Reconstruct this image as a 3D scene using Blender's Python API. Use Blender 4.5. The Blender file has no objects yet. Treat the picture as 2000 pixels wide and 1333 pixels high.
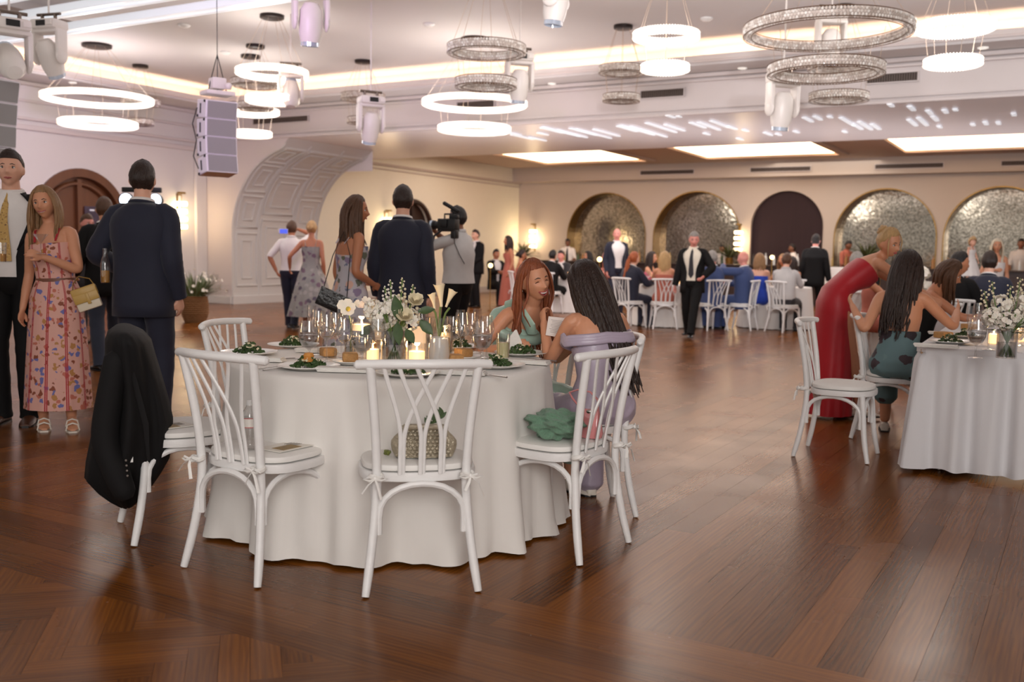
import bpy, bmesh, math, random
from mathutils import Vector, Matrix, Quaternion, noise
random.seed(7)
PI = math.pi
scene = bpy.context.scene
COL = scene.collection

# ---------------- camera ----------------
FPX, CAMH, PITCH, ROLL = 1930.0, 1.285, math.radians(5.1), math.radians(1.05)
cam_d = bpy.data.cameras.new('camera'); cam = bpy.data.objects.new('camera', cam_d); COL.objects.link(cam)
cam_d.sensor_width = 36.0; cam_d.lens = 36.0 * FPX / 2000.0
cam.matrix_world = Matrix.Translation((0, 0, CAMH)) @ Matrix.Rotation(PI / 2 - PITCH, 4, 'X') @ Matrix.Rotation(ROLL, 4, 'Z')
cam_d.dof.use_dof = True; cam_d.dof.focus_distance = 4.9; cam_d.dof.aperture_fstop = 2.6
cam_d.clip_end = 200
scene.camera = cam
scene.view_settings.view_transform = 'Standard'; scene.view_settings.look = 'None'
scene.view_settings.gamma = 1.0; scene.view_settings.use_curve_mapping = False
scene.view_settings.exposure = 0.0
cy = scene.cycles
cy.use_denoising = True; cy.use_adaptive_sampling = True; cy.adaptive_threshold = 0.03
cy.max_bounces = 7; cy.diffuse_bounces = 3; cy.glossy_bounces = 3; cy.transmission_bounces = 6
cy.transparent_max_bounces = 8; cy.caustics_reflective = False; cy.caustics_refractive = False
cy.sample_clamp_indirect = 6.0; cy.blur_glossy = 0.5
# ---------------- world ----------------
world = bpy.data.worlds.new('world'); scene.world = world; world.use_nodes = True
bg = world.node_tree.nodes['Background']; bg.inputs[0].default_value = (1.0, 0.95, 0.91, 1); bg.inputs[1].default_value = 0.55

def ray(px, py):
    a, b = px - 1000.0, py - 666.5; c, s = math.cos(ROLL), math.sin(ROLL)
    x = (c * a + s * b) / FPX; u = -(-s * a + c * b) / FPX
    return Vector((x, math.cos(PITCH) + u * math.sin(PITCH), -math.sin(PITCH) + u * math.cos(PITCH)))
def at_z(px, py, z=0.0):
    r = ray(px, py); return Vector((0, 0, CAMH)) + r * ((z - CAMH) / r.z)
def at_y(px, py, y):
    r = ray(px, py); return Vector((0, 0, CAMH)) + r * (y / r.y)
# room frame: a runs right along the back wall, b runs away towards it
CU, SU = math.cos(math.radians(30)), 0.5
def W(a, b, z=0.0): return Vector((a * CU + b * SU, -a * SU + b * CU, z))
ROOM = Matrix.Rotation(math.radians(-30), 4, 'Z')

def area(name, loc, target, size, power, col=(1, .85, .7), sy=None):
    l = bpy.data.lights.new(name, 'AREA'); l.energy = power; l.color = col; l.size = size
    if sy: l.shape = 'RECTANGLE'; l.size_y = sy
    o = bpy.data.objects.new(name, l); COL.objects.link(o); o.location = loc
    o.rotation_euler = (Vector(target) - Vector(loc)).to_track_quat('-Z', 'Y').to_euler(); return o
def spot(name, loc, target, power, angle, col=(1, 1, 1), blend=.5, r=.1):
    l = bpy.data.lights.new(name, 'SPOT'); l.energy = power; l.color = col; l.spot_size = math.radians(angle)
    l.spot_blend = blend; l.shadow_soft_size = r
    o = bpy.data.objects.new(name, l); COL.objects.link(o); o.location = loc
    o.rotation_euler = (Vector(target) - Vector(loc)).to_track_quat('-Z', 'Y').to_euler(); return o
area('bounce_wash', (1.0, -4.0, 3.0), (-1.5, 16, 4.6), 3.0, 330, (1, .97, .94))  # unseen light behind the camera, stands in for general hall lighting
area('hall_wash', W(-5, -3.5, 4.5), W(-5, 8, 0), 4.0, 30, (1, .95, .90))  # unseen fill at ceiling height behind the camera, stands in for hall lighting
area('far_room_fill', W(-9.5, 24.6, 4.02), W(-9.5, 24.6, 0), 12.0, 300, (1, .90, .80), 6.0)  # broad fill without fixture, stands in for the far room lamps
area('hall_fill', W(-6, 10.5, 4.3), W(-6, 10.5, 0), 18.0, 150, (1, .93, .86), 9.0)  # broad fill under the ceiling, no fixture, stands in for hall lamps
area('passage_up_fill', W(-6, 18.6, 1.3), W(-6, 18.6, 4), 16.0, 190, (1, .97, .98), 3.0)  # added upward fill, no fixture, brightens the low soffit
area('hall_up_fill', W(-5, 8.5, 2.2), W(-5, 8.5, 5), 16.0, 130, (1, .97, .95), 8.0)  # added upward fill, no fixture, brightens the main ceiling
area('passage_fill', W(-7, 18.6, 3.6), W(-7, 18.6, 0), 16.0, 220, (1, .95, .92), 3.0)  # added downward fill below the soffit, stands in for general lighting
spot('lilac_wash', (-5.2, 13.6, 2.4), W(-17.2, 12.6, 4.0), 330, 62, (.72, .50, 1.0), 1.0, .25)
spot('lilac_wash', (-3.5, 6.0, 3.2), W(-12.5, 17.5, 3.9), 700, 50, (.78, .50, .95), 1.0, .25)
spot('white_wash', W(3.5, 6, 2.4), W(-3, 19.5, 3.7), 1500, 50, (.92, .94, 1.0), .8, .2)
spot('white_wash', W(-1.5, 4, 2.6), W(-8, 19.0, 3.7), 1400, 50, (1, .94, .96), .9, .2)

# ---------------- materials ----------------
def lin(c):
    return tuple((v / 12.92 if v <= .04045 else ((v + .055) / 1.055) ** 2.4) for v in [x / 255.0 for x in c])
_M = {}
def mat(name, rgb, rough=.5, metal=0.0, vary=0.0, scale=8.0, bump=0.0, bscale=40.0, spec=.5, sheen=0.0, emis=0.0, ecol=None, sub=0.0, coat=0.0, alpha=1.0, stretch=None, det=3.0):
    if name in _M: return _M[name]
    m = bpy.data.materials.new(name); m.use_nodes = True; nt = m.node_tree; p = nt.nodes['Principled BSDF']
    c = lin(rgb) + (1,); p.inputs['Base Color'].default_value = c
    p.inputs['Roughness'].default_value = rough; p.inputs['Metallic'].default_value = metal
    p.inputs['Specular IOR Level'].default_value = spec
    if sheen: p.inputs['Sheen Weight'].default_value = sheen
    if coat: p.inputs['Coat Weight'].default_value = coat; p.inputs['Coat Roughness'].default_value = .12
    if sub: p.inputs['Subsurface Weight'].default_value = sub; p.inputs['Subsurface Radius'].default_value = (.02, .008, .004)
    if emis:
        p.inputs['Emission Color'].default_value = (lin(ecol) + (1,)) if ecol else c; p.inputs['Emission Strength'].default_value = emis
    if alpha < 1: p.inputs['Alpha'].default_value = alpha
    tc = nt.nodes.new('ShaderNodeTexCoord'); mp = nt.nodes.new('ShaderNodeMapping'); nt.links.new(tc.outputs['Object'], mp.inputs[0])
    if stretch: mp.inputs['Scale'].default_value = stretch
    if vary:
        n = nt.nodes.new('ShaderNodeTexNoise'); n.inputs['Scale'].default_value = scale; n.inputs['Detail'].default_value = det
        nt.links.new(mp.outputs[0], n.inputs[0])
        mx = nt.nodes.new('ShaderNodeMix'); mx.data_type = 'RGBA'
        mx.inputs[6].default_value = tuple(v * (1 - vary) for v in c[:3]) + (1,)
        mx.inputs[7].default_value = tuple(min(1, v * (1 + vary)) for v in c[:3]) + (1,)
        nt.links.new(n.outputs[0], mx.inputs[0]); nt.links.new(mx.outputs[2], p.inputs['Base Color'])
    if bump:
        n2 = nt.nodes.new('ShaderNodeTexNoise'); n2.inputs['Scale'].default_value = bscale; n2.inputs['Detail'].default_value = 3
        nt.links.new(mp.outputs[0], n2.inputs[0])
        bp = nt.nodes.new('ShaderNodeBump'); bp.inputs['Strength'].default_value = min(1, bump); bp.inputs['Distance'].default_value = .01
        nt.links.new(n2.outputs[0], bp.inputs['Height']); nt.links.new(bp.outputs[0], p.inputs['Normal'])
    _M[name] = m; return m

# ---------------- mesh builder ----------------
class MB:
    def __init__(s): s.bm = bmesh.new()
    def quad(s, *ps):
        return s.bm.faces.new([s.bm.verts.new(p) for p in ps])
    def box(s, c, size, rot=None, bevel=0):
        r = bmesh.ops.create_cube(s.bm, size=1.0); vs = r['verts']
        M = Matrix.Translation(c) @ (rot.to_4x4() if rot is not None else Matrix.Identity(4)) @ Matrix.Diagonal((*size, 1))
        bmesh.ops.transform(s.bm, matrix=M, verts=vs)
        if bevel:
            es = list({e for v in vs for e in v.link_edges}); bmesh.ops.bevel(s.bm, geom=es, offset=bevel, segments=2, profile=.5, affect='EDGES')
        return s
    def rings(s, rings, cap=True, closed=False, loop=True):
        vr = [[s.bm.verts.new(p) for p in r] for r in rings]; n = len(vr[0]); m = len(vr)
        for i in range(m if closed else m - 1):
            A, B = vr[i], vr[(i + 1) % m]
            for j in range(n if loop else n - 1): s.bm.faces.new((A[j], A[(j + 1) % n], B[(j + 1) % n], B[j]))
        if cap and not closed and loop:
            s.bm.faces.new(list(reversed(vr[0]))); s.bm.faces.new(vr[-1])
        return s
    def tube(s, pts, r, n=8, closed=False, flat=1.0, up=None, cap=True, round_ends=False):
        pts = [Vector(p) for p in pts]; m = len(pts)
        rr = list(r) if hasattr(r, '__len__') else [r] * m
        if round_ends and not closed:
            d0 = (pts[0] - pts[1]).normalized(); d1 = (pts[-1] - pts[-2]).normalized()
            pts = [pts[0] + d0 * rr[0] * .55] + pts + [pts[-1] + d1 * rr[-1] * .55]; rr = [rr[0] * .5] + rr + [rr[-1] * .5]; m += 2
        tang = []
        for i in range(m):
            if closed: t = pts[(i + 1) % m] - pts[i - 1]
            else: t = pts[min(i + 1, m - 1)] - pts[max(i - 1, 0)]
            tang.append(t.normalized() if t.length > 1e-9 else Vector((0, 0, 1)))
        ref = Vector(up) if up is not None else (Vector((0, 0, 1)) if abs(tang[0].z) < .9 else Vector((0, 1, 0)))
        nrm = (ref - tang[0] * ref.dot(tang[0])).normalized(); out = []
        for i in range(m):
            nrm = (nrm - tang[i] * nrm.dot(tang[i]))
            nrm = nrm.normalized() if nrm.length > 1e-6 else tang[i].orthogonal().normalized()
            bn = tang[i].cross(nrm)
            out.append([pts[i] + (nrm * math.cos(2 * PI * k / n) * flat + bn * math.sin(2 * PI * k / n)) * rr[i] for k in range(n)])
        return s.rings(out, cap=cap, closed=closed)
    def lathe(s, prof, c=(0, 0, 0), n=20, cap=False, M=None):
        c = Vector(c); R = []
        for (r, z) in prof:
            ring = [Vector((r * math.cos(2 * PI * k / n), r * math.sin(2 * PI * k / n), z)) for k in range(n)]
            R.append([(M @ p if M is not None else p) + c for p in ring])
        return s.rings(R, cap=cap)
    def ball(s, c, r, seg=10, rot=None, sub=None):
        if not hasattr(r, '__len__'): r = (r, r, r)
        M = Matrix.Translation(c) @ (rot.to_4x4() if rot is not None else Matrix.Identity(4)) @ Matrix.Diagonal((*r, 1))
        if sub is not None: bmesh.ops.create_icosphere(s.bm, subdivisions=sub, radius=1, matrix=M)
        else: bmesh.ops.create_uvsphere(s.bm, u_segments=seg, v_segments=max(4, seg * 2 // 3), radius=1, matrix=M)
        return s
    def disc(s, c, r, n=24, z=0.0):
        s.bm.faces.new([s.bm.verts.new((c[0] + r * math.cos(2 * PI * k / n), c[1] + r * math.sin(2 * PI * k / n), c[2] + z)) for k in range(n)]); return s
    def prism(s, poly, z0, z1, M=None):
        f = (lambda p: M @ Vector(p)) if M is not None else (lambda p: Vector(p))
        A = [s.bm.verts.new(f((x, y, z0))) for x, y in poly]; B = [s.bm.verts.new(f((x, y, z1))) for x, y in poly]; n = len(poly)
        for j in range(n): s.bm.faces.new((A[j], A[(j + 1) % n], B[(j + 1) % n], B[j]))
        s.bm.faces.new(list(reversed(A))); s.bm.faces.new(B); return s
    def mesh(s, name, m=None, smooth=True, angle=40, normals=True):
        if normals: bmesh.ops.recalc_face_normals(s.bm, faces=s.bm.faces)
        me = bpy.data.meshes.new(name); s.bm.to_mesh(me); s.bm.free()
        if m: me.materials.append(m)
        if smooth and len(me.polygons):
            me.polygons.foreach_set('use_smooth', [True] * len(me.polygons))
            if angle < 180:
                try: me.set_sharp_from_angle(angle=math.radians(angle))
                except Exception: pass
        me.update(); return me
    def build(s, name, m=None, parent=None, M=None, smooth=True, angle=40, normals=True):
        o = bpy.data.objects.new(name, s.mesh(name, m, smooth, angle, normals)); COL.objects.link(o)
        if parent is not None: o.parent = parent
        if M is not None: o.matrix_local = M
        return o

def tag(o, label=None, cat=None, group=None, kind=None):
    if label: o['label'] = label
    if cat: o['category'] = cat
    if group: o['group'] = group
    if kind: o['kind'] = kind
    return o
def thing(name, label, cat, loc=(0, 0, 0), rz=0.0, group=None):
    o = bpy.data.objects.new(name, None); COL.objects.link(o); o.empty_display_size = .1
    o.location = loc; o.rotation_euler = (0, 0, rz); return tag(o, label, cat, group)
def struct(mb, name, m, M=None, smooth=False, **k): return tag(mb.build(name, m, None, M, smooth=smooth, **k), kind='structure')
def dup(root, loc, rz=0.0, label=None, group=None, only=None):
    r = root.copy(); COL.objects.link(r); r.location = loc; r.rotation_euler = (0, 0, rz)
    if label: r['label'] = label
    if group: r['group'] = group
    def rec(src, dst):
        for ch in list(src.children):
            c = ch.copy(); COL.objects.link(c); c.parent = dst; rec(ch, c)
    rec(root, r); return r
def bez(p0, p1, p2, n=10):
    p0, p1, p2 = Vector(p0), Vector(p1), Vector(p2)
    return [(p0 * (1 - t) ** 2 + p1 * 2 * t * (1 - t) + p2 * t * t) for t in [i / n for i in range(n + 1)]]
def catmull(P, n=6):
    P = [Vector(p) for p in P]; out = []
    for i in range(len(P) - 1):
        a, b, c, d = P[max(i - 1, 0)], P[i], P[i + 1], P[min(i + 2, len(P) - 1)]
        for k in range(n):
            t = k / n; out.append(.5 * ((2 * b) + (c - a) * t + (2 * a - 5 * b + 4 * c - d) * t * t + (3 * b - a - 3 * c + d) * t ** 3))
    out.append(P[-1]); return out
# ---------------- room materials ----------------
m_wall = mat('cream_wall_paint', (224, 218, 216), .7, vary=.03, scale=1.5)
m_ceil = mat('ceiling_paint', (216, 210, 209), .75, vary=.03, scale=1.0)
m_soff = mat('soffit_paint', (216, 206, 204), .5, vary=.03, scale=1.0)
m_farw = mat('far_wall_paint', (204, 190, 178), .7, vary=.03, scale=1.2)
m_farl = mat('lightened_far_left_paint', (246, 240, 222), .6, vary=.02)  # far wall paint lightened, brighter light on the left wall put into colour
m_pass = mat('lightened_passage_paint', (242, 234, 236), .3)  # soffit paint lightened to make up for missing light, semi-gloss is its own
m_farc = mat('far_ceiling_paint', (206, 186, 172), .7)
m_panel = mat('panel_white_paint', (214, 211, 208), .45)
m_strip = mat('cove_light_strip', (255, 214, 170), .5, emis=22.0, ecol=(255, 216, 178))
m_tray = mat('glowing_tray_wall', (255, 226, 190), .5, emis=5.5, ecol=(255, 216, 174))
m_gold = mat('aged_gold', (150, 118, 62), .32, metal=.85, vary=.35, scale=14, bump=.3, bscale=30)
m_wood = mat('walnut_door_wood', (104, 62, 36), .4, vary=.3, scale=5, stretch=(1, 1, .15))
m_dark = mat('dark_walnut', (48, 28, 22), .4, vary=.2, scale=5)
m_vent = mat('vent_metal', (120, 106, 98), .5, metal=.3)
m_white = mat('white_gloss', (236, 234, 232), .3)
m_black = mat('black_satin', (18, 17, 18), .45)

# floor: every board its own quad with its own tone and its own grain offset
def wood_floor():
    m = bpy.data.materials.new('oak_floor'); m.use_nodes = True; nt = m.node_tree; p = nt.nodes['Principled BSDF']; L = nt.links
    uv = nt.nodes.new('ShaderNodeUVMap'); mp = nt.nodes.new('ShaderNodeMapping'); L.new(uv.outputs[0], mp.inputs[0]); mp.inputs['Scale'].default_value = (1.5, 42, 1)
    n = nt.nodes.new('ShaderNodeTexNoise'); n.inputs['Scale'].default_value = 1.5; n.inputs['Detail'].default_value = 6; n.inputs['Distortion'].default_value = 1.3
    L.new(mp.outputs[0], n.inputs[0])
    mp2 = nt.nodes.new('ShaderNodeMapping'); L.new(uv.outputs[0], mp2.inputs[0]); mp2.inputs['Scale'].default_value = (.9, 7, 1)
    w = nt.nodes.new('ShaderNodeTexWave'); w.bands_direction = 'Y'; w.inputs['Scale'].default_value = 2.2; w.inputs['Distortion'].default_value = 9; w.inputs['Detail'].default_value = 2; w.inputs['Detail Scale'].default_value = .8
    L.new(mp2.outputs[0], w.inputs[0])
    at = nt.nodes.new('ShaderNodeAttribute'); at.attribute_name = 'tone'
    r = nt.nodes.new('ShaderNodeValToRGB'); r.color_ramp.elements[0].color = lin((58, 27, 7)) + (1,); r.color_ramp.elements[1].color = lin((164, 98, 36)) + (1,)
    r.color_ramp.elements[0].position = .15; r.color_ramp.elements[1].position = .9
    a = nt.nodes.new('ShaderNodeMath'); a.operation = 'MULTIPLY_ADD'; L.new(n.outputs[0], a.inputs[0]); a.inputs[1].default_value = .42; a.inputs[2].default_value = .07
    b = nt.nodes.new('ShaderNodeMath'); b.operation = 'MULTIPLY_ADD'; L.new(w.outputs[1], b.inputs[0]); b.inputs[1].default_value = .10; L.new(a.outputs[0], b.inputs[2])
    c = nt.nodes.new('ShaderNodeMath'); c.operation = 'MULTIPLY_ADD'; L.new(at.outputs['Fac'], c.inputs[0]); c.inputs[1].default_value = .25; L.new(b.outputs[0], c.inputs[2])
    L.new(c.outputs[0], r.inputs[0]); L.new(r.outputs[0], p.inputs['Base Color'])
    tc = nt.nodes.new('ShaderNodeTexCoord'); n3 = nt.nodes.new('ShaderNodeTexNoise'); n3.inputs['Scale'].default_value = 2.2; n3.inputs['Detail'].default_value = 4; L.new(tc.outputs['Object'], n3.inputs[0])
    rr = nt.nodes.new('ShaderNodeMapRange'); rr.inputs[3].default_value = .17; rr.inputs[4].default_value = .34; L.new(n3.outputs[0], rr.inputs[0]); L.new(rr.outputs[0], p.inputs['Roughness'])
    n4 = nt.nodes.new('ShaderNodeTexNoise'); n4.inputs['Scale'].default_value = 9; L.new(tc.outputs['Object'], n4.inputs[0])
    bp = nt.nodes.new('ShaderNodeBump'); bp.inputs['Strength'].default_value = .012; bp.inputs['Distance'].default_value = .004
    L.new(n4.outputs[0], bp.inputs['Height']); bp2 = nt.nodes.new('ShaderNodeBump'); bp2.inputs['Strength'].default_value = .008; bp2.inputs['Distance'].default_value = .001
    L.new(n.outputs[0], bp2.inputs['Height']); L.new(bp.outputs[0], bp2.inputs['Normal']); L.new(bp2.outputs[0], p.inputs['Normal'])
    p.inputs['Specular IOR Level'].default_value = .24; p.inputs['Specular Tint'].default_value = (1, .80, .62, 1)
    return m
def build_floor():
    R = random.Random(3); bm = bmesh.new(); uvl = bm.loops.layers.uv.new('UVMap'); tl = bm.faces.layers.float.new('tone_f')
    def plank(x0, y0, x1, y1, along_x, M=None, g=.0005):
        u0, v0, t = R.uniform(0, 50), R.uniform(0, 50), R.random()
        cs = [(x0 + g, y0 + g), (x1 - g, y0 + g), (x1 - g, y1 - g), (x0 + g, y1 - g)]
        vs = [bm.verts.new((M @ Vector((x, y, 0))) if M else (x, y, 0)) for x, y in cs]; f = bm.faces.new(vs); f[tl] = t
        for l, (x, y) in zip(f.loops, cs):
            l[uvl].uv = (u0 + (x - x0), v0 + (y - y0)) if along_x else (u0 + (y - y0), v0 + (x - x0))
    # herringbone, laid at 45 degrees to the border and cut off at it
    w, N = .095, 5; M = Matrix.Rotation(math.radians(45), 4, 'Z'); B0 = 2.32
    done = set()
    for x in range(-68, 68):
        for y in range(-68, 68):
            d = (x - y) % (2 * N)
            key, rect, ax = ((x - d, y, 0), ((x - d) * w, y * w, (x - d + N) * w, (y + 1) * w), True) if d < N else ((x, y - (2 * N - 1 - d), 1), (x * w, (y - (2 * N - 1 - d)) * w, (x + 1) * w, (y - (2 * N - 1 - d) + N) * w), False)
            if key in done: continue
            done.add(key); c = M @ Vector(((rect[0] + rect[2]) / 2, (rect[1] + rect[3]) / 2, 0))
            if -5.4 < c.x < 4.2 and -2.6 < c.y < B0 + .3: plank(*rect, ax, M)
    bmesh.ops.bisect_plane(bm, geom=bm.verts[:] + bm.edges[:] + bm.faces[:], plane_co=(0, B0, 0), plane_no=(0, 1, 0), clear_outer=True)
    # border boards
    b = B0
    for k in range(6):
        a = -18 - R.random()
        while a < 9: L_ = R.uniform(1.1, 2.4); plank(a, b, a + L_, b + .13, True); a += L_
        b += .13
    # field boards, running away from the camera
    a = -19.0
    while a < 9:
        bb = b - R.uniform(0, .0)
        while bb < 30: L_ = R.uniform(.9, 2.6); plank(a, bb, a + .14, min(bb + L_, 30.2), False); bb += L_
        a += .14
    me = bpy.data.meshes.new('floor'); bm.to_mesh(me)
    at = me.attributes.new('tone', 'FLOAT', 'FACE'); src = me.attributes['tone_f']
    for i, v in enumerate(src.data): at.data[i].value = v.value
    bm.free(); me.materials.append(wood_floor())
    o = bpy.data.objects.new('floor', me); COL.objects.link(o); o.matrix_world = ROOM; tag(o, kind='structure')
    mb = MB(); mb.box((-5, 13, -.06), (28.5, 34.5, .1)); struct(mb, 'trim_1', mat('dark_subfloor', (38, 22, 14), .8), ROOM)
build_floor()

AL, AW, BJ, BF, BP, BB = -17.65, -16.8, 16.3, 19.2, 21.0, 29.4   # left wall, arch wall, hall end, arch depth, low soffit end, back wall
AR, B0_ = 8.5, -4.5
ZM, ZL, ZS, ZF = 4.75, 4.36, 3.68, 4.1
def slab(name, m, pts, **k):   # single face(s) in the room frame
    mb = MB()
    for p in pts: mb.quad(*p)
    return struct(mb, name, m, ROOM, normals=False, **k)
# walls
mb = MB()
# left wall with a round-headed door hole
def arch_wall(mb, x0, x1, z1, openings, F, nseg=24, reveal=0.0):
    x = x0
    for (cx, hw, zs) in openings:
        if cx - hw > x: mb.quad(F(x, 0, 0), F(cx - hw, 0, 0), F(cx - hw, 0, z1), F(x, 0, z1))
        P = [(cx - hw * math.cos(PI * k / nseg), zs + hw * math.sin(PI * k / nseg)) for k in range(nseg + 1)]
        for k in range(nseg):
            (ax, az), (bx, bz) = P[k], P[k + 1]; mb.quad(F(ax, 0, az), F(bx, 0, bz), F(bx, 0, z1), F(ax, 0, z1))
        if reveal:
            Q = [(cx - hw, 0)] + P + [(cx + hw, 0)]
            for k in range(len(Q) - 1):
                (ax, az), (bx, bz) = Q[k], Q[k + 1]; mb.quad(F(ax, 0, az), F(ax, reveal, az), F(bx, reveal, bz), F(bx, 0, bz))
        x = cx + hw
    mb.quad(F(x, 0, 0), F(x1, 0, 0), F(x1, 0, z1), F(x, 0, z1))
FL = lambda s, d, z: (AL - d, s, z)
arch_wall(mb, B0_, BJ, ZL, [(13.05, 1.08, 1.72)], FL, reveal=.25)
struct(mb, 'wall_left', m_wall, ROOM)
# hall end wall: pier left of the big arch, and the fascia above it
def haunch(n=14):
    pts = [(AW, 0.0), (AW, .6), (AW, 1.2), (AW, 1.6)]
    for k in range(1, n + 1):
        t = (PI / 2) * k / n * .86; pts.append((AW + 1.9 - 1.9 * math.cos(t), 1.6 + 1.9 * math.sin(t)))
    pts.append((pts[-1][0] + .25, ZS)); return pts
HP = haunch()
mb = MB()
poly = [(AL, 0)] + HP + [(AL, ZS)]
mb.bm.faces.new([mb.bm.verts.new((x, BJ, z)) for x, z in poly])
mb.quad((AL, BJ, ZS), (AR, BJ, ZS), (AR, BJ, ZL), (AL, BJ, ZL))
struct(mb, 'wall_back', m_soff, ROOM)
# arch reveal
mb = MB()
for k in range(len(HP) - 1):
    (x0, z0), (x1, z1) = HP[k], HP[k + 1]; mb.quad((x0, BJ, z0), (x0, BF, z0), (x1, BF, z1), (x1, BJ, z1))
struct(mb, 'wall_arch', m_panel, ROOM, smooth=True)
# raised panel mouldings following the reveal
def hp_at(s):
    acc = 0.0
    for k in range(len(HP) - 1):
        a, b = Vector(HP[k]), Vector(HP[k + 1]); l = (b - a).length
        if s <= acc + l: p = a.lerp(b, (s - acc) / l); n = Vector((b.y - a.y, -(b.x - a.x))).normalized(); return p, n
        acc += l
    return Vector(HP[-1]), Vector((0, -1))
mb = MB()
def panel(b0, b1, s0, s1, r):
    ns = max(2, int((s1 - s0) / .12)); pts = []
    def q(b, s): p, n = hp_at(s); return Vector((p.x + n.x * .005, b, p.y + n.y * .005))
    for k in range(ns + 1): pts.append(q(b0, s0 + (s1 - s0) * k / ns))
    for k in range(ns + 1): pts.append(q(b1, s1 - (s1 - s0) * k / ns))
    mb.tube(pts, r, 6, closed=True)
Smax = 4.35
cols = [(BJ + .14, BJ + .78), (BJ + .92, BJ + 1.9), (BJ + 2.04, BF - .14)]
for ci, (c0, c1) in enumerate(cols):
    rows = [(.42, 1.62), (1.76, 2.5), (2.62, 3.4), (3.52, 4.2)] if ci != 1 else [(.42, 1.95), (2.1, 3.1), (3.22, 4.2)]
    for (r0, r1) in rows:
        panel(c0, c1, r0, r1, .028); panel(c0 + .17, c1 - .17, r0 + .17, r1 - .17, .022)
for bb in (BJ + .03, BJ + .85, BJ + 1.97, BF - .03):
    pts = [];
    for k in range(36):
        p, n = hp_at(.2 + k * (Smax - .2) / 35); pts.append((p.x, bb, p.y))
    mb.tube(pts, .022, 6)
struct(mb, 'trim_2', m_panel, ROOM, smooth=True)
# low soffit over the passage
slab('ceiling_passage', m_pass, [((HP[-1][0], BJ, ZS), (AR, BJ, ZS), (AR, BP, ZS), (HP[-1][0], BP, ZS)), ((AW, BF, ZS), (HP[-1][0], BF, ZS), (HP[-1][0], BP, ZS), (AW, BP, ZS)), ((AW, BP, ZS), (AR, BP, ZS), (AR, BP, ZF), (AW, BP, ZF)), ((AW, BF, 3.2), (HP[-1][0], BF, 3.2), (HP[-1][0], BF, ZS), (AW, BF, ZS))])
# main ceiling with its cove
slab('ceiling', m_ceil, [((-17.2, B0_, ZM), (AR, B0_, ZM), (AR, 16.15, ZM), (-17.2, 16.15, ZM))])
mb = MB()
mb.quad((-16.65, B0_, ZL), (-16.65, 15.6, ZL), (-16.65, 15.6, 4.52), (-16.65, B0_, 4.52)); mb.quad((-16.65, 15.6, ZL), (AR, 15.6, ZL), (AR, 15.6, 4.52), (-16.65, 15.6, 4.52))
mb.quad((-16.7, B0_, ZL), (-16.7, 15.65, ZL), (-16.7, 15.65, 4.52), (-16.7, B0_, 4.52)); mb.quad((-16.7, 15.65, ZL), (AR, 15.65, ZL), (AR, 15.65, 4.52), (-16.7, 15.65, 4.52))
mb.quad((-16.65, B0_, 4.52), (-16.65, 15.6, 4.52), (-16.7, 15.65, 4.52), (-16.7, B0_, 4.52)); mb.quad((-16.65, 15.6, 4.52), (AR, 15.6, 4.52), (AR, 15.65, 4.52), (-16.7, 15.65, 4.52))
mb.quad((AL, B0_, ZL), (-16.65, B0_, ZL), (-16.65, BJ, ZL), (AL, BJ, ZL)); mb.quad((-16.65, 15.6, ZL), (AR, 15.6, ZL), (AR, BJ, ZL), (-16.65, BJ, ZL))
mb.quad((-17.2, B0_, ZL + .02), (-17.2, 16.15, ZL + .02), (-17.2, 16.15, ZM), (-17.2, B0_, ZM)); mb.quad((-17.2, 16.15, ZL + .02), (AR, 16.15, ZL + .02), (AR, 16.15, ZM), (-17.2, 16.15, ZM))
struct(mb, 'ceiling_cove', m_ceil, ROOM, normals=False)
mb = MB(); mb.box((-16.82, (B0_ + 15.7) / 2, 4.40), (.05, 15.7 - B0_, .03)); mb.box(((-16.8 + AR) / 2, 15.78, 4.40), (AR + 16.8, .05, .03))
struct(mb, 'trim_3', m_strip, ROOM)
# mouldings
def mould(name, segs, m):
    mb = MB()
    for (p0, p1, sz) in segs:
        p0, p1 = Vector(p0), Vector(p1); d = p1 - p0; c = (p0 + p1) / 2
        s = (abs(d.x) or sz[0], abs(d.y) or sz[0], sz[1]); mb.box(c, s, bevel=min(sz) * .25)
    return struct(mb, name, m, ROOM)
mould('trim_4', [((AL + .03, B0_, z), (AL + .03, BJ, z), (t, h)) for z, t, h in ((3.50, .06, .10), (3.66, .12, .05), (4.0, .05, .05), (4.32, .18, .07))] +
      [((-17.2, BJ - .02, z), (AR, BJ - .02, z), (t, h)) for z, t, h in ((3.70, .08, .05), (3.78, .05, .03), (4.24, .08, .04), (4.32, .16, .07))] +
      [((-16.65, 15.59, 4.42), (AR, 15.59, 4.42), (.05, .04)), ((-16.64, B0_, 4.42), (-16.64, 15.6, 4.42), (.05, .04))], m_soff)
# left pilaster beside the corner
mould('trim_5', [((AL + .04, 15.98, 1.75), (AL + .04, BJ, 1.75), (.08, 3.5))], m_wall)
mould('baseboard_left', [((AL + .02, B0_, .09), (AL + .02, 11.9, .09), (.04, .18)), ((AL + .02, 14.2, .09), (AL + .02, BJ, .09), (.04, .18)), ((AL, BJ - .02, .09), (AW, BJ - .02, .09), (.04, .18)), ((AW + .02, BJ, .09), (AW + .02, BB, .09), (.05, .2))], m_panel)
# passage downlights are holes of light; the slatted light panel is built with the fixtures
# far room: left wall
mb = MB()
arch_wall(mb, BF, BB, ZF, [(23.3, .85, 1.85)], lambda s, d, z: (AW - d, s, z), reveal=.2)
struct(mb, 'wall_far_left', m_farl, ROOM)
mould('trim_6', [((AW + .04, BP, 3.62), (AW + .04, BB, 3.62), (.08, .07)), ((AW + .02, BP, 3.5), (AW + .02, BB, 3.5), (.05, .03))], m_farw)
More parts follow.
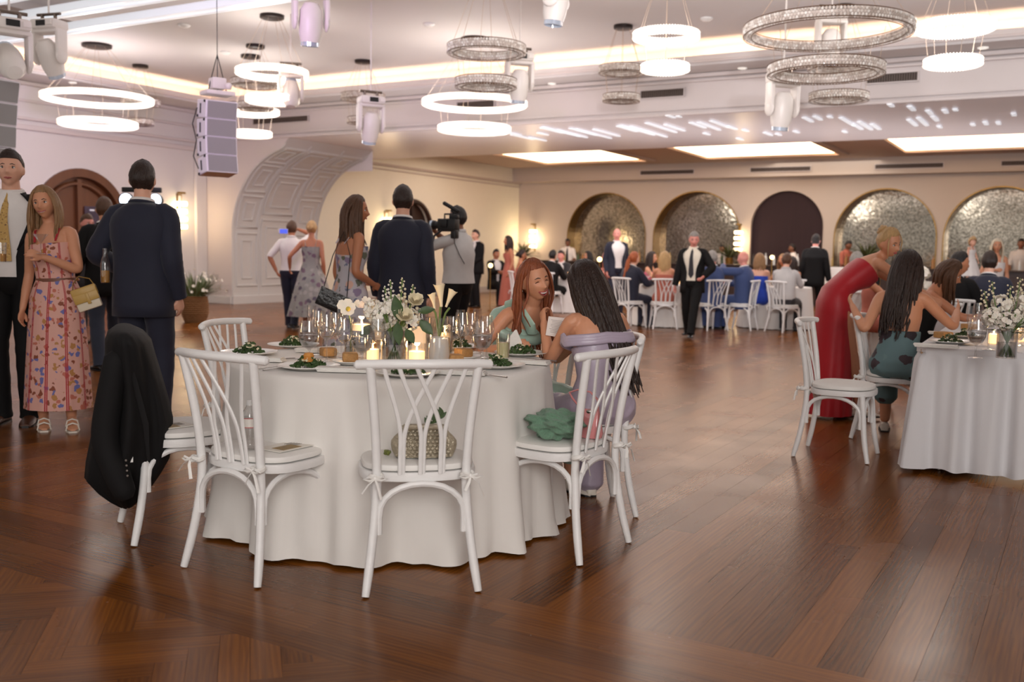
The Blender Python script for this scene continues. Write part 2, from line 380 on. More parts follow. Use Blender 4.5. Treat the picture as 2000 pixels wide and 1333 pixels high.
# far room: back wall with its round-headed niches
NICHE = [(-13.53, 1.37, 1.88), (-10.48, 1.38, 1.88), (-7.71, 1.06, 2.19), (-4.96, 1.35, 1.90), (-2.05, 1.36, 1.90), (.85, 1.36, 1.90), (3.75, 1.36, 1.9)]
mb = MB(); arch_wall(mb, AW, AR, ZF, NICHE, lambda s, d, z: (s, BB + d, z), nseg=32)
struct(mb, 'wall_far_back', m_farw, ROOM)
for i, (cx, hw, zs) in enumerate(NICHE):
    mb = MB(); n = 32; P = [(cx - hw, 0)] + [(cx - hw * math.cos(PI * k / n), zs + hw * math.sin(PI * k / n)) for k in range(n + 1)] + [(cx + hw, 0)]
    dp = .5 if i != 2 else .12
    for k in range(len(P) - 1):
        (ax, az), (bx, bz) = P[k], P[k + 1]; mb.quad((ax, BB - .03, az), (ax, BB + dp, az), (bx, BB + dp, bz), (bx, BB - .03, bz))
        if i != 2:
            f = 1 + .03 / hw; g = lambda x, z: (cx + (x - cx) * f, (zs + (z - zs) * f) if z > 0 else 0)
            (cx_, cz), (dx, dz) = g(ax, az), g(bx, bz); mb.quad((ax, BB - .03, az), (bx, BB - .03, bz), (dx, BB - .03, dz), (cx_, BB - .03, cz))
    struct(mb, 'trim_%d' % (10 + i), m_gold if i != 2 else m_farw, ROOM, smooth=False)
def antique():
    m = bpy.data.materials.new('antique_mirror_mosaic'); m.use_nodes = True; nt = m.node_tree; p = nt.nodes['Principled BSDF']; L = nt.links
    tc = nt.nodes.new('ShaderNodeTexCoord'); v = nt.nodes.new('ShaderNodeTexVoronoi'); v.inputs['Scale'].default_value = 9; L.new(tc.outputs['Object'], v.inputs[0])
    n = nt.nodes.new('ShaderNodeTexNoise'); n.inputs['Scale'].default_value = 30; n.inputs['Detail'].default_value = 5; L.new(tc.outputs['Object'], n.inputs[0])
    r = nt.nodes.new('ShaderNodeValToRGB'); r.color_ramp.elements[0].position = .35; r.color_ramp.elements[1].position = .62
    r.color_ramp.elements[0].color = lin((96, 88, 74)) + (1,); r.color_ramp.elements[1].color = lin((190, 182, 168)) + (1,); L.new(n.outputs[0], r.inputs[0]); L.new(r.outputs[0], p.inputs['Base Color'])
    p.inputs['Metallic'].default_value = .85; p.inputs['Roughness'].default_value = .10
    b = nt.nodes.new('ShaderNodeBump'); b.inputs['Strength'].default_value = .12; b.inputs['Distance'].default_value = .008; L.new(v.outputs[0], b.inputs['Height']); L.new(b.outputs[0], p.inputs['Normal'])
    return m
m_mir = antique()
def arch_panel(mb, cx, hw, zs, d, z0=0.0, n=32):
    P = [(cx - hw, z0)] + [(cx - hw * math.cos(PI * k / n), zs + hw * math.sin(PI * k / n)) for k in range(n + 1)] + [(cx + hw, z0)]
    mb.bm.faces.new([mb.bm.verts.new((x, BB + d, z)) for x, z in P])
names = ['arched mosaic mirror nearest the far corner, pale green tone behind the bar', 'arched mosaic mirror with a lilac reflection, left of the dark arch', None, 'arched mosaic mirror just right of the dark arch, behind the bending woman in red', 'arched mosaic mirror cut by the right picture edge', 'arched mosaic mirror beyond the right picture edge', 'last arched mosaic mirror far beyond the right edge']
for i, (cx, hw, zs) in enumerate(NICHE):
    mb = MB()
    if i == 2:
        arch_panel(mb, cx, hw, zs, .11); o = mb.build('dark_curtain', mat('aubergine_curtain', (50, 32, 36), .85, vary=.25, scale=2, stretch=(6, 6, .4)), None, ROOM, smooth=False); tag(o, 'dark aubergine curtain filling the narrow arch in the back wall', 'curtain')
    elif i < 5:
        arch_panel(mb, cx, hw, zs, .49); o = mb.build('arched_mirror', m_mir, None, ROOM, smooth=False); tag(o, names[i], 'mirror', 'arched mosaic mirrors along the back wall')
    else:
        arch_panel(mb, cx, hw, zs, .49); struct(mb, 'trim_%d' % (20 + i), m_mir, ROOM)
# far soffit and moulding over the arches
mb = MB(); F2 = BB - .45
mb.quad((AW, F2, 3.64), (AR, F2, 3.64), (AR, F2, ZF), (AW, F2, ZF)); mb.quad((AW, F2, 3.64), (AR, F2, 3.64), (AR, BB, 3.64), (AW, BB, 3.64))
struct(mb, 'trim_7', m_farw, ROOM); mould('trim_8', [((AW, F2 - .02, 3.66), (AR, F2 - .02, 3.66), (.05, .05))], m_farw)
# far ceiling with four lit trays
TR = [(-14.7, -11.35), (-9.5, -5.85), (-4.2, -.6), (1.1, 4.7)]; T0, T1, TZ = 22.6, 27.4, 4.42
mb = MB(); xs = AW
for (x0, x1) in TR: mb.quad((xs, T0, ZF), (x0, T0, ZF), (x0, T1, ZF), (xs, T1, ZF)); xs = x1
mb.quad((xs, T0, ZF), (AR, T0, ZF), (AR, T1, ZF), (xs, T1, ZF)); mb.quad((AW, BP, ZF), (AR, BP, ZF), (AR, T0, ZF), (AW, T0, ZF)); mb.quad((AW, T1, ZF), (AR, T1, ZF), (AR, BB, ZF), (AW, BB, ZF))
for (x0, x1) in TR:
    mb.quad((x0, T0, TZ), (x1, T0, TZ), (x1, T1, TZ), (x0, T1, TZ))
struct(mb, 'ceiling_far', m_farc, ROOM, normals=False)
mb = MB()
for (x0, x1) in TR:
    for (p, q) in (((x0, T1), (x1, T1)), ((x0, T0), (x0, T1)), ((x1, T0), (x1, T1)), ((x0, T0), (x1, T0))):
        mb.quad((*p, ZF + .0), (*q, ZF + .0), (*q, TZ), (*p, TZ))
struct(mb, 'trim_9', m_tray, ROOM)  # tray walls glow themselves in place of being lit by cove strips
mb = MB()
for (x0, x1) in TR:
    for (c, s) in ((((x0 + x1) / 2, T1 + .1), (x1 - x0 + .4, .2)), ((x0 - .1, (T0 + T1) / 2), (.2, T1 - T0)), ((x1 + .1, (T0 + T1) / 2), (.2, T1 - T0))): mb.box((c[0], c[1], ZF - .03), (s[0], s[1], .06))
struct(mb, 'trim_30', m_farc, ROOM)
slab('wall_right', m_wall, [((AR, B0_, 0), (AR, BB, 0), (AR, BB, ZM), (AR, B0_, ZM))])

# wooden arched door in the left wall
def door_left():
    cb, r, zs = 13.05, 1.08, 1.72; X = AL - .12
    mb = MB(); n = 28
    def arc(rr, x): return [(x, cb - rr, 0)] + [(x, cb - rr * math.cos(PI * k / n), zs + rr * math.sin(PI * k / n)) for k in range(n + 1)] + [(x, cb + rr, 0)]
    A, B, C_, D = arc(r + .02, AL + .05), arc(r - .15, AL + .05), arc(r - .15, X), arc(r + .02, X)
    for S1, S2 in ((A, B), (B, C_), (D, A)):
        for k in range(len(A) - 1): mb.quad(S1[k], S1[k + 1], S2[k + 1], S2[k])
    root = tag(mb.build('door_1', m_wood, None, ROOM, smooth=False), kind='structure')
    mb = MB(); P = arc(r - .15, X)
    mb.bm.faces.new([mb.bm.verts.new(p) for p in P]); tag(mb.build('door_leaf', m_wood, root, smooth=False))
    mb = MB(); mb.box((X + .05, cb, 1.3), (.08, .1, 2.6)); mb.box((X + .04, cb - .45, 1.1), (.06, .1, 2.2)); mb.box((X + .04, cb - .45, .9), (.05, .7, .12)); mb.tube([(X + .05, cb - .8 * math.cos(t * PI / 20), zs + .8 * math.sin(t * PI / 20)) for t in range(21)], .045, 6); mb.build('door_frame', m_wood, root, smooth=False)
    mb = MB(); mb.box((X + .04, cb + .42, 1.2), (.03, .56, 1.75)); mb.build('glass_panel', mat('door_glass', (150, 140, 165), .08, metal=.75), root, smooth=False)
    mb = MB(); mb.box((X + .06, cb + .3, 2.0), (.02, .1, .03)); mb.build('door_closer', mat('glowing_pale_plate', (220, 220, 225), .3, emis=.3), root)  # plate glows faintly though no lamp, brightness put into its material
door_left()
mb = MB(); P = [(AW - .12, 23.3 - .85, 0)] + [(AW - .12, 23.3 - .85 * math.cos(PI * k / 24), 1.85 + .85 * math.sin(PI * k / 24)) for k in range(25)] + [(AW - .12, 23.3 + .85, 0)]
mb.bm.faces.new([mb.bm.verts.new(p) for p in P]); root = tag(mb.build('door_2', m_dark, None, ROOM, smooth=False), kind='structure')
mb = MB(); mb.tube([(AW + .02, 23.3 - .86 * math.cos(PI * k / 24), 1.85 + .86 * math.sin(PI * k / 24)) for k in range(25)], .07, 6); mb.box((AW - .05, 23.3, 1.3), (.06, .07, 2.7)); mb.build('door_frame', m_dark, root)
# ---------------- fixtures on walls and ceiling ----------------
def vent(a, b, z, w, h, label, n=12):
    t = thing('air_vent', label, 'vent', W(a, b, z), -PI / 6, 'long slot air vents in the soffits')
    mb = MB(); mb.box((0, 0, 0), (w, .02, h)); mb.build('backing', mat('vent_shadow', (70, 60, 56), .8), t, smooth=False)
    mb = MB()
    for s in (-1, 1): mb.box((0, -.02, s * h / 2), (w + .03, .02, .015)); mb.box((s * w / 2, -.02, 0), (.015, .02, h))
    mb.build('frame', m_soff, t, smooth=False)
    mb = MB(); k = max(10, int(w / .035))
    for i in range(k): mb.box((-w / 2 + (i + .5) * w / k, -.012, 0), (.008, .012, h * .92))
    mb.build('grille', m_vent, t, smooth=False)
vent(-6.5, BJ - .01, 4.07, .8, .14, 'grey slatted air vent in the fascia behind the small unlit double ring')
vent(-2.75, BJ - .01, 4.07, .75, .14, 'grey slatted air vent in the fascia right of the largest crystal ring')
vent(-15.3, BJ - .01, 4.06, 1.6, .13, 'long grey air vent in the fascia above the panelled arch')
vent(-10.3, BJ - .01, 4.10, .85, .14, 'air vent in the fascia seen through the big glowing middle ring')
for a, l in ((-11.32, 'slot air vent above the leftmost mirror arch'), (-7.84, 'slot air vent above the dark curtained arch'), (-4.34, 'slot air vent above the mirror arch right of the dark arch'), (-1.2, 'slot air vent above the arch at the right picture edge')):
    vent(a, F2 - .01, 3.84, 1.75, .13, l)
def downlight(p, label, r=.075, name='downlight'):
    mb = MB(); mb.lathe([(r, 0), (r, -.012), (r * .8, -.016), (r * .7, -.004), (.001, -.004)], n=20)
    o = mb.build(name, mat('downlight_lens', (240, 236, 228), .4, emis=.5)); o.location = p; tag(o, label, 'ceiling light', 'small round ceiling downlights')
for px, py, z, l in ((1078, 163, ZL, 'small round downlight in the soffit right of the hanging moving head'), (1450, 133, ZL, 'small round downlight in the soffit left of the biggest crystal ring'), (1920, 93, ZL, 'small round downlight in the soffit near the right picture edge'), (142, 161, ZL, 'small round downlight on the left soffit by the big glowing ring')):
    downlight(at_z(px, py, z - .002), l)
for px, py, l in ((440, 101, 'white smoke detector on the ceiling left of the stacked glowing rings'), (838, 46, 'white smoke detector on the ceiling left of the unlit twin ring'), (360, 48, 'flat white ceiling disc near the slatted light panel'), (1380, 35, 'white ceiling disc behind the wires of the small glowing rings')):
    mb = MB(); mb.lathe([(.09, 0), (.09, -.02), (.06, -.045), (.001, -.05)], n=20); o = mb.build('smoke_detector', m_white); o.location = at_z(px, py, ZM - .001); tag(o, l, 'smoke detector', 'white discs on the ceiling')

# crystal ring chandeliers
def glassy(name, rgb, e, strength_noise=True):
    m = bpy.data.materials.new(name); m.use_nodes = True; nt = m.node_tree; p = nt.nodes['Principled BSDF']; L = nt.links
    g = nt.nodes.new('ShaderNodeNewGeometry'); r = nt.nodes.new('ShaderNodeValToRGB')
    L.new(g.outputs['Random Per Island'], r.inputs[0]); els = r.color_ramp.elements
    if e > 1:
        els[0].color = lin((255, 228, 190)) + (1,); els[1].color = lin((255, 250, 240)) + (1,)
        p.inputs['Emission Strength'].default_value = e; L.new(r.outputs[0], p.inputs['Emission Color'])
    else:
        els[0].color = lin((196, 182, 172)) + (1,); els[1].color = lin((255, 252, 246)) + (1,); x = els.new(.5); x.color = lin((226, 214, 204)) + (1,)
        L.new(r.outputs[0], p.inputs['Base Color']); p.inputs['Metallic'].default_value = 0; p.inputs['Roughness'].default_value = .12; p.inputs['Specular IOR Level'].default_value = .9
        r2 = nt.nodes.new('ShaderNodeMath'); r2.operation = 'GREATER_THAN'; r2.inputs[1].default_value = .9; L.new(g.outputs['Random Per Island'], r2.inputs[0])
    return m
m_lit = glassy('lit_crystal', None, 1.15); m_lit.cycles.emission_sampling = 'NONE'
m_core = mat('led_ring', (255, 232, 200), .5, emis=3.5, ecol=(255, 226, 196))
m_unlit = glassy('unlit_crystal', None, 0)
m_ringin = mat('satin_ring', (206, 194, 186), .35, metal=.2)
m_chrome = mat('dark_chrome', (120, 108, 100), .25, metal=.9)
m_wire = mat('fine_wire', (196, 176, 160), .4, metal=.5)
m_canopy = mat('black_canopy', (40, 30, 28), .4, metal=.4)
def ring_parts(t, R, z, lit, h=.085, w=.07):
    n = 64; c = (0, 0, z)
    mb = MB(); mb.tube([(R * math.cos(2 * PI * k / n), R * math.sin(2 * PI * k / n), z) for k in range(n)], w * .38, 6, closed=True)
    o = mb.build('led_ring' if lit else 'metal_ring', m_core if lit else m_ringin, t)
    mb = MB(); nb = int(2 * PI * R / .034)
    for row in range(3):
        for k in range(nb):
            a = 2 * PI * (k + .5 * (row % 2)) / nb
            for sgn in (-1, 1):
                rr = R + sgn * w / 2; zz = z + (row - 1) * h * .36
                r = bmesh.ops.create_icosphere(mb.bm, subdivisions=0 + 1, radius=.0165, matrix=Matrix.Translation((rr * math.cos(a), rr * math.sin(a), zz)) @ Matrix.Rotation(a * 3.7 + row, 4, 'Z') @ Matrix.Diagonal((1, 1, 1.1, 1))) if R < 0 else mb_oct(mb, (rr * math.cos(a), rr * math.sin(a), zz), .0175, a + row)
    for k in range(nb):
        a = 2 * PI * k / nb
        for zz in (z - h * .52, z + h * .52): mb_oct(mb, (R * math.cos(a), R * math.sin(a), zz), .0175, a)
    mb.build('crystal_band', m_lit if lit else m_unlit, t, smooth=False, normals=False)
    if not lit:
        mb = MB()
        for zz in (z - h * .62, z + h * .62):
            for rr in (R - w * .6, R + w * .6): mb.tube([(rr * math.cos(2 * PI * k / n), rr * math.sin(2 * PI * k / n), zz) for k in range(n)], .005, 4, closed=True)
        mb.build('metal_rim', mat('bronze_rim', (120, 92, 70), .3, metal=.8), t)
def mb_oct(mb, c, r, a):
    c = Vector(c); ca, sa = math.cos(a) * r, math.sin(a) * r; h = r * 1.05
    v = [mb.bm.verts.new(c + Vector(p)) for p in ((ca, sa, 0), (-sa, ca, 0), (-ca, -sa, 0), (sa, -ca, 0), (0, 0, h), (0, 0, -h))]
    for i in range(4): mb.bm.faces.new((v[i], v[(i + 1) % 4], v[4])); mb.bm.faces.new((v[(i + 1) % 4], v[i], v[5]))
def chandelier(px, rings, Y, lit, label, canopy=None, nw=6):
    """rings: list of (py centre, pixel width); hung straight below its canopy"""
    p0 = None; spec = []
    (py, w) = rings[0]; P = at_y(px, py, Y); X = P.x
    for (py, w) in rings:
        Q = at_y(px, py, Y); spec.append((w * Y / FPX / 2 - .035, Q.z))
    t = thing('ring_chandelier', label, 'chandelier', (X, Y, 0), 0, 'glowing crystal ring chandeliers' if lit else 'unlit crystal ring chandeliers')
    mb = MB(); cr = .09 + spec[0][0] * .18; mb.lathe([(.001, ZM), (cr, ZM), (cr, ZM - .045), (cr * .9, ZM - .055), (.001, ZM - .055)], n=24)
    mb.build('canopy', m_canopy, t)
    prev = ZM - .05; pr = cr * .75
    for i, (R, z) in enumerate(spec):
        ring_parts(t, R, z, lit)
        k = nw if R < .6 else 8
        for j in range(k):
            mb = MB()
            a = 2 * PI * (j + .37) / k; r0 = pr if i == 0 else min(pr, R * 1.0)
            mb.tube([(r0 * math.cos(a) if i == 0 else (R + .05) * math.cos(a), r0 * math.sin(a) if i == 0 else (R + .05) * math.sin(a), prev), (R * math.cos(a), R * math.sin(a), z + .03)], .0028, 4); mb.build('wire', m_wire, t)
        prev = z - .03; pr = R
    return t, spec
LITP = []
for px, rg, Y, lit, lab in (
    (191, [(193, 202), (242, 143)], 17.49, True, 'large glowing double ring chandelier at the left under the black canopy'),
    (531.5, [(142, 135), (195, 99)], 15.1, True, 'glowing double ring chandelier left of centre, upper of the overlapping pair'),
    (490, [(218, 106), (262, 78)], 18.2, True, 'small glowing double ring chandelier beside the line array speaker'),
    (927, [(202, 200), (252, 139)], 16.44, True, 'large glowing double ring chandelier in the middle of the hall'),
    (1301, [(70, 124), (133, 90)], 12.3, True, 'small glowing double ring chandelier right of centre'),
    (1865, [(53, 141), (122, 103)], 11.7, True, 'glowing double ring chandelier at the upper right corner'),
    (275, [(200, 70), (239, 46)], 19.36, False, 'faint unlit double ring behind the large glowing left chandelier'),
    (499, [(163, 92), (208, 66)], 17.3, False, 'unlit crystal double ring between the overlapping glowing rings'),
    (709, [(190, 83), (236, 58)], 18.5, False, 'small unlit crystal double ring in front of a hanging moving head'),
    (950, [(97, 148), (163, 116)], 12.6, False, 'unlit crystal double ring above the large glowing middle one'),
    (1215, [(137, 87), (192, 69)], 15.35, False, 'unlit crystal double ring beside the small glowing one'),
    (1616, [(59, 310), (137, 214)], 10.8, False, 'huge unlit crystal double ring at the upper right'),
    (1641, [(130, 116), (190, 108)], 13.95, False, 'unlit crystal ring hanging below and behind the huge unlit one')):
    t, sp = chandelier(px, rg, Y, lit, lab)
    if lit:
        l = bpy.data.lights.new('ring_light', 'POINT'); l.energy = 26 + 40 * sp[0][0]; l.color = (1, .97, .94); l.shadow_soft_size = .35
        o = bpy.data.objects.new('ring_light', l); COL.objects.link(o); o.parent = t; o.location = (0, 0, (sp[0][1] + sp[1][1]) / 2)

# moving head spotlights hung from the ceiling
m_mh = mat('cream_fixture', (226, 218, 212), .4, vary=.05); m_lens = mat('fixture_lens', (200, 210, 225), .1, metal=.5)
def moving_head(px, py, Y, rz, tilt, label, s=1.0, drop=.12):
    P = at_y(px, py, Y)
    t = thing('moving_head_light', label, 'stage light', P, rz, 'cream moving head spotlights under the ceiling'); t.scale = (s, s, s)
    mb = MB(); mb.box((0, 0, .30), (.34, .26, .11), bevel=.03); mb.box((.12, -.14, .30), (.07, .02, .05)); mb.build('base', m_mh, t)
    mb = MB(); mb.box((0, -.135, .30), (.12, .012, .06)); mb.build('display_panel', m_black, t, smooth=False)
    mb = MB(); mb.tube([(-.09, 0, .36), (-.09, 0, .42)], .02, 8); mb.tube([(.09, 0, .36), (.09, 0, .42)], .02, 8); mb.tube([(-.16, 0, .42), (.16, 0, .42)], .018, 8)
    mb.build('clamp', m_chrome, t)
    if ZM - P.z > .5: mb = MB(); mb.tube([(0, 0, .42), (0, 0, (ZM - P.z) / s)], .011, 8); mb.build('hanging_pole', m_mh, t)
    mb = MB()
    for sg in (-1, 1):
        mb.box((sg * .165, 0, .08), (.05, .16, .34), bevel=.02); mb.ball((sg * .165, 0, -.05), (.03, .09, .09), 14)
    mb.box((0, 0, .23), (.36, .18, .05), bevel=.02); mb.build('yoke', m_mh, t)
    R = Matrix.Rotation(tilt, 4, 'X')
    mb = MB(); mb.lathe([(.001, .2), (.07, .19), (.115, .12), (.125, 0), (.12, -.12), (.1, -.2), (.095, -.2)], M=R, c=(0, 0, -.05), n=20); mb.build('lamp_head', m_mh, t)
    mb = MB(); mb.lathe([(.097, -.2), (.097, -.24), (.085, -.245), (.08, -.215), (.001, -.20)], M=R, c=(0, 0, -.05), n=20); mb.build('lens', m_lens, t)
for a in ((607, 34, 10.5, .4, .15, 'cream moving head light hanging at the top edge left of centre'), (1086, -8, 10.2, 1.2, .1, 'cream moving head light cut by the top picture edge, right of centre'),
          (97, 102, 11.5, -.3, .5, 'cream moving head light under the slatted panel, round head turned to us'), (20, 112, 9.6, .7, 2.2, 'white moving head light at the left picture edge'),
          (1014, 158, 13.3, .3, .2, 'cream moving head light hanging below the unlit middle double ring'), (568, 180, 15.0, .2, 2.8, 'cream moving head light partly hidden by the overlapping rings'),
          (724, 240, 13.8, .5, .3, 'cream moving head light hanging behind the small unlit ring'), (1528, 205, 11.6, .3, .15, 'cream moving head light hanging left below the huge unlit ring'),
          (1622, 80, 12.6, .1, .1, 'cream moving head light seen through the huge unlit ring')):
    moving_head(*a)

# line array loudspeakers
m_spk = mat('white_speaker_shell', (226, 220, 226), .45); m_gr = mat('grey_speaker_grille', (150, 146, 146), .6, bump=.5, bscale=400)
def line_array(P, rz, n, label, curve=.07, lean=0.0):
    t = thing('line_array_speaker', label, 'speaker', P, rz)
    mb = MB(); mb.tube([(0, 0, .1), (0, 0, ZM - P[2])], .005, 6); mb.tube([(.12, 0, .1), (0, 0, .55)], .006, 5); mb.tube([(-.12, 0, .1), (0, 0, .55)], .006, 5); mb.build('hanging_cable', m_black, t)
    mb = MB(); mb.box((0, 0, .08), (.36, .26, .05), bevel=.01); mb.box((0, 0, .2), (.18, .16, .14), bevel=.02); mb.ball((.1, -.1, .17), .045, 10); mb.build('rigging_frame', m_mh, t)
    z, y, ang = 0.0, 0.0, lean; h = .23
    for i in range(n):
        c = Vector((0, y, z)) + Vector((0, math.sin(ang) * h / 2, -math.cos(ang) * h / 2)); Rm = Matrix.Rotation(ang, 3, 'X')
        mb = MB(); mb.box(c, (.40, .30, h - .012), rot=Rm, bevel=.012); cab = mb.build('speaker_cabinet', m_spk, t, smooth=False)
        mb = MB(); mb.box(c + Rm @ Vector((0, -.155, 0)), (.36, .012, h - .035), rot=Rm); mb.build('grille', m_gr, cab, smooth=False)
        mb = MB(); mb.box(c + Rm @ Vector((-.205, .02, 0)), (.01, .02, .12), rot=Rm); mb.build('side_handle', m_black, cab, smooth=False)
        for dy, dz in ((-.11, .09), (.11, -.09)): mb = MB(); mb.box(c + Rm @ Vector((-.205, dy, dz)), (.014, .03, .03), rot=Rm); mb.build('rigging_pin', m_black, cab, smooth=False)
        e = Vector((0, math.sin(ang) * h, -math.cos(ang) * h)); z += e.z; y += e.y; ang -= curve
    mb = MB(); mb.tube([(-.22, .1, -.1), (-.28, .1, -.3), (-.24, .08, -.5), (-.29, .05, -.7), (-.24, .02, -.85)], .007, 5); mb.build('cable', m_black, t)
line_array(at_y(425, 196, 12.4), math.radians(38), 4, 'curved white line array loudspeaker hanging in front of the wall corner', .09, .12)
line_array(at_y(-14, 150, 10.0), math.radians(60), 4, 'line array loudspeaker hanging at the left picture edge', .06, .2)

# crystal sconces
m_scon = mat('glowing_glass_disc', (255, 236, 200), .3, emis=7.0, ecol=(255, 226, 176)); m_scon.cycles.emission_sampling = 'NONE'
def sconce(P, rz, label, power=6):
    t = thing('wall_sconce', label, 'wall light', P, rz, 'stacked glass wall sconces')
    mb = MB(); mb.box((0, .02, .3), (.05, .02, .9), bevel=.005); mb.lathe([(.001, .78), (.09, .78), (.1, .74), (.001, .74)], c=(0, -.12, 0), n=18); mb.tube([(0, .01, .72), (0, -.12, .72)], .012, 6); mb.tube([(0, -.12, .74), (0, -.12, -.08)], .008, 6); mb.build('brass_bracket', m_gold, t)
    for i in range(4):
        z = .52 - i * .17; mb = MB(); mb.lathe([(.001, z + .045), (.12, z + .045), (.13, z), (.12, z - .045), (.001, z - .045)], c=(0, -.12, 0), n=20); mb.build('glass_disc', m_scon, t)
    l = bpy.data.lights.new('sconce_lamp', 'POINT'); l.energy = power; l.color = (1, .78, .5); l.shadow_soft_size = .12
    o = bpy.data.objects.new('sconce_lamp', l); COL.objects.link(o); o.parent = t; o.location = (0, -.30, .25)
sconce(W(AL + .02, 15.5, 1.72), -PI / 6 - PI / 2 + PI, 'glowing stacked glass sconce on the left wall beside the corner')
sconce(W(AW + .02, 21.95, 1.62), -PI / 6 + PI / 2, 'glowing stacked glass sconce on the far wall behind the navy suited man')
sconce(W(-16.15, BB - .02, 1.5), -PI / 6, 'glowing stacked glass sconce near the far room corner', 16)
sconce(W(-6.0 - 3.1, BB - .02, 1.5), -PI / 6, 'stacked glass sconce between the lilac mirror arch and the dark arch', 8)

# white slatted light grid at the upper left
m_beam_patch = mat('white_beam_and_patch', (246, 248, 250), .3, emis=.45, ecol=(235, 242, 250))
m_beam = mat('white_beam', (236, 236, 238), .35)
t = thing('slatted_ceiling_grid', 'white slatted ceiling grid with bright beams at the upper left corner', 'ceiling panel', W(-10, 9, 4.5), -PI / 6)
for b in (.80, .64, .06, -.12, -.80, -.98, -1.8):
    mb = MB(); mb.box((0, b, 0), (14, .085, .11), bevel=.01); mb.build('beam', m_beam_patch, t, smooth=False)
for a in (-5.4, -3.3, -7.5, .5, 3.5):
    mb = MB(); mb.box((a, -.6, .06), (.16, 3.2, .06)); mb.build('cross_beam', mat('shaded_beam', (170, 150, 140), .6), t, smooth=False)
# projected light patches on the passage soffit, built as glowing white strips
R = random.Random(11); k = 0
pr = thing('light_patch_cluster', None, None)
bpy.data.objects.remove(pr)
def patch(a, b, L_, w=.075):
    mb = MB(); mb.box((0, 0, 0), (w, L_, .02), bevel=.008); return mb
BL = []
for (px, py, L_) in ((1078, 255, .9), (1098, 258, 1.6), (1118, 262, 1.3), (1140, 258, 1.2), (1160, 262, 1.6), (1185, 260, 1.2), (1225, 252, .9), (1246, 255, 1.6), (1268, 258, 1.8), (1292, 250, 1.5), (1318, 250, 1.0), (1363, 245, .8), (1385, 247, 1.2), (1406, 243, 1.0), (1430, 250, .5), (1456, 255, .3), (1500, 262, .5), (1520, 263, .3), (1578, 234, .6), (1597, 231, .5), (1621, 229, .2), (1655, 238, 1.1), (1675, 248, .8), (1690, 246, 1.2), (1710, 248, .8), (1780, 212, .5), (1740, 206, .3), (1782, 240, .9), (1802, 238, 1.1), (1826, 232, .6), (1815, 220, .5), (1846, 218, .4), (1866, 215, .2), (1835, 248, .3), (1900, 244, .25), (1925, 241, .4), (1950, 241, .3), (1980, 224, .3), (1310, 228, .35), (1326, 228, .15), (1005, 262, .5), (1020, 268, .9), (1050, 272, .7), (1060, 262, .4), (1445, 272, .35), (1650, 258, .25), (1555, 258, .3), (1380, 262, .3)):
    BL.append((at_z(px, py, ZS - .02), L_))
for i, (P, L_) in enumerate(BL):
    o = patch(0, 0, L_).build('light_patch', m_beam_patch, None, smooth=False); o.location = P; o.rotation_euler = (0, 0, -PI / 6)
    tag(o, 'short bright white patch of projected light on the low soffit between the two rooms', 'light batten', 'bright white projected light patches on the low soffit')
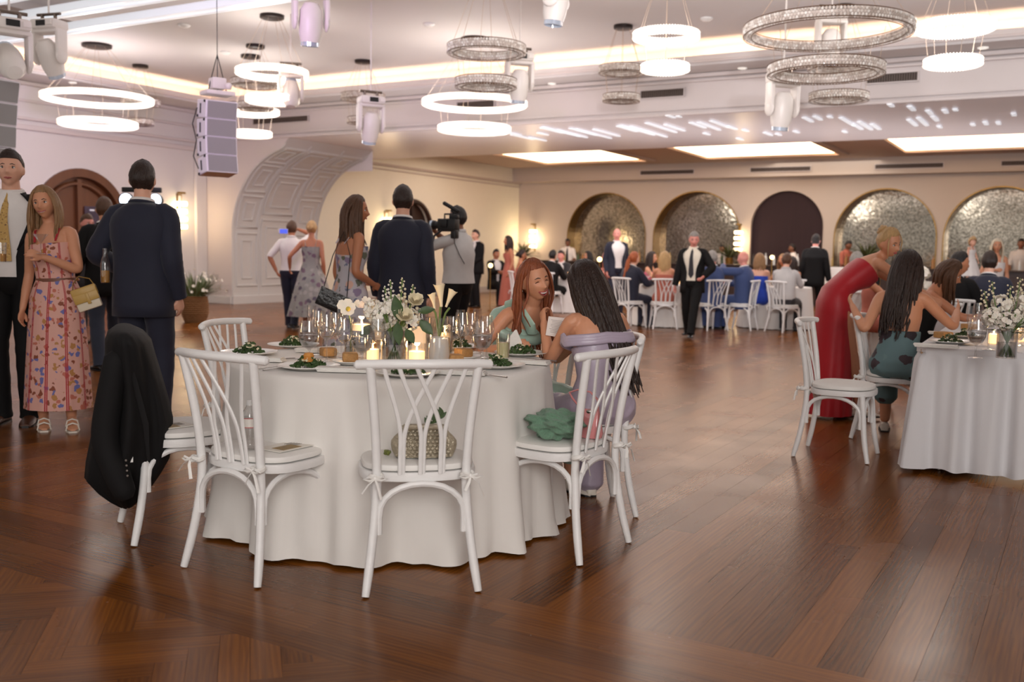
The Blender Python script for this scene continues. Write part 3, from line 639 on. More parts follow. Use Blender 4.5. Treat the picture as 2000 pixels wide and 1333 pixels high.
# ---------------- cross-back chairs ----------------
m_chair = mat('white_painted_wood', (238, 236, 234), .38, vary=.05, scale=9, stretch=(1, 1, 3), bump=.12, bscale=60)
m_cush = mat('white_seat_pad', (240, 237, 232), .55, vary=.03)
def make_chair(label, loc, rz, group):
    t = thing('cross_back_chair', label, 'chair', loc, rz, group)
    # rounded seat frame: flat at the back, round in front
    def seat_outline(rx, ry, y0, n=36):
        out = []
        for k in range(n):
            a = 2 * PI * k / n; x, y = math.cos(a), math.sin(a)
            e = .8 if y > 0 else .55
            out.append((rx * math.copysign(abs(x) ** .85, x), y0 + ry * math.copysign(abs(y) ** e, y) * (1.0 if y > 0 else .86)))
        return out
    mb = MB(); O = seat_outline(.225, .215, .0); I = seat_outline(.185, .175, .0); z0, z1 = .418, .452
    R = [[(x, y, z0) for x, y in O], [(x * 1.01, y * 1.01, (z0 + z1) / 2) for x, y in O], [(x, y, z1) for x, y in O], [(x, y, z1) for x, y in I]]
    mb.rings(R, cap=False); mb.rings([[(x, y, z0 + .004) for x, y in O]] + [[(x, y, z0 + .004) for x, y in I]], cap=False)
    mb.bm.faces.new([mb.bm.verts.new((x, y, z1 - .006)) for x, y in I]); mb.bm.faces.new([mb.bm.verts.new((x, y, z0 + .006)) for x, y in reversed(I)])
    mb.build('seat_frame', m_chair, t)
    mb = MB(); C = [[(x * f, y * f - .002, z) for x, y in O] for f, z in ((.90, .454), (.955, .458), (.965, .468), (.95, .478), (.86, .484), (.5, .487), (.05, .488))]
    mb.rings(C, cap=True); cu = mb.build('seat_cushion', m_cush, t)
    for s in (-1, 1):   # bow ties round the back posts
        mb = MB(); c = Vector((s * .172, -.205, .445))
        mb.tube([c + Vector((math.cos(a) * .024, math.sin(a) * .024, .004 * math.sin(2 * a))) for a in [2 * PI * k / 12 for k in range(12)]], .007, 6, closed=True, flat=1.6)
        mb.ball(c + Vector((s * .006, -.03, 0)), .011, 8)
        for d in (-1, 1):
            p = c + Vector((s * .006, -.034, 0)); mb.tube([p, p + Vector((d * .025, -.008, .010)), p + Vector((d * .042, -.004, .001)), p + Vector((d * .022, -.006, -.006)), p], .0045, 5)
            mb.tube([p, p + Vector((d * .018 + s * .01, -.012, -.02)), p + Vector((d * .036 + s * .014, -.016, -.062 - .012 * d))], [.0045, .006, .0065], 4, flat=.35)
        mb.build('bow_tie', m_cush, cu)
    for s in (-1, 1):   # front legs
        pts = catmull([(s * .172, .155, .425), (s * .176, .168, .30), (s * .184, .182, .15), (s * .200, .210, .004)], 4)
        mb = MB(); mb.tube(pts, [.0175] * (len(pts) - 4) + [.017, .016, .015, .0145], 10); mb.build('leg', m_chair, t)
    for s in (-1, 1):   # back posts run from the floor to the top rail
        pts = catmull([(s * .212, -.248, .004), (s * .19, -.215, .16), (s * .172, -.192, .34), (s * .169, -.192, .46), (s * .178, -.212, .64), (s * .199, -.252, .862)], 5)
        mb = MB(); mb.tube(pts, [.0145, .0155, .0165] + [.0175] * (len(pts) - 3), 10); mb.build('back_post', m_chair, t)
    pts = catmull([(-.246, -.232, .868), (-.20, -.252, .872), (-.10, -.286, .876), (0, -.298, .877), (.10, -.286, .876), (.20, -.252, .872), (.246, -.232, .868)], 5)
    mb = MB(); mb.tube(pts, .0182, 12, round_ends=True); mb.build('top_rail', m_chair, t)
    def rail_y(x): return -.298 + .046 * (x / .2) ** 2
    def seat_y(x): return -.188 + .006 * abs(x) / .1
    for x0, x1, q in ((-.082, -.152, 0), (-.070, .034, 1), (-.006, -.098, 0), (.006, .098, 1), (.070, -.034, 0), (.082, .152, 1)):
        P = []
        for k in range(15):
            u = k / 14.0; v = max(0.0, (u - .30) / .70); f = v * v * (1.9 - .9 * v)
            x = x0 + (x1 - x0) * f; z = .448 + (.865 - .448) * u
            P.append((x, seat_y(x0) + (rail_y(x1) - seat_y(x0)) * (u ** 1.35) + (.004 if q else -.004), z))
        mb = MB(); mb.tube(P, .0085, 8, flat=.72, up=(0, 1, 0)); mb.build('back_slat', m_chair, t)
    L = {(-1, 1): Vector((-.181, .176, .21)), (1, 1): Vector((.181, .176, .21)), (-1, -1): Vector((-.184, -.206, .225)), (1, -1): Vector((.184, -.206, .225))}
    for A, B in (((-1, -1), (1, -1)), ((-1, -1), (-1, 1)), ((1, -1), (1, 1)), ((-1, 1), (1, 1))):
        p, q = L[A], L[B]; d = (q - p).normalized(); cen = Vector((0, 0, .3)) - (p + q) / 2; cen.z = 0; cen = cen.normalized() * .024 if A[0] != B[0] or A[1] != B[1] else Vector()
        p = p + d * .024 + cen * .3; q = q - d * .024 + cen * .3; P = [p, p + Vector((0, 0, .035))]
        n = 12; w = (q - p)
        for k in range(n + 1):
            a = PI * k / n; P.append(p + w * (.5 - .5 * math.cos(a)) * 1.0 + Vector((0, 0, .06 + .128 * math.sin(a) ** .8)))
        P += [q + Vector((0, 0, .035)), q]
        mb = MB(); mb.tube(P, .0125, 8); mb.build('bentwood_brace', m_chair, t)
    return t
GM = 'white cross-back chairs around the round table in front'; GF = 'white cross-back chairs at the far tables'
chair0 = make_chair('white cross-back chair at the centre with a woven silver clutch on its seat', (-.37, 3.85, 0), math.radians(12), GM)
def chair_at(x, y, facing_deg, label, group):   # facing = world angle of the sitter's gaze
    return dup(chair0, (x, y, 0), math.radians(facing_deg - 90), label, group)
chair_at(-.99, 3.97, 57, 'white cross-back chair holding a water bottle and a folded programme, left of the centre chair', GM)
chair_at(-1.49, 4.445, 29, 'white cross-back chair under the black jacket at the left', GM)
chair_at(-1.34, 5.34, -15, 'white cross-back chair at the back left of the round table, seen over the nearer chair', GM)
chair_at(.215, 4.30, 145, 'white cross-back chair carrying the green scarf and the pink handbag', GM)
chair_at(.345, 4.93, 190, 'white cross-back chair the woman in lilac sits on', GM)
chair_at(.07, 5.62, 232, 'white cross-back chair the laughing red-haired woman sits on', GM)
GR = 'white cross-back chairs by the skirted table at the right'
chair_at(2.16, 6.40, -29, 'empty white cross-back chair at the end of the skirted table, nearest at the right', GR)
chair_at(2.76, 7.10, -25, 'white cross-back chair of the woman in the teal floral dress', GR)
chair_at(3.45, 8.35, -30, 'white cross-back chair of the woman in the sleeveless black dress', GR)
# ---------------- people ----------------
def skin_mat(n, rgb): return mat('skin_' + n, rgb, .5, sub=.12, vary=.05, scale=14)
SKIN = {'fair': skin_mat('fair', (226, 172, 146)), 'warm': skin_mat('warm', (212, 150, 116)), 'tan': skin_mat('tan', (190, 126, 92)), 'brown': skin_mat('brown', (128, 82, 58)), 'pink': skin_mat('pink', (224, 150, 136))}
def hair_mat(n, rgb, v=.35): return mat('hair_' + n, rgb, .42, vary=v, scale=16, stretch=(3, 3, .35), bump=.8, bscale=60, spec=.45)
HAIR = {'dark': hair_mat('dark_brown', (44, 27, 20)), 'black': hair_mat('black', (26, 19, 18)), 'brown': hair_mat('brown', (88, 58, 38)), 'auburn': hair_mat('auburn', (138, 72, 40)), 'blonde': hair_mat('blonde', (196, 158, 108)), 'dirty': hair_mat('dark_blonde', (150, 112, 74)), 'grey': hair_mat('grey', (150, 144, 138)), 'white': hair_mat('platinum', (226, 212, 186)), 'orange': hair_mat('copper', (176, 92, 50))}
def cloth(n, rgb, r=.8, **k): return mat('cloth_' + n, rgb, r, **dict(dict(vary=.10, scale=10, bump=.35, bscale=9, sheen=.1), **k))
CL = dict(black=cloth('black', (15, 13, 14), sheen=0, spec=.3), navy=cloth('navy', (30, 32, 50)), blue=cloth('mid_blue', (58, 74, 118)), white=cloth('white_shirt', (232, 226, 222)), cream=cloth('cream_shirt', (232, 222, 204)), grey=cloth('grey_shirt', (196, 192, 190)), char=cloth('charcoal', (46, 44, 48)), red=cloth('red_dress', (178, 14, 30), .5), terra=cloth('terracotta', (176, 98, 80)), pink=cloth('pink', (206, 92, 120)), royal=cloth('royal_blue', (34, 68, 176)), mint=cloth('mint_satin', (166, 194, 178), .35, bump=.5, bscale=14), lilac=cloth('lilac_satin', (180, 166, 184), .35, bump=.5, bscale=14), wine=cloth('dark_wine', (56, 26, 34)), jeans=cloth('dark_denim', (52, 60, 78)), plum=cloth('plum_shadow', (96, 72, 92)))
def make_floral(name, base, cols, scale=16.0, thr=.36, stripes=None, rough=.7):
    m = bpy.data.materials.new(name); m.use_nodes = True; nt = m.node_tree; p = nt.nodes['Principled BSDF']; L = nt.links
    uv = nt.nodes.new('ShaderNodeUVMap'); tc = nt.nodes.new('ShaderNodeTexCoord')
    n0 = nt.nodes.new('ShaderNodeTexNoise'); n0.inputs['Scale'].default_value = 22; L.new(tc.outputs['Object'], n0.inputs[0])
    ad = nt.nodes.new('ShaderNodeVectorMath'); ad.operation = 'MULTIPLY_ADD'; ad.inputs[1].default_value = (.06, .06, .06); L.new(n0.outputs['Color'], ad.inputs[0]); L.new(tc.outputs['Object'], ad.inputs[2])
    v = nt.nodes.new('ShaderNodeTexVoronoi'); v.inputs['Scale'].default_value = scale; L.new(ad.outputs[0], v.inputs[0])
    r = nt.nodes.new('ShaderNodeValToRGB'); r.color_ramp.interpolation = 'CONSTANT'; sp = nt.nodes.new('ShaderNodeSeparateColor'); L.new(v.outputs['Color'], sp.inputs[0]); L.new(sp.outputs[0], r.inputs[0])
    e = r.color_ramp.elements; e[0].color = lin(cols[0]) + (1,); e[1].position = 1 / len(cols); e[1].color = lin(cols[1]) + (1,)
    for i, c in enumerate(cols[2:]): x = e.new((i + 2) / len(cols)); x.color = lin(c) + (1,)
    lt = nt.nodes.new('ShaderNodeMath'); lt.operation = 'LESS_THAN'; lt.inputs[1].default_value = thr; L.new(v.outputs['Distance'], lt.inputs[0])
    mx = nt.nodes.new('ShaderNodeMix'); mx.data_type = 'RGBA'; L.new(lt.outputs[0], mx.inputs[0]); mx.inputs[6].default_value = lin(base) + (1,); L.new(r.outputs[0], mx.inputs[7]); out = mx.outputs[2]
    if stripes:
        n, col = stripes; s = nt.nodes.new('ShaderNodeSeparateXYZ'); L.new(uv.outputs[0], s.inputs[0])
        a = nt.nodes.new('ShaderNodeMath'); a.operation = 'MULTIPLY'; a.inputs[1].default_value = n; L.new(s.outputs[0], a.inputs[0])
        f = nt.nodes.new('ShaderNodeMath'); f.operation = 'FRACT'; L.new(a.outputs[0], f.inputs[0])
        w = nt.nodes.new('ShaderNodeValToRGB'); w.color_ramp.interpolation = 'CONSTANT'; E_ = w.color_ramp.elements
        E_[0].position = 0; E_[0].color = (1, 1, 1, 1); E_[1].position = .055; E_[1].color = (0, 0, 0, 1)
        for q, c in ((.085, 1), (.14, 0)): x = E_.new(q); x.color = (c, c, c, 1)
        L.new(f.outputs[0], w.inputs[0]); m2 = nt.nodes.new('ShaderNodeMix'); m2.data_type = 'RGBA'; L.new(w.outputs[0], m2.inputs[0]); L.new(out, m2.inputs[6]); m2.inputs[7].default_value = lin(col) + (1,); out = m2.outputs[2]
    L.new(out, p.inputs['Base Color']); p.inputs['Roughness'].default_value = rough; _M[name] = m; return m
CL['stripefloral'] = make_floral('striped_floral_print', (222, 168, 154), [(186, 130, 74), (110, 110, 168), (140, 74, 50), (196, 110, 90), (222, 168, 154)], 24, .42, (10, (176, 40, 52)))
CL['floral'] = make_floral('pastel_floral_print', (196, 190, 196), [(148, 130, 158), (222, 178, 160), (120, 126, 150), (108, 112, 96), (210, 200, 206)], 15, .5)
CL['tulle'] = make_floral('muted_floral_tulle', (150, 148, 142), [(120, 96, 112), (140, 140, 136), (92, 84, 96), (170, 164, 160)], 12, .45)
CL['tealfloral'] = make_floral('teal_floral_print', (104, 132, 136), [(104, 132, 136), (50, 40, 46), (112, 140, 142), (70, 56, 62)], 10, .42)
CL['tie'] = make_floral('yellow_check_tie', (196, 158, 92), [(150, 112, 62), (206, 172, 110), (120, 88, 60)], 60, .35)

class Pose:
    def __init__(s, H=1.75, sex='m', pitch=0, roll=0, twist=0, head=(0, 0, 0), seated=False, seat=.475, wr=None, wl=None, er=None, el=None, fr=None, fl=None, hip_shift=(0, 0), pelvis=None, knees=.09, curve=1.0, shrug=0, hinge=.42):
        k = s.k = H / 1.75; s.H = H; s.sex = sex; s.seated = seated
        s.p = Vector(pelvis) if pelvis else (Vector((hip_shift[0], hip_shift[1], .955 * k)) if not seated else Vector((hip_shift[0], -.06 + hip_shift[1], seat + .10 * k)))
        s.rad = (math.radians(pitch), math.radians(roll), math.radians(twist)); s.curve = curve
        s.F = []; pos = s.p.copy(); N = 24; top = .56 * k
        for i in range(N + 1):
            h = top * i / N; f = min(1, (h / (hinge * k)) ** .8) if pitch or roll or twist else 0
            R = Matrix.Rotation(s.rad[2] * f, 3, 'Z') @ Matrix.Rotation(-s.rad[0] * f, 3, 'X') @ Matrix.Rotation(s.rad[1] * f, 3, 'Y')
            s.F.append((h, pos.copy(), R)); pos = pos + R @ Vector((0, 0, top / N))
        sw = (.166 if sex == 'm' else .142) * k
        _, c, R = s.frame(.452 * k); s.shR = R
        s.sh = {1: c + R @ Vector((sw, 0, shrug)), -1: c + R @ Vector((-sw, 0, shrug))}
        l1, l2 = .295 * k, .255 * k; s.l1, s.l2 = l1, l2
        s.el, s.wr = {}, {}
        for sd, w, e in ((1, wr, er), (-1, wl, el)):
            tgt = Vector(w) if w is not None else s.sh[sd] + Vector((sd * .055, .05, -.525 * k))
            hint = Vector(e) if e is not None else Vector((sd * .35, -1, -.3))
            s.el[sd], s.wr[sd] = ik(s.sh[sd], tgt, l1, l2, hint)
        hp = .088 * k; s.hip = {1: s.p + Vector((hp, 0, -.03)), -1: s.p + Vector((-hp, 0, -.03))}
        s.kn, s.an = {}, {}; L1, L2 = .43 * k, .42 * k
        for sd, f in ((1, fr), (-1, fl)):
            if f is None: f = (sd * .10, .02, .085 * k) if not seated else (sd * .12, .36 * k, .085 * k)
            s.kn[sd], s.an[sd] = ik(s.hip[sd], Vector(f), L1, L2, Vector((sd * .12, 1, .1 if not seated else .9)))
        hy, hpch, hr = [math.radians(v) for v in head]
        _, nb, R = s.frame(.545 * k); s.neck0 = nb
        HR = Matrix.Rotation(hy, 3, 'Z') @ Matrix.Rotation(-hpch, 3, 'X') @ Matrix.Rotation(hr, 3, 'Y'); s.HR = HR
        up = (R @ Vector((0, 0, 1)) * .6 + HR @ Vector((0, 0, 1)) * .4).normalized()
        s.neck1 = nb + up * .040 * k + HR @ Vector((0, .012, 0)); s.hc = s.neck1 + HR @ Vector((0, .02, .095 * k))
    def frame(s, h):
        i = min(len(s.F) - 2, max(0, int(h / s.F[-1][0] * (len(s.F) - 1)))); h0, p0, R0 = s.F[i]
        if h < 0: return h, s.p + Vector((0, 0, h)), s.F[0][2]
        return h, p0 + R0 @ Vector((0, 0, h - h0)), R0
def ik(S, T, l1, l2, hint):
    d = T - S; D = d.length
    if D > (l1 + l2) * .998: T = S + d.normalized() * (l1 + l2) * .998; d = T - S; D = d.length
    D = max(D, abs(l1 - l2) + .02); n = d.normalized(); T = S + n * D
    a = (l1 * l1 - l2 * l2 + D * D) / (2 * D); h = math.sqrt(max(0, l1 * l1 - a * a))
    q = hint - n * hint.dot(n); q = q.normalized() if q.length > 1e-5 else n.orthogonal().normalized()
    return S + n * a + q * h, T
TORSO = {'m': [(-.115, .085, .075), (-.07, .155, .108), (0, .168, .118), (.07, .158, .108), (.13, .150, .103), (.22, .158, .110), (.31, .172, .122), (.39, .176, .122), (.435, .168, .106), (.475, .140, .088), (.505, .094, .074), (.535, .064, .062)],
         'f': [(-.115, .085, .075), (-.07, .160, .112), (0, .172, .120), (.07, .150, .104), (.14, .120, .086), (.22, .126, .090), (.31, .142, .100), (.39, .142, .094), (.435, .134, .084), (.475, .108, .072), (.505, .072, .062), (.535, .050, .050)]}
def torso_rings(P, infl=0.0, h0=-.2, h1=.6, n=28, prof=None, gap=None, fluff=None):
    k = P.k; T = prof or TORSO[P.sex]; out = []
    for (h, w, d) in T:
        if h < h0 - 1e-6 or h > h1 + 1e-6: continue
        _, c, R = P.frame(h * k); ring = []; g = gap(h) if gap else 0.0
        for j in range(n + (1 if gap else 0)):
            a = (PI / 2 + g) + (2 * PI - 2 * g) * j / n
            x, y = math.cos(a), math.sin(a)
            ww, dd = w * k + infl, d * k + infl
            q = Vector((ww * math.copysign(abs(x) ** .9, x), dd * math.copysign(abs(y) ** .9, y), 0))
            if fluff: q *= 1 + fluff(a, h)
            ring.append(c + R @ q)
        out.append(ring)
    return out
def head_mesh(mb, P, fac=1.0):
    r = bmesh.ops.create_icosphere(mb.bm, subdivisions=4, radius=1.0); k = P.k ** .5 * (1.0 if P.sex == 'm' else .95) * fac; m = P.sex == 'm'
    g = lambda u, v, cu, cv, su, sv: math.exp(-((u - cu) / su) ** 2 - ((v - cv) / sv) ** 2)
    for v in r['verts']:
        x, y, z = v.co
        X = x * .079; Y = y * (.094 if y > 0 else .102); Z = z * (.120 if z > 0 else .116)
        if z < 0:
            t = -z; X *= 1 - (.30 if m else .38) * t ** 1.4; Y = Y * (1 - .10 * t) + (.012 * t if y > 0 else 0)
            if y < 0: Y *= 1 - .45 * t ** 1.2
        if y > 0:
            Y *= 1 - .10 * (1 - y) * 0; Y = min(Y, .090 + .0) if abs(X) < .05 else Y
            ax = abs(X)
            Y += .026 * g(X, Z, 0, -.031, .0125, .015) + .016 * g(X, Z, 0, -.010, .0095, .024) + .008 * g(ax, Z, .012, -.037, .008, .008)
            Y -= .013 * g(ax, Z, .031, .002, .017, .012); Y += .006 * g(ax, Z, .028, .021, .024, .008)
            Y += .005 * g(ax, Z, .046, -.022, .018, .018); Y += .007 * g(X, Z, 0, -.066, .024, .010) - .004 * g(X, Z, 0, -.083, .02, .006); Y += .008 * g(X, Z, 0, -.100, .022, .016)
        v.co = P.hc + P.HR @ (Vector((X, Y, Z)) * k)
    for sd in (-1, 1):
        mb.ball(P.hc + P.HR @ (Vector((sd * .078, -.012, -.008)) * k), (.010 * k, .020 * k, .031 * k), 10, rot=P.HR @ Matrix.Rotation(sd * .35, 3, 'Z'))
    return k
def hand(mb, wp, d, n, sd, k=1.0, curl=.5, spread=0.0, thumb=.6):
    d = d.normalized(); n = (n - d * n.dot(d)).normalized(); lat = d.cross(n) * -sd   # lat points to the thumb side
    ell = lambda c, a, b: [c + lat * a * math.cos(t) + n * b * math.sin(t) for t in [2 * PI * j / 10 for j in range(10)]]
    mb.rings([ell(wp - d * .02, .026 * k, .019 * k), ell(wp + d * .02 * k, .031 * k, .018 * k), ell(wp + d * .055 * k, .040 * k, .016 * k), ell(wp + d * .09 * k, .039 * k, .013 * k), ell(wp + d * .098 * k, .030 * k, .008 * k)])
    for i, L in enumerate((.070, .080, .074, .058)):
        off = (.029 - .0195 * i) * k; c = wp + d * (.088 - .004 * abs(i - 1)) * k + lat * off; a = 0.0; q = [c]; dd = d + lat * spread * (1.5 - i) * .25; dd.normalize()
        for seg, an in ((.45, .55), (.32, .85), (.26, .6)):
            a += curl * an * 1.35; q.append(q[-1] + (dd * math.cos(a) + n * math.sin(a)) * L * k * seg)
        mb.tube(q, [.0095 * k, .009 * k, .0082 * k, .0068 * k], 7, round_ends=True)
    c = wp + d * .022 * k + lat * .022 * k; t = (d * .62 + lat * (.75 - .5 * curl * thumb) + n * (.15 + curl * .55)).normalized(); q = [c, c + t * .035 * k, c + (t * .8 + d * .3).normalized() * .062 * k, c + (t * .55 + d * .55 + n * curl * .3).normalized() * .088 * k]
    mb.tube(q, [.014 * k, .012 * k, .0105 * k, .008 * k], 8, round_ends=True)
def limb(mb, pts, rad, n=12, sub=4, **kw):
    P = catmull(pts, sub); R = []
    for i in range(len(P)):
        t = i / sub; a = min(int(t), len(rad) - 2); f = t - a; R.append(rad[a] * (1 - f) + rad[a + 1] * f)
    mb.tube(P, R, n, round_ends=True, **kw)
def arm_pts(P, sd):
    S, E_, W_ = P.sh[sd], P.el[sd], P.wr[sd]; _, c, R = P.frame(.445 * P.k)
    inn = c + R @ Vector((sd * .07, 0, .012)); e1 = E_ + (S - E_).normalized() * .03; e2 = E_ + (W_ - E_).normalized() * .03
    return [inn, S, S.lerp(E_, .5), e1, e2, E_.lerp(W_, .4), W_]
def remeshed(mb, name, m, parent, vox, smooth=3):
    o = mb.build(name, m, None, smooth=False, normals=True)
    md = o.modifiers.new('r', 'REMESH'); md.mode = 'VOXEL'; md.voxel_size = vox; md.use_smooth_shade = True
    if smooth: s = o.modifiers.new('s', 'SMOOTH'); s.iterations = smooth; s.factor = .5
    dg = bpy.context.evaluated_depsgraph_get(); me = bpy.data.meshes.new_from_object(o.evaluated_get(dg)); me.name = name
    o.modifiers.clear(); old = o.data; o.data = me; bpy.data.meshes.remove(old)
    if m and not me.materials: me.materials.append(m)
    me.polygons.foreach_set('use_smooth', [True] * len(me.polygons)); me.update()
    if parent is not None: o.parent = parent
    return o
def body(P, root, skin, vox,  hands=None, curl=(.5, .5), spread=(0, 0), palm=(None, None), feet=True):
    k = P.k; m = P.sex == 'm'; mb = MB(); mb.rings(torso_rings(P)); s = k * (1.0 if m else .84)
    if not m:
        _, c, R = P.frame(.345 * k)
        for sd in (-1, 1): mb.ball(c + R @ Vector((sd * .064 * k, .062 * k, 0)), (.058 * k, .056 * k, .058 * k), 14)
    for i, sd in enumerate((1, -1)):
        A = arm_pts(P, sd); limb(mb, A, [.050 * s, .053 * s, .049 * s, .040 * s, .041 * s, .040 * s, .026 * s])
        fd = (P.wr[sd] - P.el[sd]).normalized(); pn = palm[i]
        pn = Vector(pn) if pn is not None else Vector((-sd, .15, 0))
        if abs(pn.normalized().dot(fd)) > .95: pn = Vector((0, 0, -1)) if abs(fd.z) < .8 else Vector((-sd, 0, 0))
        hand(mb, P.wr[sd], (hands[i] if hands and hands[i] is not None else fd) if not (hands and hands[i] is not None) else Vector(hands[i]), pn, sd, .98 * s, curl[i], spread[i])
        H_, K, A_ = P.hip[sd], P.kn[sd], P.an[sd]; L = k * (1.0 if m else .97)
        limb(mb, [P.p + Vector((sd * .05, 0, .03)), H_, H_.lerp(K, .5), K + (H_ - K).normalized() * .04, K + (A_ - K).normalized() * .05, K.lerp(A_, .35), A_], [.09 * L, .098 * L, .080 * L, .058 * L, .054 * L, .056 * L, .036 * L])
    nd = (P.neck1 - P.neck0); mb.tube([P.neck0 - nd * .5, P.neck0, P.neck1, P.hc + P.HR @ Vector((0, -.01, -.02))], [.062 * s, .056 * s, .054 * s, .05 * s], 14)
    hk = head_mesh(mb, P); o = remeshed(mb, 'body', skin, root, vox, 1 if vox < .0085 else 2); return o, hk
def face(P, root, hk, lips=(170, 84, 80), brow='dark', eye=(70, 50, 38), smile=0, closed=False):
    T = lambda x, y, z: P.hc + P.HR @ (Vector((x, y, z)) * hk)
    wm = mat('eye_white', (236, 230, 226), .25); im = mat('iris_%d_%d_%d' % eye, eye, .2)
    for sd in (-1, 1):
        if not closed:
            mb = MB(); mb.ball(T(sd * .0310, .0735, .003), (.0140 * hk, .0105 * hk, .0082 * hk), 14, rot=P.HR); e = mb.build('eye', wm, root)
            mb = MB(); mb.ball(T(sd * .0310, .0822, .003), (.0060 * hk, .003 * hk, .0062 * hk), 12, rot=P.HR); mb.build('iris', im, e)
        mb = MB(); mb.tube([T(sd * .0170, .0800, .0075 if not closed else .000), T(sd * .0305, .0845, .0125 if not closed else .005), T(sd * .0445, .0750, .0065 if not closed else -.002)], .0022 * hk, 5); mb.build('eyelid', HAIR['dark'], root)
        mb = MB(); mb.tube([T(sd * .0145, .0895, .0225), T(sd * .030, .0875, .0275), T(sd * .046, .0765, .0205)], [.0028 * hk, .0032 * hk, .0014 * hk], 6); mb.build('eyebrow', HAIR[brow], root)
    lm = mat('lips_%d_%d_%d' % lips, lips, .4); yl = .0900
    if smile == 0:
        mb = MB(); mb.tube([T(-.024, yl - .012, -.0635), T(-.010, yl - .002, -.062), T(0, yl, -.0635), T(.010, yl - .002, -.062), T(.024, yl - .012, -.0635)], [.0015 * hk, .0036 * hk, .0034 * hk, .0036 * hk, .0015 * hk], 6)
        mb.tube([T(-.022, yl - .011, -.066), T(0, yl - .001, -.0705), T(.022, yl - .011, -.066)], [.0015 * hk, .0045 * hk, .0015 * hk], 6); mb.build('mouth', lm, root)
    else:
        w, d = (.029, .010) if smile == 1 else (.031, .026); zt = -.058
        N = 12; up = [(-w + 2 * w * i / N, zt - .004 * math.sin(PI * i / N) * (1 if smile == 1 else .6) + .004 * abs(-1 + 2 * i / N) ** 2) for i in range(N + 1)]
        dn = [(w - 2 * w * i / N, zt + .004 - d * math.sin(PI * i / N)) for i in range(1, N)]
        yy = lambda x: yl - .001 - 11 * x * x
        loop = [T(x, yy(x), z) for x, z in up + dn]
        mb = MB(); mb.bm.faces.new([mb.bm.verts.new(p) for p in loop]); mo = mb.build('mouth', mat('mouth_inside', (84, 24, 26), .5), root, smooth=False)
        mb = MB(); mb.tube(loop, .0033 * hk, 6, closed=True); mb.build('lips', lm, mo)
        mb = MB(); mb.rings([[T(x * .88, yy(x) + .0015, z) for x, z in up], [T(x * .86, yy(x) + .0022, z - (.0065 if smile == 1 else .009)) for x, z in up]], cap=False, loop=False); mb.build('teeth', mat('teeth', (240, 236, 228), .3), mo)
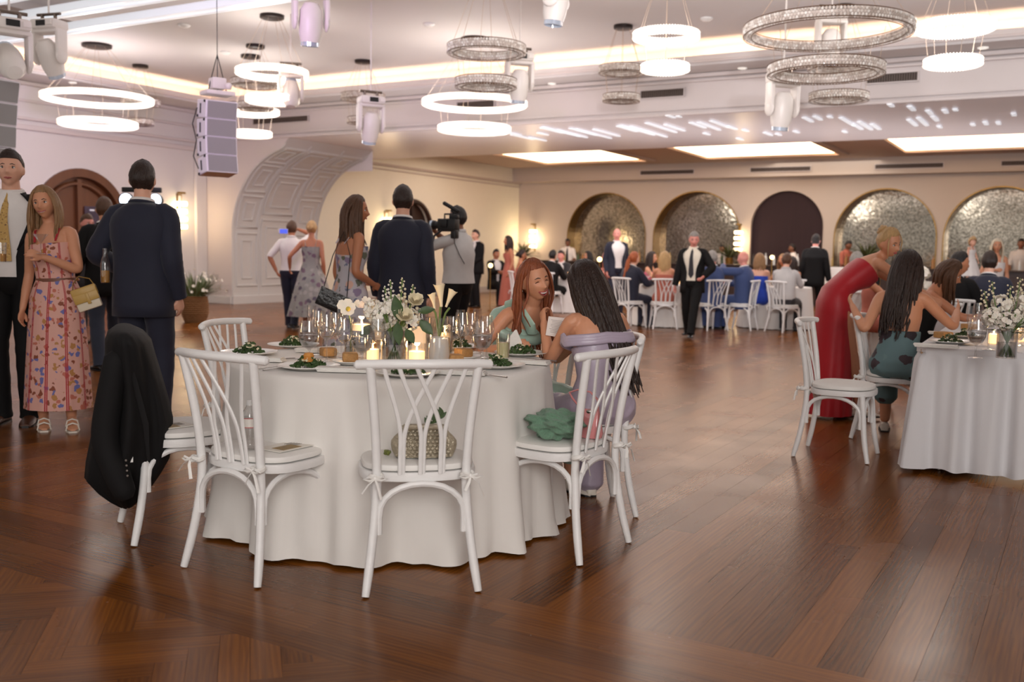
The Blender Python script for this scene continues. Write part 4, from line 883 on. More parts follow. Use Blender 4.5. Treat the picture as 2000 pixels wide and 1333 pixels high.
def hair(P, root, hk, style, m, L=.45, locks=46, seed=1, fringe=0, fall=None, wave=.012, part=0.0, tuck=0.0):
    R = random.Random(seed); mb = MB(); T = lambda x, y, z: P.hc + P.HR @ (Vector((x, y, z)) * hk)
    nu, nv = 40, 22; grid = {}
    long = style != 'short'; vol = .016 if long else .011
    for i in range(nu):
        az = 2 * PI * i / nu; fr = math.cos(az)   # az 0 = front
        # polar angle limit of the hairline
        if style == 'short': lim = 1.0 if fr > .5 else (1.0 + (.5 - fr) * .75 if fr > -.02 else min(2.15, 1.39 + (-.02 - fr) * 4))
        else: lim = (.86 + .05 * abs(math.sin(az)) / .6) if fr > .6 else (.95 + (.6 - fr) * .9 if fr > -.02 else min(2.2, 1.5 + (-.02 - fr) * 4))
        lim = min(lim, 2.2)
        for j in range(nv + 1):
            th = lim * j / nv; x, y, z = math.sin(th) * math.sin(az), math.sin(th) * math.cos(az), math.cos(th)
            X, Y, Z = x * .079, y * (.094 if y > 0 else .102), z * (.120 if z > 0 else .116)
            if z < 0: t = -z; X *= 1 - .2 * t; Y *= (1 - .45 * t ** 1.2) if y < 0 else 1
            e = vol * (1 - 1.02 * (j / nv) ** 4) + .003 * noise.noise(Vector((x * 6, y * 6, z * 6 + seed)))
            if style == 'short': e += .010 * max(0, z) * (.5 + .5 * math.cos(az)) + .003 * noise.noise(Vector((x * 22, y * 22, z * 22)))
            if long: e += .002 * math.sin(az * 23)
            q = Vector((X, Y, Z)); q += q.normalized() * e; grid[i, j] = mb.bm.verts.new(T(*q))
    for i in range(nu):
        for j in range(nv):
            a, b, c, d = grid[i, j], grid[(i + 1) % nu, j], grid[(i + 1) % nu, j + 1], grid[i, j + 1]
            if j == 0: continue
            mb.bm.faces.new((a, b, c, d))
    mb.bm.faces.new([grid[i, 1] for i in range(nu)])
    inner = []
    for i in range(nu): inner.append(mb.bm.verts.new(P.hc + (grid[i, nv].co - P.hc) * .93))
    for i in range(nu): mb.bm.faces.new((grid[i, nv], grid[(i + 1) % nu, nv], inner[(i + 1) % nu], inner[i]))
    for v in [grid[i, 0] for i in range(nu)]: mb.bm.verts.remove(v)
    def lock(az, th, L_, r, out=.02, dx=0.0):
        pts = []; az0 = az * R.uniform(.55, .9) if abs(az) < 2 else az
        n0 = 5
        for s_ in range(n0 + 1):
            t_ = s_ / n0; a_ = az0 + (az - az0) * t_; h_ = .30 + (th - .30) * t_; x, y, z = math.sin(h_) * math.sin(a_), math.sin(h_) * math.cos(a_), math.cos(h_)
            e = .90 + .06 * t_; q = Vector((x * .096, y * (.108 if y > 0 else .118), z * .134)) * e
            if z < 0: q.y *= (1 + .22 * z) if y < 0 else 1
            pts.append(T(*q))
        p = pts[-1].copy(); f = Vector(fall) if fall is not None else Vector((0, 0, -1)); ph = R.uniform(0, 6.28); n = 9; dirn = P.HR @ Vector((math.sin(az), math.cos(az), 0)); dirn.z = 0
        g0 = (pts[-1] - pts[-2]).normalized()
        for s_ in range(1, n + 1):
            t_ = s_ / n; g = g0.lerp(f.normalized(), min(1, t_ * 3)).normalized()
            p = p + g * (L_ / n) + dirn * (out / n) * (1 - t_ * 1.6)
            w = wave * math.sin(ph + t_ * 9) * t_; pts.append(p + Vector((w + dx * t_, w * .5 * math.cos(ph), 0)))
        k_ = len(pts); mb.tube(pts, [r * .5] + [r * .9] * n0 + [r * (1.05 - .8 * (q_ / n) ** 2.2) for q_ in range(1, n + 1)], 6, flat=.8)
    if style in ('long', 'half'):
        for i in range(locks):
            az = (R.uniform(1.45 if style == 'half' else 1.15, PI)) * R.choice((-1, 1)); lock(az, R.uniform(1.25, 1.75), L * R.uniform(.85, 1.05), R.uniform(.010, .017), R.uniform(.0, .035))
        for i in range(int(locks * .3) if style == 'long' else 0): lock(R.uniform(1.0, 1.3) * R.choice((-1, 1)), R.uniform(1.1, 1.4), L * R.uniform(.75, .95), R.uniform(.008, .012), R.uniform(0, .03))
    if style == 'pony':
        b = T(0, -.125, .02); mb.ball(b, .025 * hk, 10)
        for i in range(16):
            pts = [b]; p = b.copy(); f = Vector(fall) if fall is not None else P.HR @ Vector((0, -.25, -1))
            for s in range(1, 8): p = p + f.normalized() * L / 7 + Vector((R.uniform(-.006, .006), R.uniform(-.006, .006), 0)); pts.append(p + Vector((math.cos(i) * .02, math.sin(i) * .02, 0)))
            mb.tube(pts, [.012, .014, .015, .014, .012, .009, .006, .003], 5)
    if style in ('bun', 'updo'):
        b = T(0, -.085, .085) if style == 'bun' else T(.0, -.115, .01); n = 26
        for i in range(n):
            a0, a1 = R.uniform(0, 6.28), R.uniform(0, PI); ax = Vector((math.cos(a0) * math.sin(a1), math.sin(a0) * math.sin(a1), math.cos(a1))); o1 = ax.orthogonal().normalized(); o2 = ax.cross(o1); rr = R.uniform(.020, .042) * hk
            mb.tube([b + (o1 * math.cos(t) + o2 * math.sin(t)) * rr + ax * .01 for t in [k_ * .55 for k_ in range(9)]], [.006, .010, .012, .012, .012, .012, .012, .010, .005], 5)
        for sg in (-1, 1): lock(sg * 1.0, 1.15, .16, .006, .02)
    for s in range(fringe): lock(.98 * (-1) ** s, 1.15, L * .6, .008, .03)
    mb.build('hair', m, root, normals=True, angle=70)
def trousers(P, root, m, infl=.014, hem=.045, name='trousers', flare=0.0):
    mb = MB(); k = P.k; mb.rings(torso_rings(P, infl, -.2, .075))
    for sd in (1, -1):
        H_, K, A_ = P.hip[sd], P.kn[sd], P.an[sd]; d = (A_ - K).normalized(); e = A_ + d * (.085 * k - hem)
        pts = [P.p + Vector((sd * .06, 0, .0)), H_, H_.lerp(K, .5), K + (H_ - K).normalized() * .05, K + d * .06, K.lerp(A_, .5), A_ - d * .03, e]
        P_ = catmull(pts, 4); rr = [.098, .108, .093, .076, .073, .070, .064 + flare, .068 + flare]; R = []
        for i in range(len(P_)):
            t = i / 4; a = min(int(t), 6); f = t - a; R.append((rr[a] * (1 - f) + rr[a + 1] * f) * k * (1 + .025 * math.sin(i * 1.9 + sd)))
        mb.tube(P_, R, 16)
    return mb.build(name, m, root)
def shoes(P, root, m, toe=None, heel=False, yawf=(8, -8)):
    for i, sd in enumerate((1, -1)):
        A_ = P.an[sd]; k = P.k * (1 if P.sex == 'm' else .88); z0 = A_.z - .085 * P.k; R = Matrix.Rotation(math.radians(-yawf[i] if not toe else -toe[i]), 3, 'Z')
        T = lambda x, y, z: Vector((A_.x, A_.y, z0)) + R @ (Vector((x, y, z)) * k)
        mb = MB(); st = [(-.075, .030, .030, .040), (-.06, .036, .036, .075), (-.01, .040, .036, .085), (.05, .043, .030, .062), (.11, .048, .026, .046), (.16, .045, .020, .034), (.195, .028, .012, .022)]
        rg = []
        for (y, w, _, h) in st:
            rg.append([T(w * math.cos(a), y, max(.006, h * .5 + h * .5 * math.sin(a))) for a in [2 * PI * j / 14 for j in range(14)]])
        mb.rings(rg)
        o = mb.build('shoe', m, root)
        mb = MB(); mb.rings([[T(w * 1.04 * math.cos(a), y, z) for a, y, w in []] for z in ()], cap=False) if False else None
        mb.prism([(p.x, p.y) for p in [T(x, y, 0) for x, y in ((-.03, -.078), (.03, -.078), (.042, 0), (.05, .10), (.044, .165), (.02, .2), (-.02, .2), (-.044, .165), (-.05, .10), (-.042, 0))]], z0, z0 + .012 * k)
        mb.build('sole', m_black, o, smooth=False)
def jacket(P, root, m, infl=.028, hem=-.20, gap_top=.55, gap_bot=.16, name='jacket', sleeve=1.0, lap=True, buttoned=True, wide=0.0):
    k = P.k; T = TORSO[P.sex]; prof = []
    base = [(hem, .170 + wide, .124 + wide), (-.12, .168 + wide, .122 + wide * .8), (-.05, .167 + wide * .7, .119)] + [t for t in T if t[0] >= .0]
    for (h, w, d) in base:
        if h > .53: continue
        if .1 < h < .2: w, d = w + .006, d + .004
        prof.append((h, w, d))
    prof = [q for q in prof if q[0] < .51] + [(.528, .060, .054)]
    def gap(h):
        if h > .16: return gap_top * min(1, (h - .16) / .30) + (.02 if buttoned else gap_bot)
        if h > 0: return .02 if buttoned else gap_bot
        return (.02 if buttoned else gap_bot) + (.22 if buttoned else .1) * (-h / .2) ** 1.5
    rg = torso_rings(P, infl, -.4, .6, 36, prof, gap, lambda a, h: .012 * math.sin(a * 5 + h * 9) * (1 if h < .1 else .4))
    mb = MB(); mb.rings(rg, cap=False, loop=False)
    s = k * (1.0 if P.sex == 'm' else .86)
    for sd in (1, -1):
        A = arm_pts(P, sd); pts = catmull(A, 4); R = []; rr = [.058, .066, .067, .063, .061, .056, .046]
        n = len(pts); end = int(n * sleeve) if sleeve < 1 else n
        for i in range(n):
            t = i / 4; a = min(int(t), 5); f = t - a; R.append((rr[a] * (1 - f) + rr[a + 1] * f) * s * (1 + .02 * math.sin(i * 2.1 + sd)))
        mb.tube(pts[:end], R[:end], 14)
    o = mb.build(name, m, root, angle=60)
    md = o.modifiers.new('thickness', 'SOLIDIFY'); md.thickness = .006; md.offset = 1
    if lap:   # lapels and collar
        for sd in (-1, 1):
            mb = MB(); L_ = []
            for h, w in ((.17, .004), (.25, .034), (.33, .052), (.40, .058), (.44, .036), (.47, .046), (.50, .03)):
                _, c, R = P.frame(h * k); g = gap(h); dd = [p for p in prof if p[0] <= h + 1e-6][-1]
                ww, de = dd[1] * k + infl + .010, dd[2] * k + infl + .010
                a = PI / 2 - sd * g; p = c + R @ Vector((ww * math.copysign(abs(math.cos(a)) ** .9, math.cos(a)), de * abs(math.sin(a)) ** .9, 0))
                a2 = a - sd * w / .16; q = c + R @ Vector((ww * 1.01 * math.copysign(abs(math.cos(a2)) ** .9, math.cos(a2)), de * 1.01 * abs(math.sin(a2)) ** .9, 0))
                L_.append([p, p.lerp(q, .5) + R @ Vector((0, .004, 0)), q])
            mb.rings(L_, cap=False, loop=False); l = mb.build('lapel', m, o); md = l.modifiers.new('thickness', 'SOLIDIFY'); md.thickness = .004
        mb = MB(); _, c, R = P.frame(.522 * k); mb.tube([c + R @ Vector((math.sin(a) * .074 * s, -math.cos(a) * .072 * s - .004, .010 + .012 * math.cos(a))) for a in [(-1 + 2 * j / 14) * 2.0 for j in range(15)]], .013 * s, 8, flat=.9); mb.build('collar', m, o)
    return o
def shirt(P, root, m, infl=.016, sleeve=1.0, h0=-.02, name='shirt', loose=0.0, collar=True, arms=True):
    k = P.k; mb = MB(); prof = [(h, w + (loose if h < .35 else 0), d + (loose if h < .35 else 0)) for h, w, d in TORSO[P.sex] if h < .54]
    mb.rings(torso_rings(P, infl, h0, .6, 28, prof, None, lambda a, h: (.018 if loose else .006) * math.sin(a * 6 + h * 11)))
    s = k * (1.0 if P.sex == 'm' else .86)
    if arms:
        for sd in (1, -1):
            pts = catmull(arm_pts(P, sd), 4); rr = [.056, .061, .059, .054, .052, .048, .036]; R = []; n = len(pts)
            for i in range(n):
                t = i / 4; a = min(int(t), 5); f = t - a; R.append((rr[a] * (1 - f) + rr[a + 1] * f) * s * (1 + .035 * math.sin(i * 2.3 + sd)))
            e = max(3, int(n * sleeve)); mb.tube(pts[:e], R[:e], 14)
    o = mb.build(name, m, root)
    if collar:
        _, c, R = P.frame(.53 * k); mb = MB()
        mb.tube([c + R @ Vector((math.sin(a) * .066 * s, -math.cos(a) * .062 * s, .012 - .010 * math.cos(a + PI))) for a in [2 * PI * j / 16 for j in range(16)]], .015 * s, 8, closed=True, flat=1.3)
        for sd in (-1, 1):
            p = c + R @ Vector((sd * .012, .072 * s, .0)); q = c + R @ Vector((sd * .060 * s, .036 * s, .014)); t = c + R @ Vector((sd * .038, .082 * s, -.052)); mb.bm.faces.new([mb.bm.verts.new(v) for v in (p, q, t)]) ; mb.bm.faces.new([mb.bm.verts.new(v + Vector((0, -.004, 0))) for v in (t, q, p)])
        mb.build('collar', m, o, smooth=False)
    return o
def tie(P, root, m, L=.44, w=.036, bow=False, infl=.038):
    k = P.k; mb = MB(); _, c, R = P.frame(.508 * k); c = c + R @ Vector((0, .082 * k, .0))
    if bow:
        for sd in (-1, 1): mb.rings([[c + R @ Vector((sd * x, .006, z * s_)) for z, s_ in ((-1, h), (1, h))] + [c + R @ Vector((sd * x, -.004, z * h)) for z in (1, -1)] for x, h in ((.004, .010), (.03, .022), (.055, .024))])
        mb.ball(c, (.010, .009, .013), 8); return mb.build('bow_tie', m, root)
    rg = []
    for h, ww in ((.532, .019), (.505, .013), (.47, .020), (.42, .024), (.36, .028), (.27, .033), (.18, .038), (.10, .042), (.508 - L / k, .0 + .006)):
        _, cc, R = P.frame(max(0, h) * k); d = [t for t in TORSO[P.sex] if t[0] <= h + .02][-1][2]; nx = [t for t in TORSO[P.sex] if t[0] > h + .02]; d = (d + nx[0][2]) / 2 if nx else d
        y = d * k + infl if h < .455 else .072 * k + (.532 - h) * .55; rg.append([cc + R @ Vector((x, y + dy, 0)) for x, dy in ((-ww, 0), (0, .007), (ww, 0), (0, -.003))])
    mb.rings(rg); return mb.build('necktie', m, root)
def dress(P, root, m, top=.36, hem=.30, wid=.30, dep=.26, infl=.012, straps=True, pleat=.03, npl=14, waist=True, name='dress', back_low=0.0, n=60, lean=(0, 0), belt=None):
    """standing dress: bodice follows the torso, skirt runs from the hips down to z = hem"""
    k = P.k; mb = MB(); uvr = []
    prof = [(h, w, d) for h, w, d in TORSO[P.sex] if -.005 <= h <= top]
    _, c, R = P.frame(top * k); _, c0, R0 = P.frame(0)
    rings = []; vs = []
    zs = [hem + (P.p.z - hem) * t for t in (0, .12, .25, .4, .55, .7, .82, .92)]
    T0 = TORSO[P.sex][2]
    for z in zs:
        t = (P.p.z - z) / (P.p.z - hem); w = T0[1] * k + infl + (wid - T0[1] * k) * t ** .8; d = T0[2] * k + infl + (dep - T0[2] * k) * t ** .8; ring = []
        for j in range(n):
            a = PI / 2 + 2 * PI * j / n; f = 1 + pleat * t * math.sin(npl * a + 1.3 * math.sin(3 * a)) ; ring.append(Vector((P.p.x + lean[0] * t + w * f * math.cos(a), P.p.y + lean[1] * t + d * f * math.sin(a), z)))
        rings.append(ring); vs.append(z)
    for (h, w, d) in prof:
        _, c, R = P.frame(h * k); ring = []
        b = .030 if .28 < h < .41 and P.sex == 'f' else 0
        for j in range(n):
            a = PI / 2 + 2 * PI * j / n; x, y = math.cos(a), math.sin(a); ex = b * max(0, y) * k * (1 - .0 * abs(x))
            dz = -back_low * max(0, -y) if h == prof[-1][0] else 0
            ring.append(c + R @ Vector(((w * k + infl) * math.copysign(abs(x) ** .9, x), (d * k + infl) * math.copysign(abs(y) ** .9, y) + ex, dz)))
        rings.append(ring); vs.append(P.p.z + h * k)
    bm = mb.bm; uvl = bm.loops.layers.uv.new('UVMap'); V = [[bm.verts.new(p) for p in r] for r in rings]
    for i in range(len(V) - 1):
        for j in range(n):
            f = bm.faces.new((V[i][j], V[i][(j + 1) % n], V[i + 1][(j + 1) % n], V[i + 1][j]))
            for l, (u, vv) in zip(f.loops, ((j / n, vs[i]), ((j + 1) / n, vs[i]), ((j + 1) / n, vs[i + 1]), (j / n, vs[i + 1]))): l[uvl].uv = (u, vv)
    if straps:
        _, c, R = P.frame(top * k); _, c2, R2 = P.frame(.475 * k)
        for sd in (-1, 1):
            T = TORSO['f']; mb.tube([c + R @ Vector((sd * .075 * k, .105 * k, -.01)), c2 + R2 @ Vector((sd * .088 * k, .05 * k, .014)), c2 + R2 @ Vector((sd * .088 * k, -.03, .018)), c + R @ Vector((sd * .075 * k, -.098 * k, -.01))], .008, 6, flat=.4)
    o = mb.build(name, m, root, angle=70)
    if belt:
        mb = MB(); _, c, R = P.frame(.13 * k); mb.rings([[c + R @ Vector(((.122 * k + infl + .006) * math.cos(a), (.088 * k + infl + .006) * math.sin(a), z)) for a in [2 * PI * j / 24 for j in range(24)]] for z in (-.012, .012)], cap=False); mb.build('belt', belt, o)
    return o
def seated_skirt(P, root, m, infl=.016, low=.35, name='skirt', vox=.014, top=.36, bust=True):
    """dress of a seated figure: bodice, lap and the cloth hanging from the knees, one piece"""
    k = P.k; mb = MB(); mb.rings(torso_rings(P, infl, -.2, top))
    if bust and P.sex == 'f' and top > .3:
        _, c, R = P.frame(.345 * k)
        for sd in (-1, 1): mb.ball(c + R @ Vector((sd * .064 * k, .064 * k, 0)), .064 * k, 14)
    for sd in (1, -1):
        H_, K = P.hip[sd], P.kn[sd]; A_ = P.an[sd]; e = K.lerp(A_, (K.z - low) / max(.05, K.z - A_.z) if K.z > low else 0)
        limb(mb, [P.p + Vector((sd * .05, 0, 0)), H_, H_.lerp(K, .5), K, e], [.11 * k, .118 * k, .10 * k, .085 * k, .088 * k], 14)
    a, b = P.hip[1].lerp(P.kn[1], .15), P.hip[-1].lerp(P.kn[-1], .15); c, d = P.hip[1].lerp(P.kn[1], .9), P.hip[-1].lerp(P.kn[-1], .9)
    mb.tube([(a + b) / 2, (c + d) / 2], .085 * k, 12)
    return remeshed(mb, name, m, root, vox, 4)
def person(label, loc, yaw, P, group=None):
    r = thing('person', label, 'person', loc, math.radians(yaw - 90), group); return r
# ---------------- the guests ----------------
m_brownshoe = mat('brown_leather', (84, 50, 32), .4); m_blackshoe = mat('black_leather', (22, 20, 20), .25); m_creamshoe = mat('cream_leather', (226, 216, 202), .4)
def suit(label, loc, yaw, P, skin, hm, jm, tm=None, sm='white', tm_tie=None, vox=.012, facey=False, open_=True, gt=.5, gb=.2, hs='short', sh=None, bow=False, fk=None, curl=(.5, .5), grp=None, smile=0, L=.4, **bk):
    r = person(label, loc, yaw, P, grp); b, hk = body(P, r, SKIN[skin], vox, curl=curl, **bk)
    if facey: face(P, r, hk, smile=smile, **(fk or {}))
    if hm: hair(P, r, hk, hs, HAIR[hm], L=L)
    trousers(P, r, CL[tm or jm]); shirt(P, r, CL[sm], arms=False)
    jacket(P, r, CL[jm], buttoned=not open_, gap_bot=gb, gap_top=gt)
    if tm_tie: tie(P, r, CL.get(tm_tie) or tm_tie, bow=bow)
    shoes(P, r, sh or m_blackshoe); return r, hk
def shirted(label, loc, yaw, P, skin, hm, sm, tm, sleeve=.72, vox=.012, facey=False, hs='short', tie_=None, curl=(.5, .5), loose=.0, **bk):
    r = person(label, loc, yaw, P); b, hk = body(P, r, SKIN[skin], vox, curl=curl, **bk)
    if facey: face(P, r, hk)
    if hm: hair(P, r, hk, hs, HAIR[hm])
    trousers(P, r, CL[tm]); shirt(P, r, CL[sm], sleeve=sleeve, loose=loose)
    if tie_: tie(P, r, CL[tie_])
    shoes(P, r, m_blackshoe); return r, hk
def lady(label, loc, yaw, P, skin, hm, dm, hs='long', vox=.012, facey=False, L=.4, hem=.3, wid=.28, dep=.24, top=.41, seated=False, curl=(.5, .5), smile=0, closed=False, shoe=None, low=.3, straps=True, hk_=None, dk=None, **bk):
    r = person(label, loc, yaw, P); b, hk = body(P, r, SKIN[skin], vox, curl=curl, **bk)
    if facey: face(P, r, hk, smile=smile, closed=closed, lips=(176, 84, 84))
    if hm: hair(P, r, hk, hs, HAIR[hm], L=L, **(hk_ or {}))
    if seated: seated_skirt(P, r, CL[dm], low=low, vox=min(.014, vox * 1.4), top=top)
    else: dress(P, r, CL[dm], top=top, hem=hem, wid=wid, dep=dep, straps=straps, **(dk or {}))
    shoes(P, r, shoe or m_creamshoe); return r, hk

# tall man and his group at the left
P1 = Pose(H=1.93, wr=(.30, .16, .98), head=(8, -4, 0))
suit('tallest person of the left group, black suit and yellow check tie', (-3.56, 7.05, 0), -82, P1, 'fair', 'dark', 'black', tm_tie='tie', vox=.007, facey=True, gt=.62, gb=.30, sh=m_brownshoe, curl=(.9, .5))
P2 = Pose(H=1.68, sex='f', wl=(-.045, .25, 1.20), el=(-.8, -.1, -1.2), head=(6, 2, 8), roll=6)
floral_r, hk2 = lady('smiling person in a pink striped floral dress with a hand raised to a glass', (-3.17, 6.86, 0), -92, P2, 'warm', 'dirty', 'stripefloral', vox=.0065, facey=True, L=.36, smile=1, hem=.15, wid=.215, dep=.19, top=.415, curl=(.4, .55), shoe=None, dk=dict(belt=mat('thin_brown_belt', (120, 74, 56), .5), pleat=.02), spread=(0, .5))
for o in [c for c in floral_r.children if c.name.startswith('shoe')]:
    for g in o.children: bpy.data.objects.remove(g)
    bpy.data.objects.remove(o)
for i, sd in enumerate((1, -1)):   # strappy block-heeled sandals
    A_ = P2.an[sd]; R = Matrix.Rotation(math.radians(28), 3, 'Z'); T = lambda x, y, z: Vector((A_.x, A_.y, 0)) + R @ Vector((x, y, z)); o_ = T
    mb = MB(); mb.rings([[T(w * x, y, z + q) for x, q in ((-1, 0), (1, 0), (1, .012), (-1, .012))] for y, w, z in ((-.05, .028, .062), (0, .028, .056), (.05, .032, .03), (.09, .042, .004), (.14, .042, 0), (.18, .025, 0))]); s_ = mb.build('sandal', m_creamshoe, floral_r)
    mb = MB(); mb.rings([[T(x * w, -.04 + y * w, z) for x, y in ((-1, -1), (1, -1), (1, 1), (-1, 1))] for z, w in ((0, .030), (.03, .022), (.066, .026))]); mb.build('block_heel', m_creamshoe, s_)
    mb = MB()
    for y, z, w in ((.135, .0, .042), (.075, .02, .040)): mb.tube([T(-w, y, z + .01), T(-w * .8, y, z + .05), T(0, y, z + .062), T(w * .8, y, z + .05), T(w, y, z + .01)], .006, 6)
    mb.build('strap', m_creamshoe, s_)
    mb = MB(); mb.rings([[T(w * math.cos(a), y, zc + h * math.sin(a)) for a in [2 * PI * j / 10 for j in range(10)]] for y, w, zc, h in ((-.045, .024, .095, .03), (0, .03, .092, .033), (.06, .036, .055, .026), (.11, .038, .032, .017), (.15, .036, .024, .011), (.172, .02, .02, .007))]); mb.build('foot', SKIN['warm'], floral_r)
P3 = Pose(H=1.86, wl=(-.26, .22, 1.12), el=(-.8, -.4, -1), head=(14, -2, 0))
suit('person in a navy suit seen from behind, holding a beer bottle, left of centre', (-2.56, 6.85, 0), 84, P3, 'fair', 'dark', 'navy', vox=.009, gt=.4, gb=.1, curl=(.5, .9))
P4 = Pose(H=1.77, fr=(.13, .22, .085), fl=(-.10, -.12, .09), head=(-10, 0, 0), wl=(-.25, .2, 1.0))
suit('person in a black jacket and dark jeans standing behind the navy suited man', (-4.22, 10.25, 0), 125, P4, 'warm', 'brown', 'black', tm='jeans', gt=.4)
P5 = Pose(H=1.68, head=(0, 5, 0)); suit('person with a lilac lit face by the wooden door, far left', (-5.65, 13.1, 0), -35, P5, 'pink', 'brown', 'char', facey=True)
P5b = Pose(H=1.70, sex='f', wl=(-.28, .30, .99), el=(-.8, -.2, -1)); lady('person in a dark wine dress cut by the left picture edge', (-3.90, 6.35, 0), -30, P5b, 'warm', 'dark', 'wine', hem=.06, wid=.24, dep=.22, L=.3, curl=(.9, .95), vox=.009)
# middle group
P8 = Pose(H=1.72, sex='f', wr=(.13, .15, 1.01), er=(.5, -1.0, 0), head=(-34, 2, 0), roll=2, pitch=2)
clutch_r, hk8 = lady('person in a pastel floral dress, long brown hair, in profile with a black bag', (-1.33, 8.05, 0), 36, P8, 'tan', 'brown', 'floral', vox=.007, facey=True, L=.44, hem=.12, wid=.26, dep=.25, top=.41, curl=(.8, .5), palm=((-1, .2, 0), None), dk=dict(back_low=.14))
P9 = Pose(H=1.82, head=(16, 0, 0)); suit('person in a navy suit seen from behind, beside the woman with the black bag', (-.93, 8.3, 0), 80, P9, 'fair', 'dark', 'navy', vox=.009, gt=.4, gb=.1)
P10 = Pose(H=1.75, wr=(.10, .36, 1.50), wl=(-.10, .40, 1.46), er=(.9, .1, -.8), el=(-.9, 0, -.8), head=(0, -4, 0)); shirted('person filming with a camera rig, grey rolled-up shirt and black trousers', (-.58, 10.5, 0), 152, P10, 'brown', 'black', 'grey', 'black', sleeve=.66, loose=.02, curl=(.9, .9))
P6 = Pose(H=1.72, wr=(.07, .26, 1.60), er=(1, 0, -.2), wl=(-.24, -.02, .93), el=(-1, -.3, 0), fl=(-.07, .16, .085), fr=(.06, -.1, .10)); shirted('person in a white shirt and navy trousers, back view, phone raised', (-3.56, 15.9, 0), 92, P6, 'tan', 'brown', 'white', 'navy', sleeve=.62, curl=(.8, .5))
P7 = Pose(H=1.72, sex='f', wl=(-.36, .10, .98), el=(-.5, -.8, 0)); lady('person with blonde pinned-up hair in a grey floral tulle dress, back view', (-3.16, 15.5, 0), 90, P7, 'tan', 'blonde', 'tulle', hs='updo', hem=.24, wid=.36, dep=.34, top=.40, dk=dict(pleat=.08, npl=11))
P11 = Pose(H=1.66, sex='f', seated=True, wl=(-.3, .35, .85)); lady('person in a red top seated between the floral dress and the navy suit', (-1.72, 13.2, 0), 200, P11, 'warm', 'black', 'red', seated=True, L=.25, top=.41)
P12 = Pose(H=1.80, wl=(-.08, .22, 1.02)); suit('person in a dark suit with a blue tie standing alone against the far wall', (-.87, 23.2, 0), -140, P12, 'fair', 'dark', 'black', tm_tie='blue', facey=True, gt=.45, curl=(.5, .8))
P13 = Pose(H=1.66, sex='f'); lady('person in a terracotta dress standing behind the far table', (-.1, 22.4, 0), -165, P13, 'tan', 'dark', 'terra', L=.3, hem=.1, wid=.25, dep=.22, facey=True)
P14 = Pose(H=1.84, head=(-25, 0, 0)); suit('person with a shaved head in a blue suit, standing by the far tables', (2.2, 21.2, 0), -75, P14, 'pink', None, 'navy', facey=True, gt=.5, gb=.35)
P15 = Pose(H=1.66, fr=(.10, -.24, .12), fl=(-.06, .30, .09), wl=(-.22, .24, .98), el=(-1, -.4, -.4), wr=(.27, .02, .82), head=(14, 12, 0)); suit('person in a black suit and open cream shirt walking towards the camera', (2.80, 15.45, 0), -112, P15, 'pink', 'grey', 'black', sm='cream', facey=True, gt=.5, gb=.35, tm_tie='char', curl=(.6, .7))
P16 = Pose(H=1.74, fr=(.09, .26, .10), fl=(-.08, -.22, .11), wr=(.28, .04, .84)); suit('person in a black suit walking away in front of the white cocktail table', (5.83, 19.2, 0), 62, P16, 'pink', 'black', 'black', gt=.35, gb=.1)
# bar staff stand behind the counter
def behind_bar(px, H, b=27.85):
    r = ray(px, 520); t = b / (r.x * .5 + r.y * CU); return (r.x * t, r.y * t, 0)
shirted('bartender in a white shirt and black tie near the far room corner', behind_bar(1108, 0), -100, Pose(H=1.76, wr=(.2, .32, 1.08), wl=(-.2, .32, 1.08), head=(0, 12, 0)), 'brown', 'black', 'white', 'black', tie_='black', facey=True)
shirted('bartender with curly black hair in front of the lilac mirror arch', behind_bar(1412, 0), -110, Pose(H=1.64, wr=(.2, .32, 1.08), head=(-30, 15, 0)), 'brown', 'black', 'grey', 'black', facey=True)
shirted('bartender in a white shirt in front of the dark curtained arch', behind_bar(1548, 0), 175, Pose(H=1.66, wr=(.2, .32, 1.08)), 'brown', 'black', 'white', 'black', facey=True)
shirted('bartender in a beige shirt in front of the mirror right of the dark arch', behind_bar(1652, 0), -60, Pose(H=1.78, wr=(.2, .32, 1.08), head=(0, 14, 0)), 'brown', 'black', 'terra', 'black')
shirted('bartender in a pale shirt cut by the right picture edge', behind_bar(1992, 0), -120, Pose(H=1.86, wr=(.2, .32, 1.08)), 'brown', 'black', 'grey', 'black', facey=True)
# far tables: seated guests
def sit(kind, label, x, y, yaw, skin, hm, m, H=1.72, chair=True, chair_label=None, yaw_c=None, **k):
    pk = k.pop('pose', {}); P = Pose(H=H, sex='m' if kind != 'f' else 'f', seated=True, **dict(dict(wr=(.16, .38, .82), wl=(-.16, .38, .82)), **pk))
    if kind == 'f': lady(label, (x, y, 0), yaw, P, skin, hm, m, seated=True, vox=.013, top=.41, **k)
    elif kind == 's': shirted(label, (x, y, 0), yaw, P, skin, hm, m, 'char', vox=.013, **k)
    else: suit(label, (x, y, 0), yaw, P, skin, hm, m, vox=.013, gt=.4, gb=.15, **k)
    if chair: chair_at(x - .03 * math.cos(math.radians(yaw)), y - .03 * math.sin(math.radians(yaw)), yaw_c if yaw_c is not None else yaw, chair_label or ('white cross-back chair of the ' + label), GF)
sit('m', 'person in a black suit seated with his back to us at the far left table', .82, 21.3, 55, 'fair', 'black', 'black', pose=dict(pitch=12), chair_label='white cross-back chair under the black suited guest at the far left table')
sit('m', 'person with a reddish face leaning in across the far left table', 1.12, 22.9, -120, 'pink', 'dark', 'char', facey=True, pose=dict(pitch=14), chair=False)
sit('f', 'person with dark pinned hair in profile at the far left table', .22, 21.9, 10, 'tan', 'dark', 'terra', facey=True, hs='updo', chair_label='white cross-back chair with a white bag, left of the far left table')
sit('m', 'person in dark clothes seated at the far left behind the cameraman', -.41, 24.3, -60, 'tan', 'black', 'black', facey=True, chair=False)
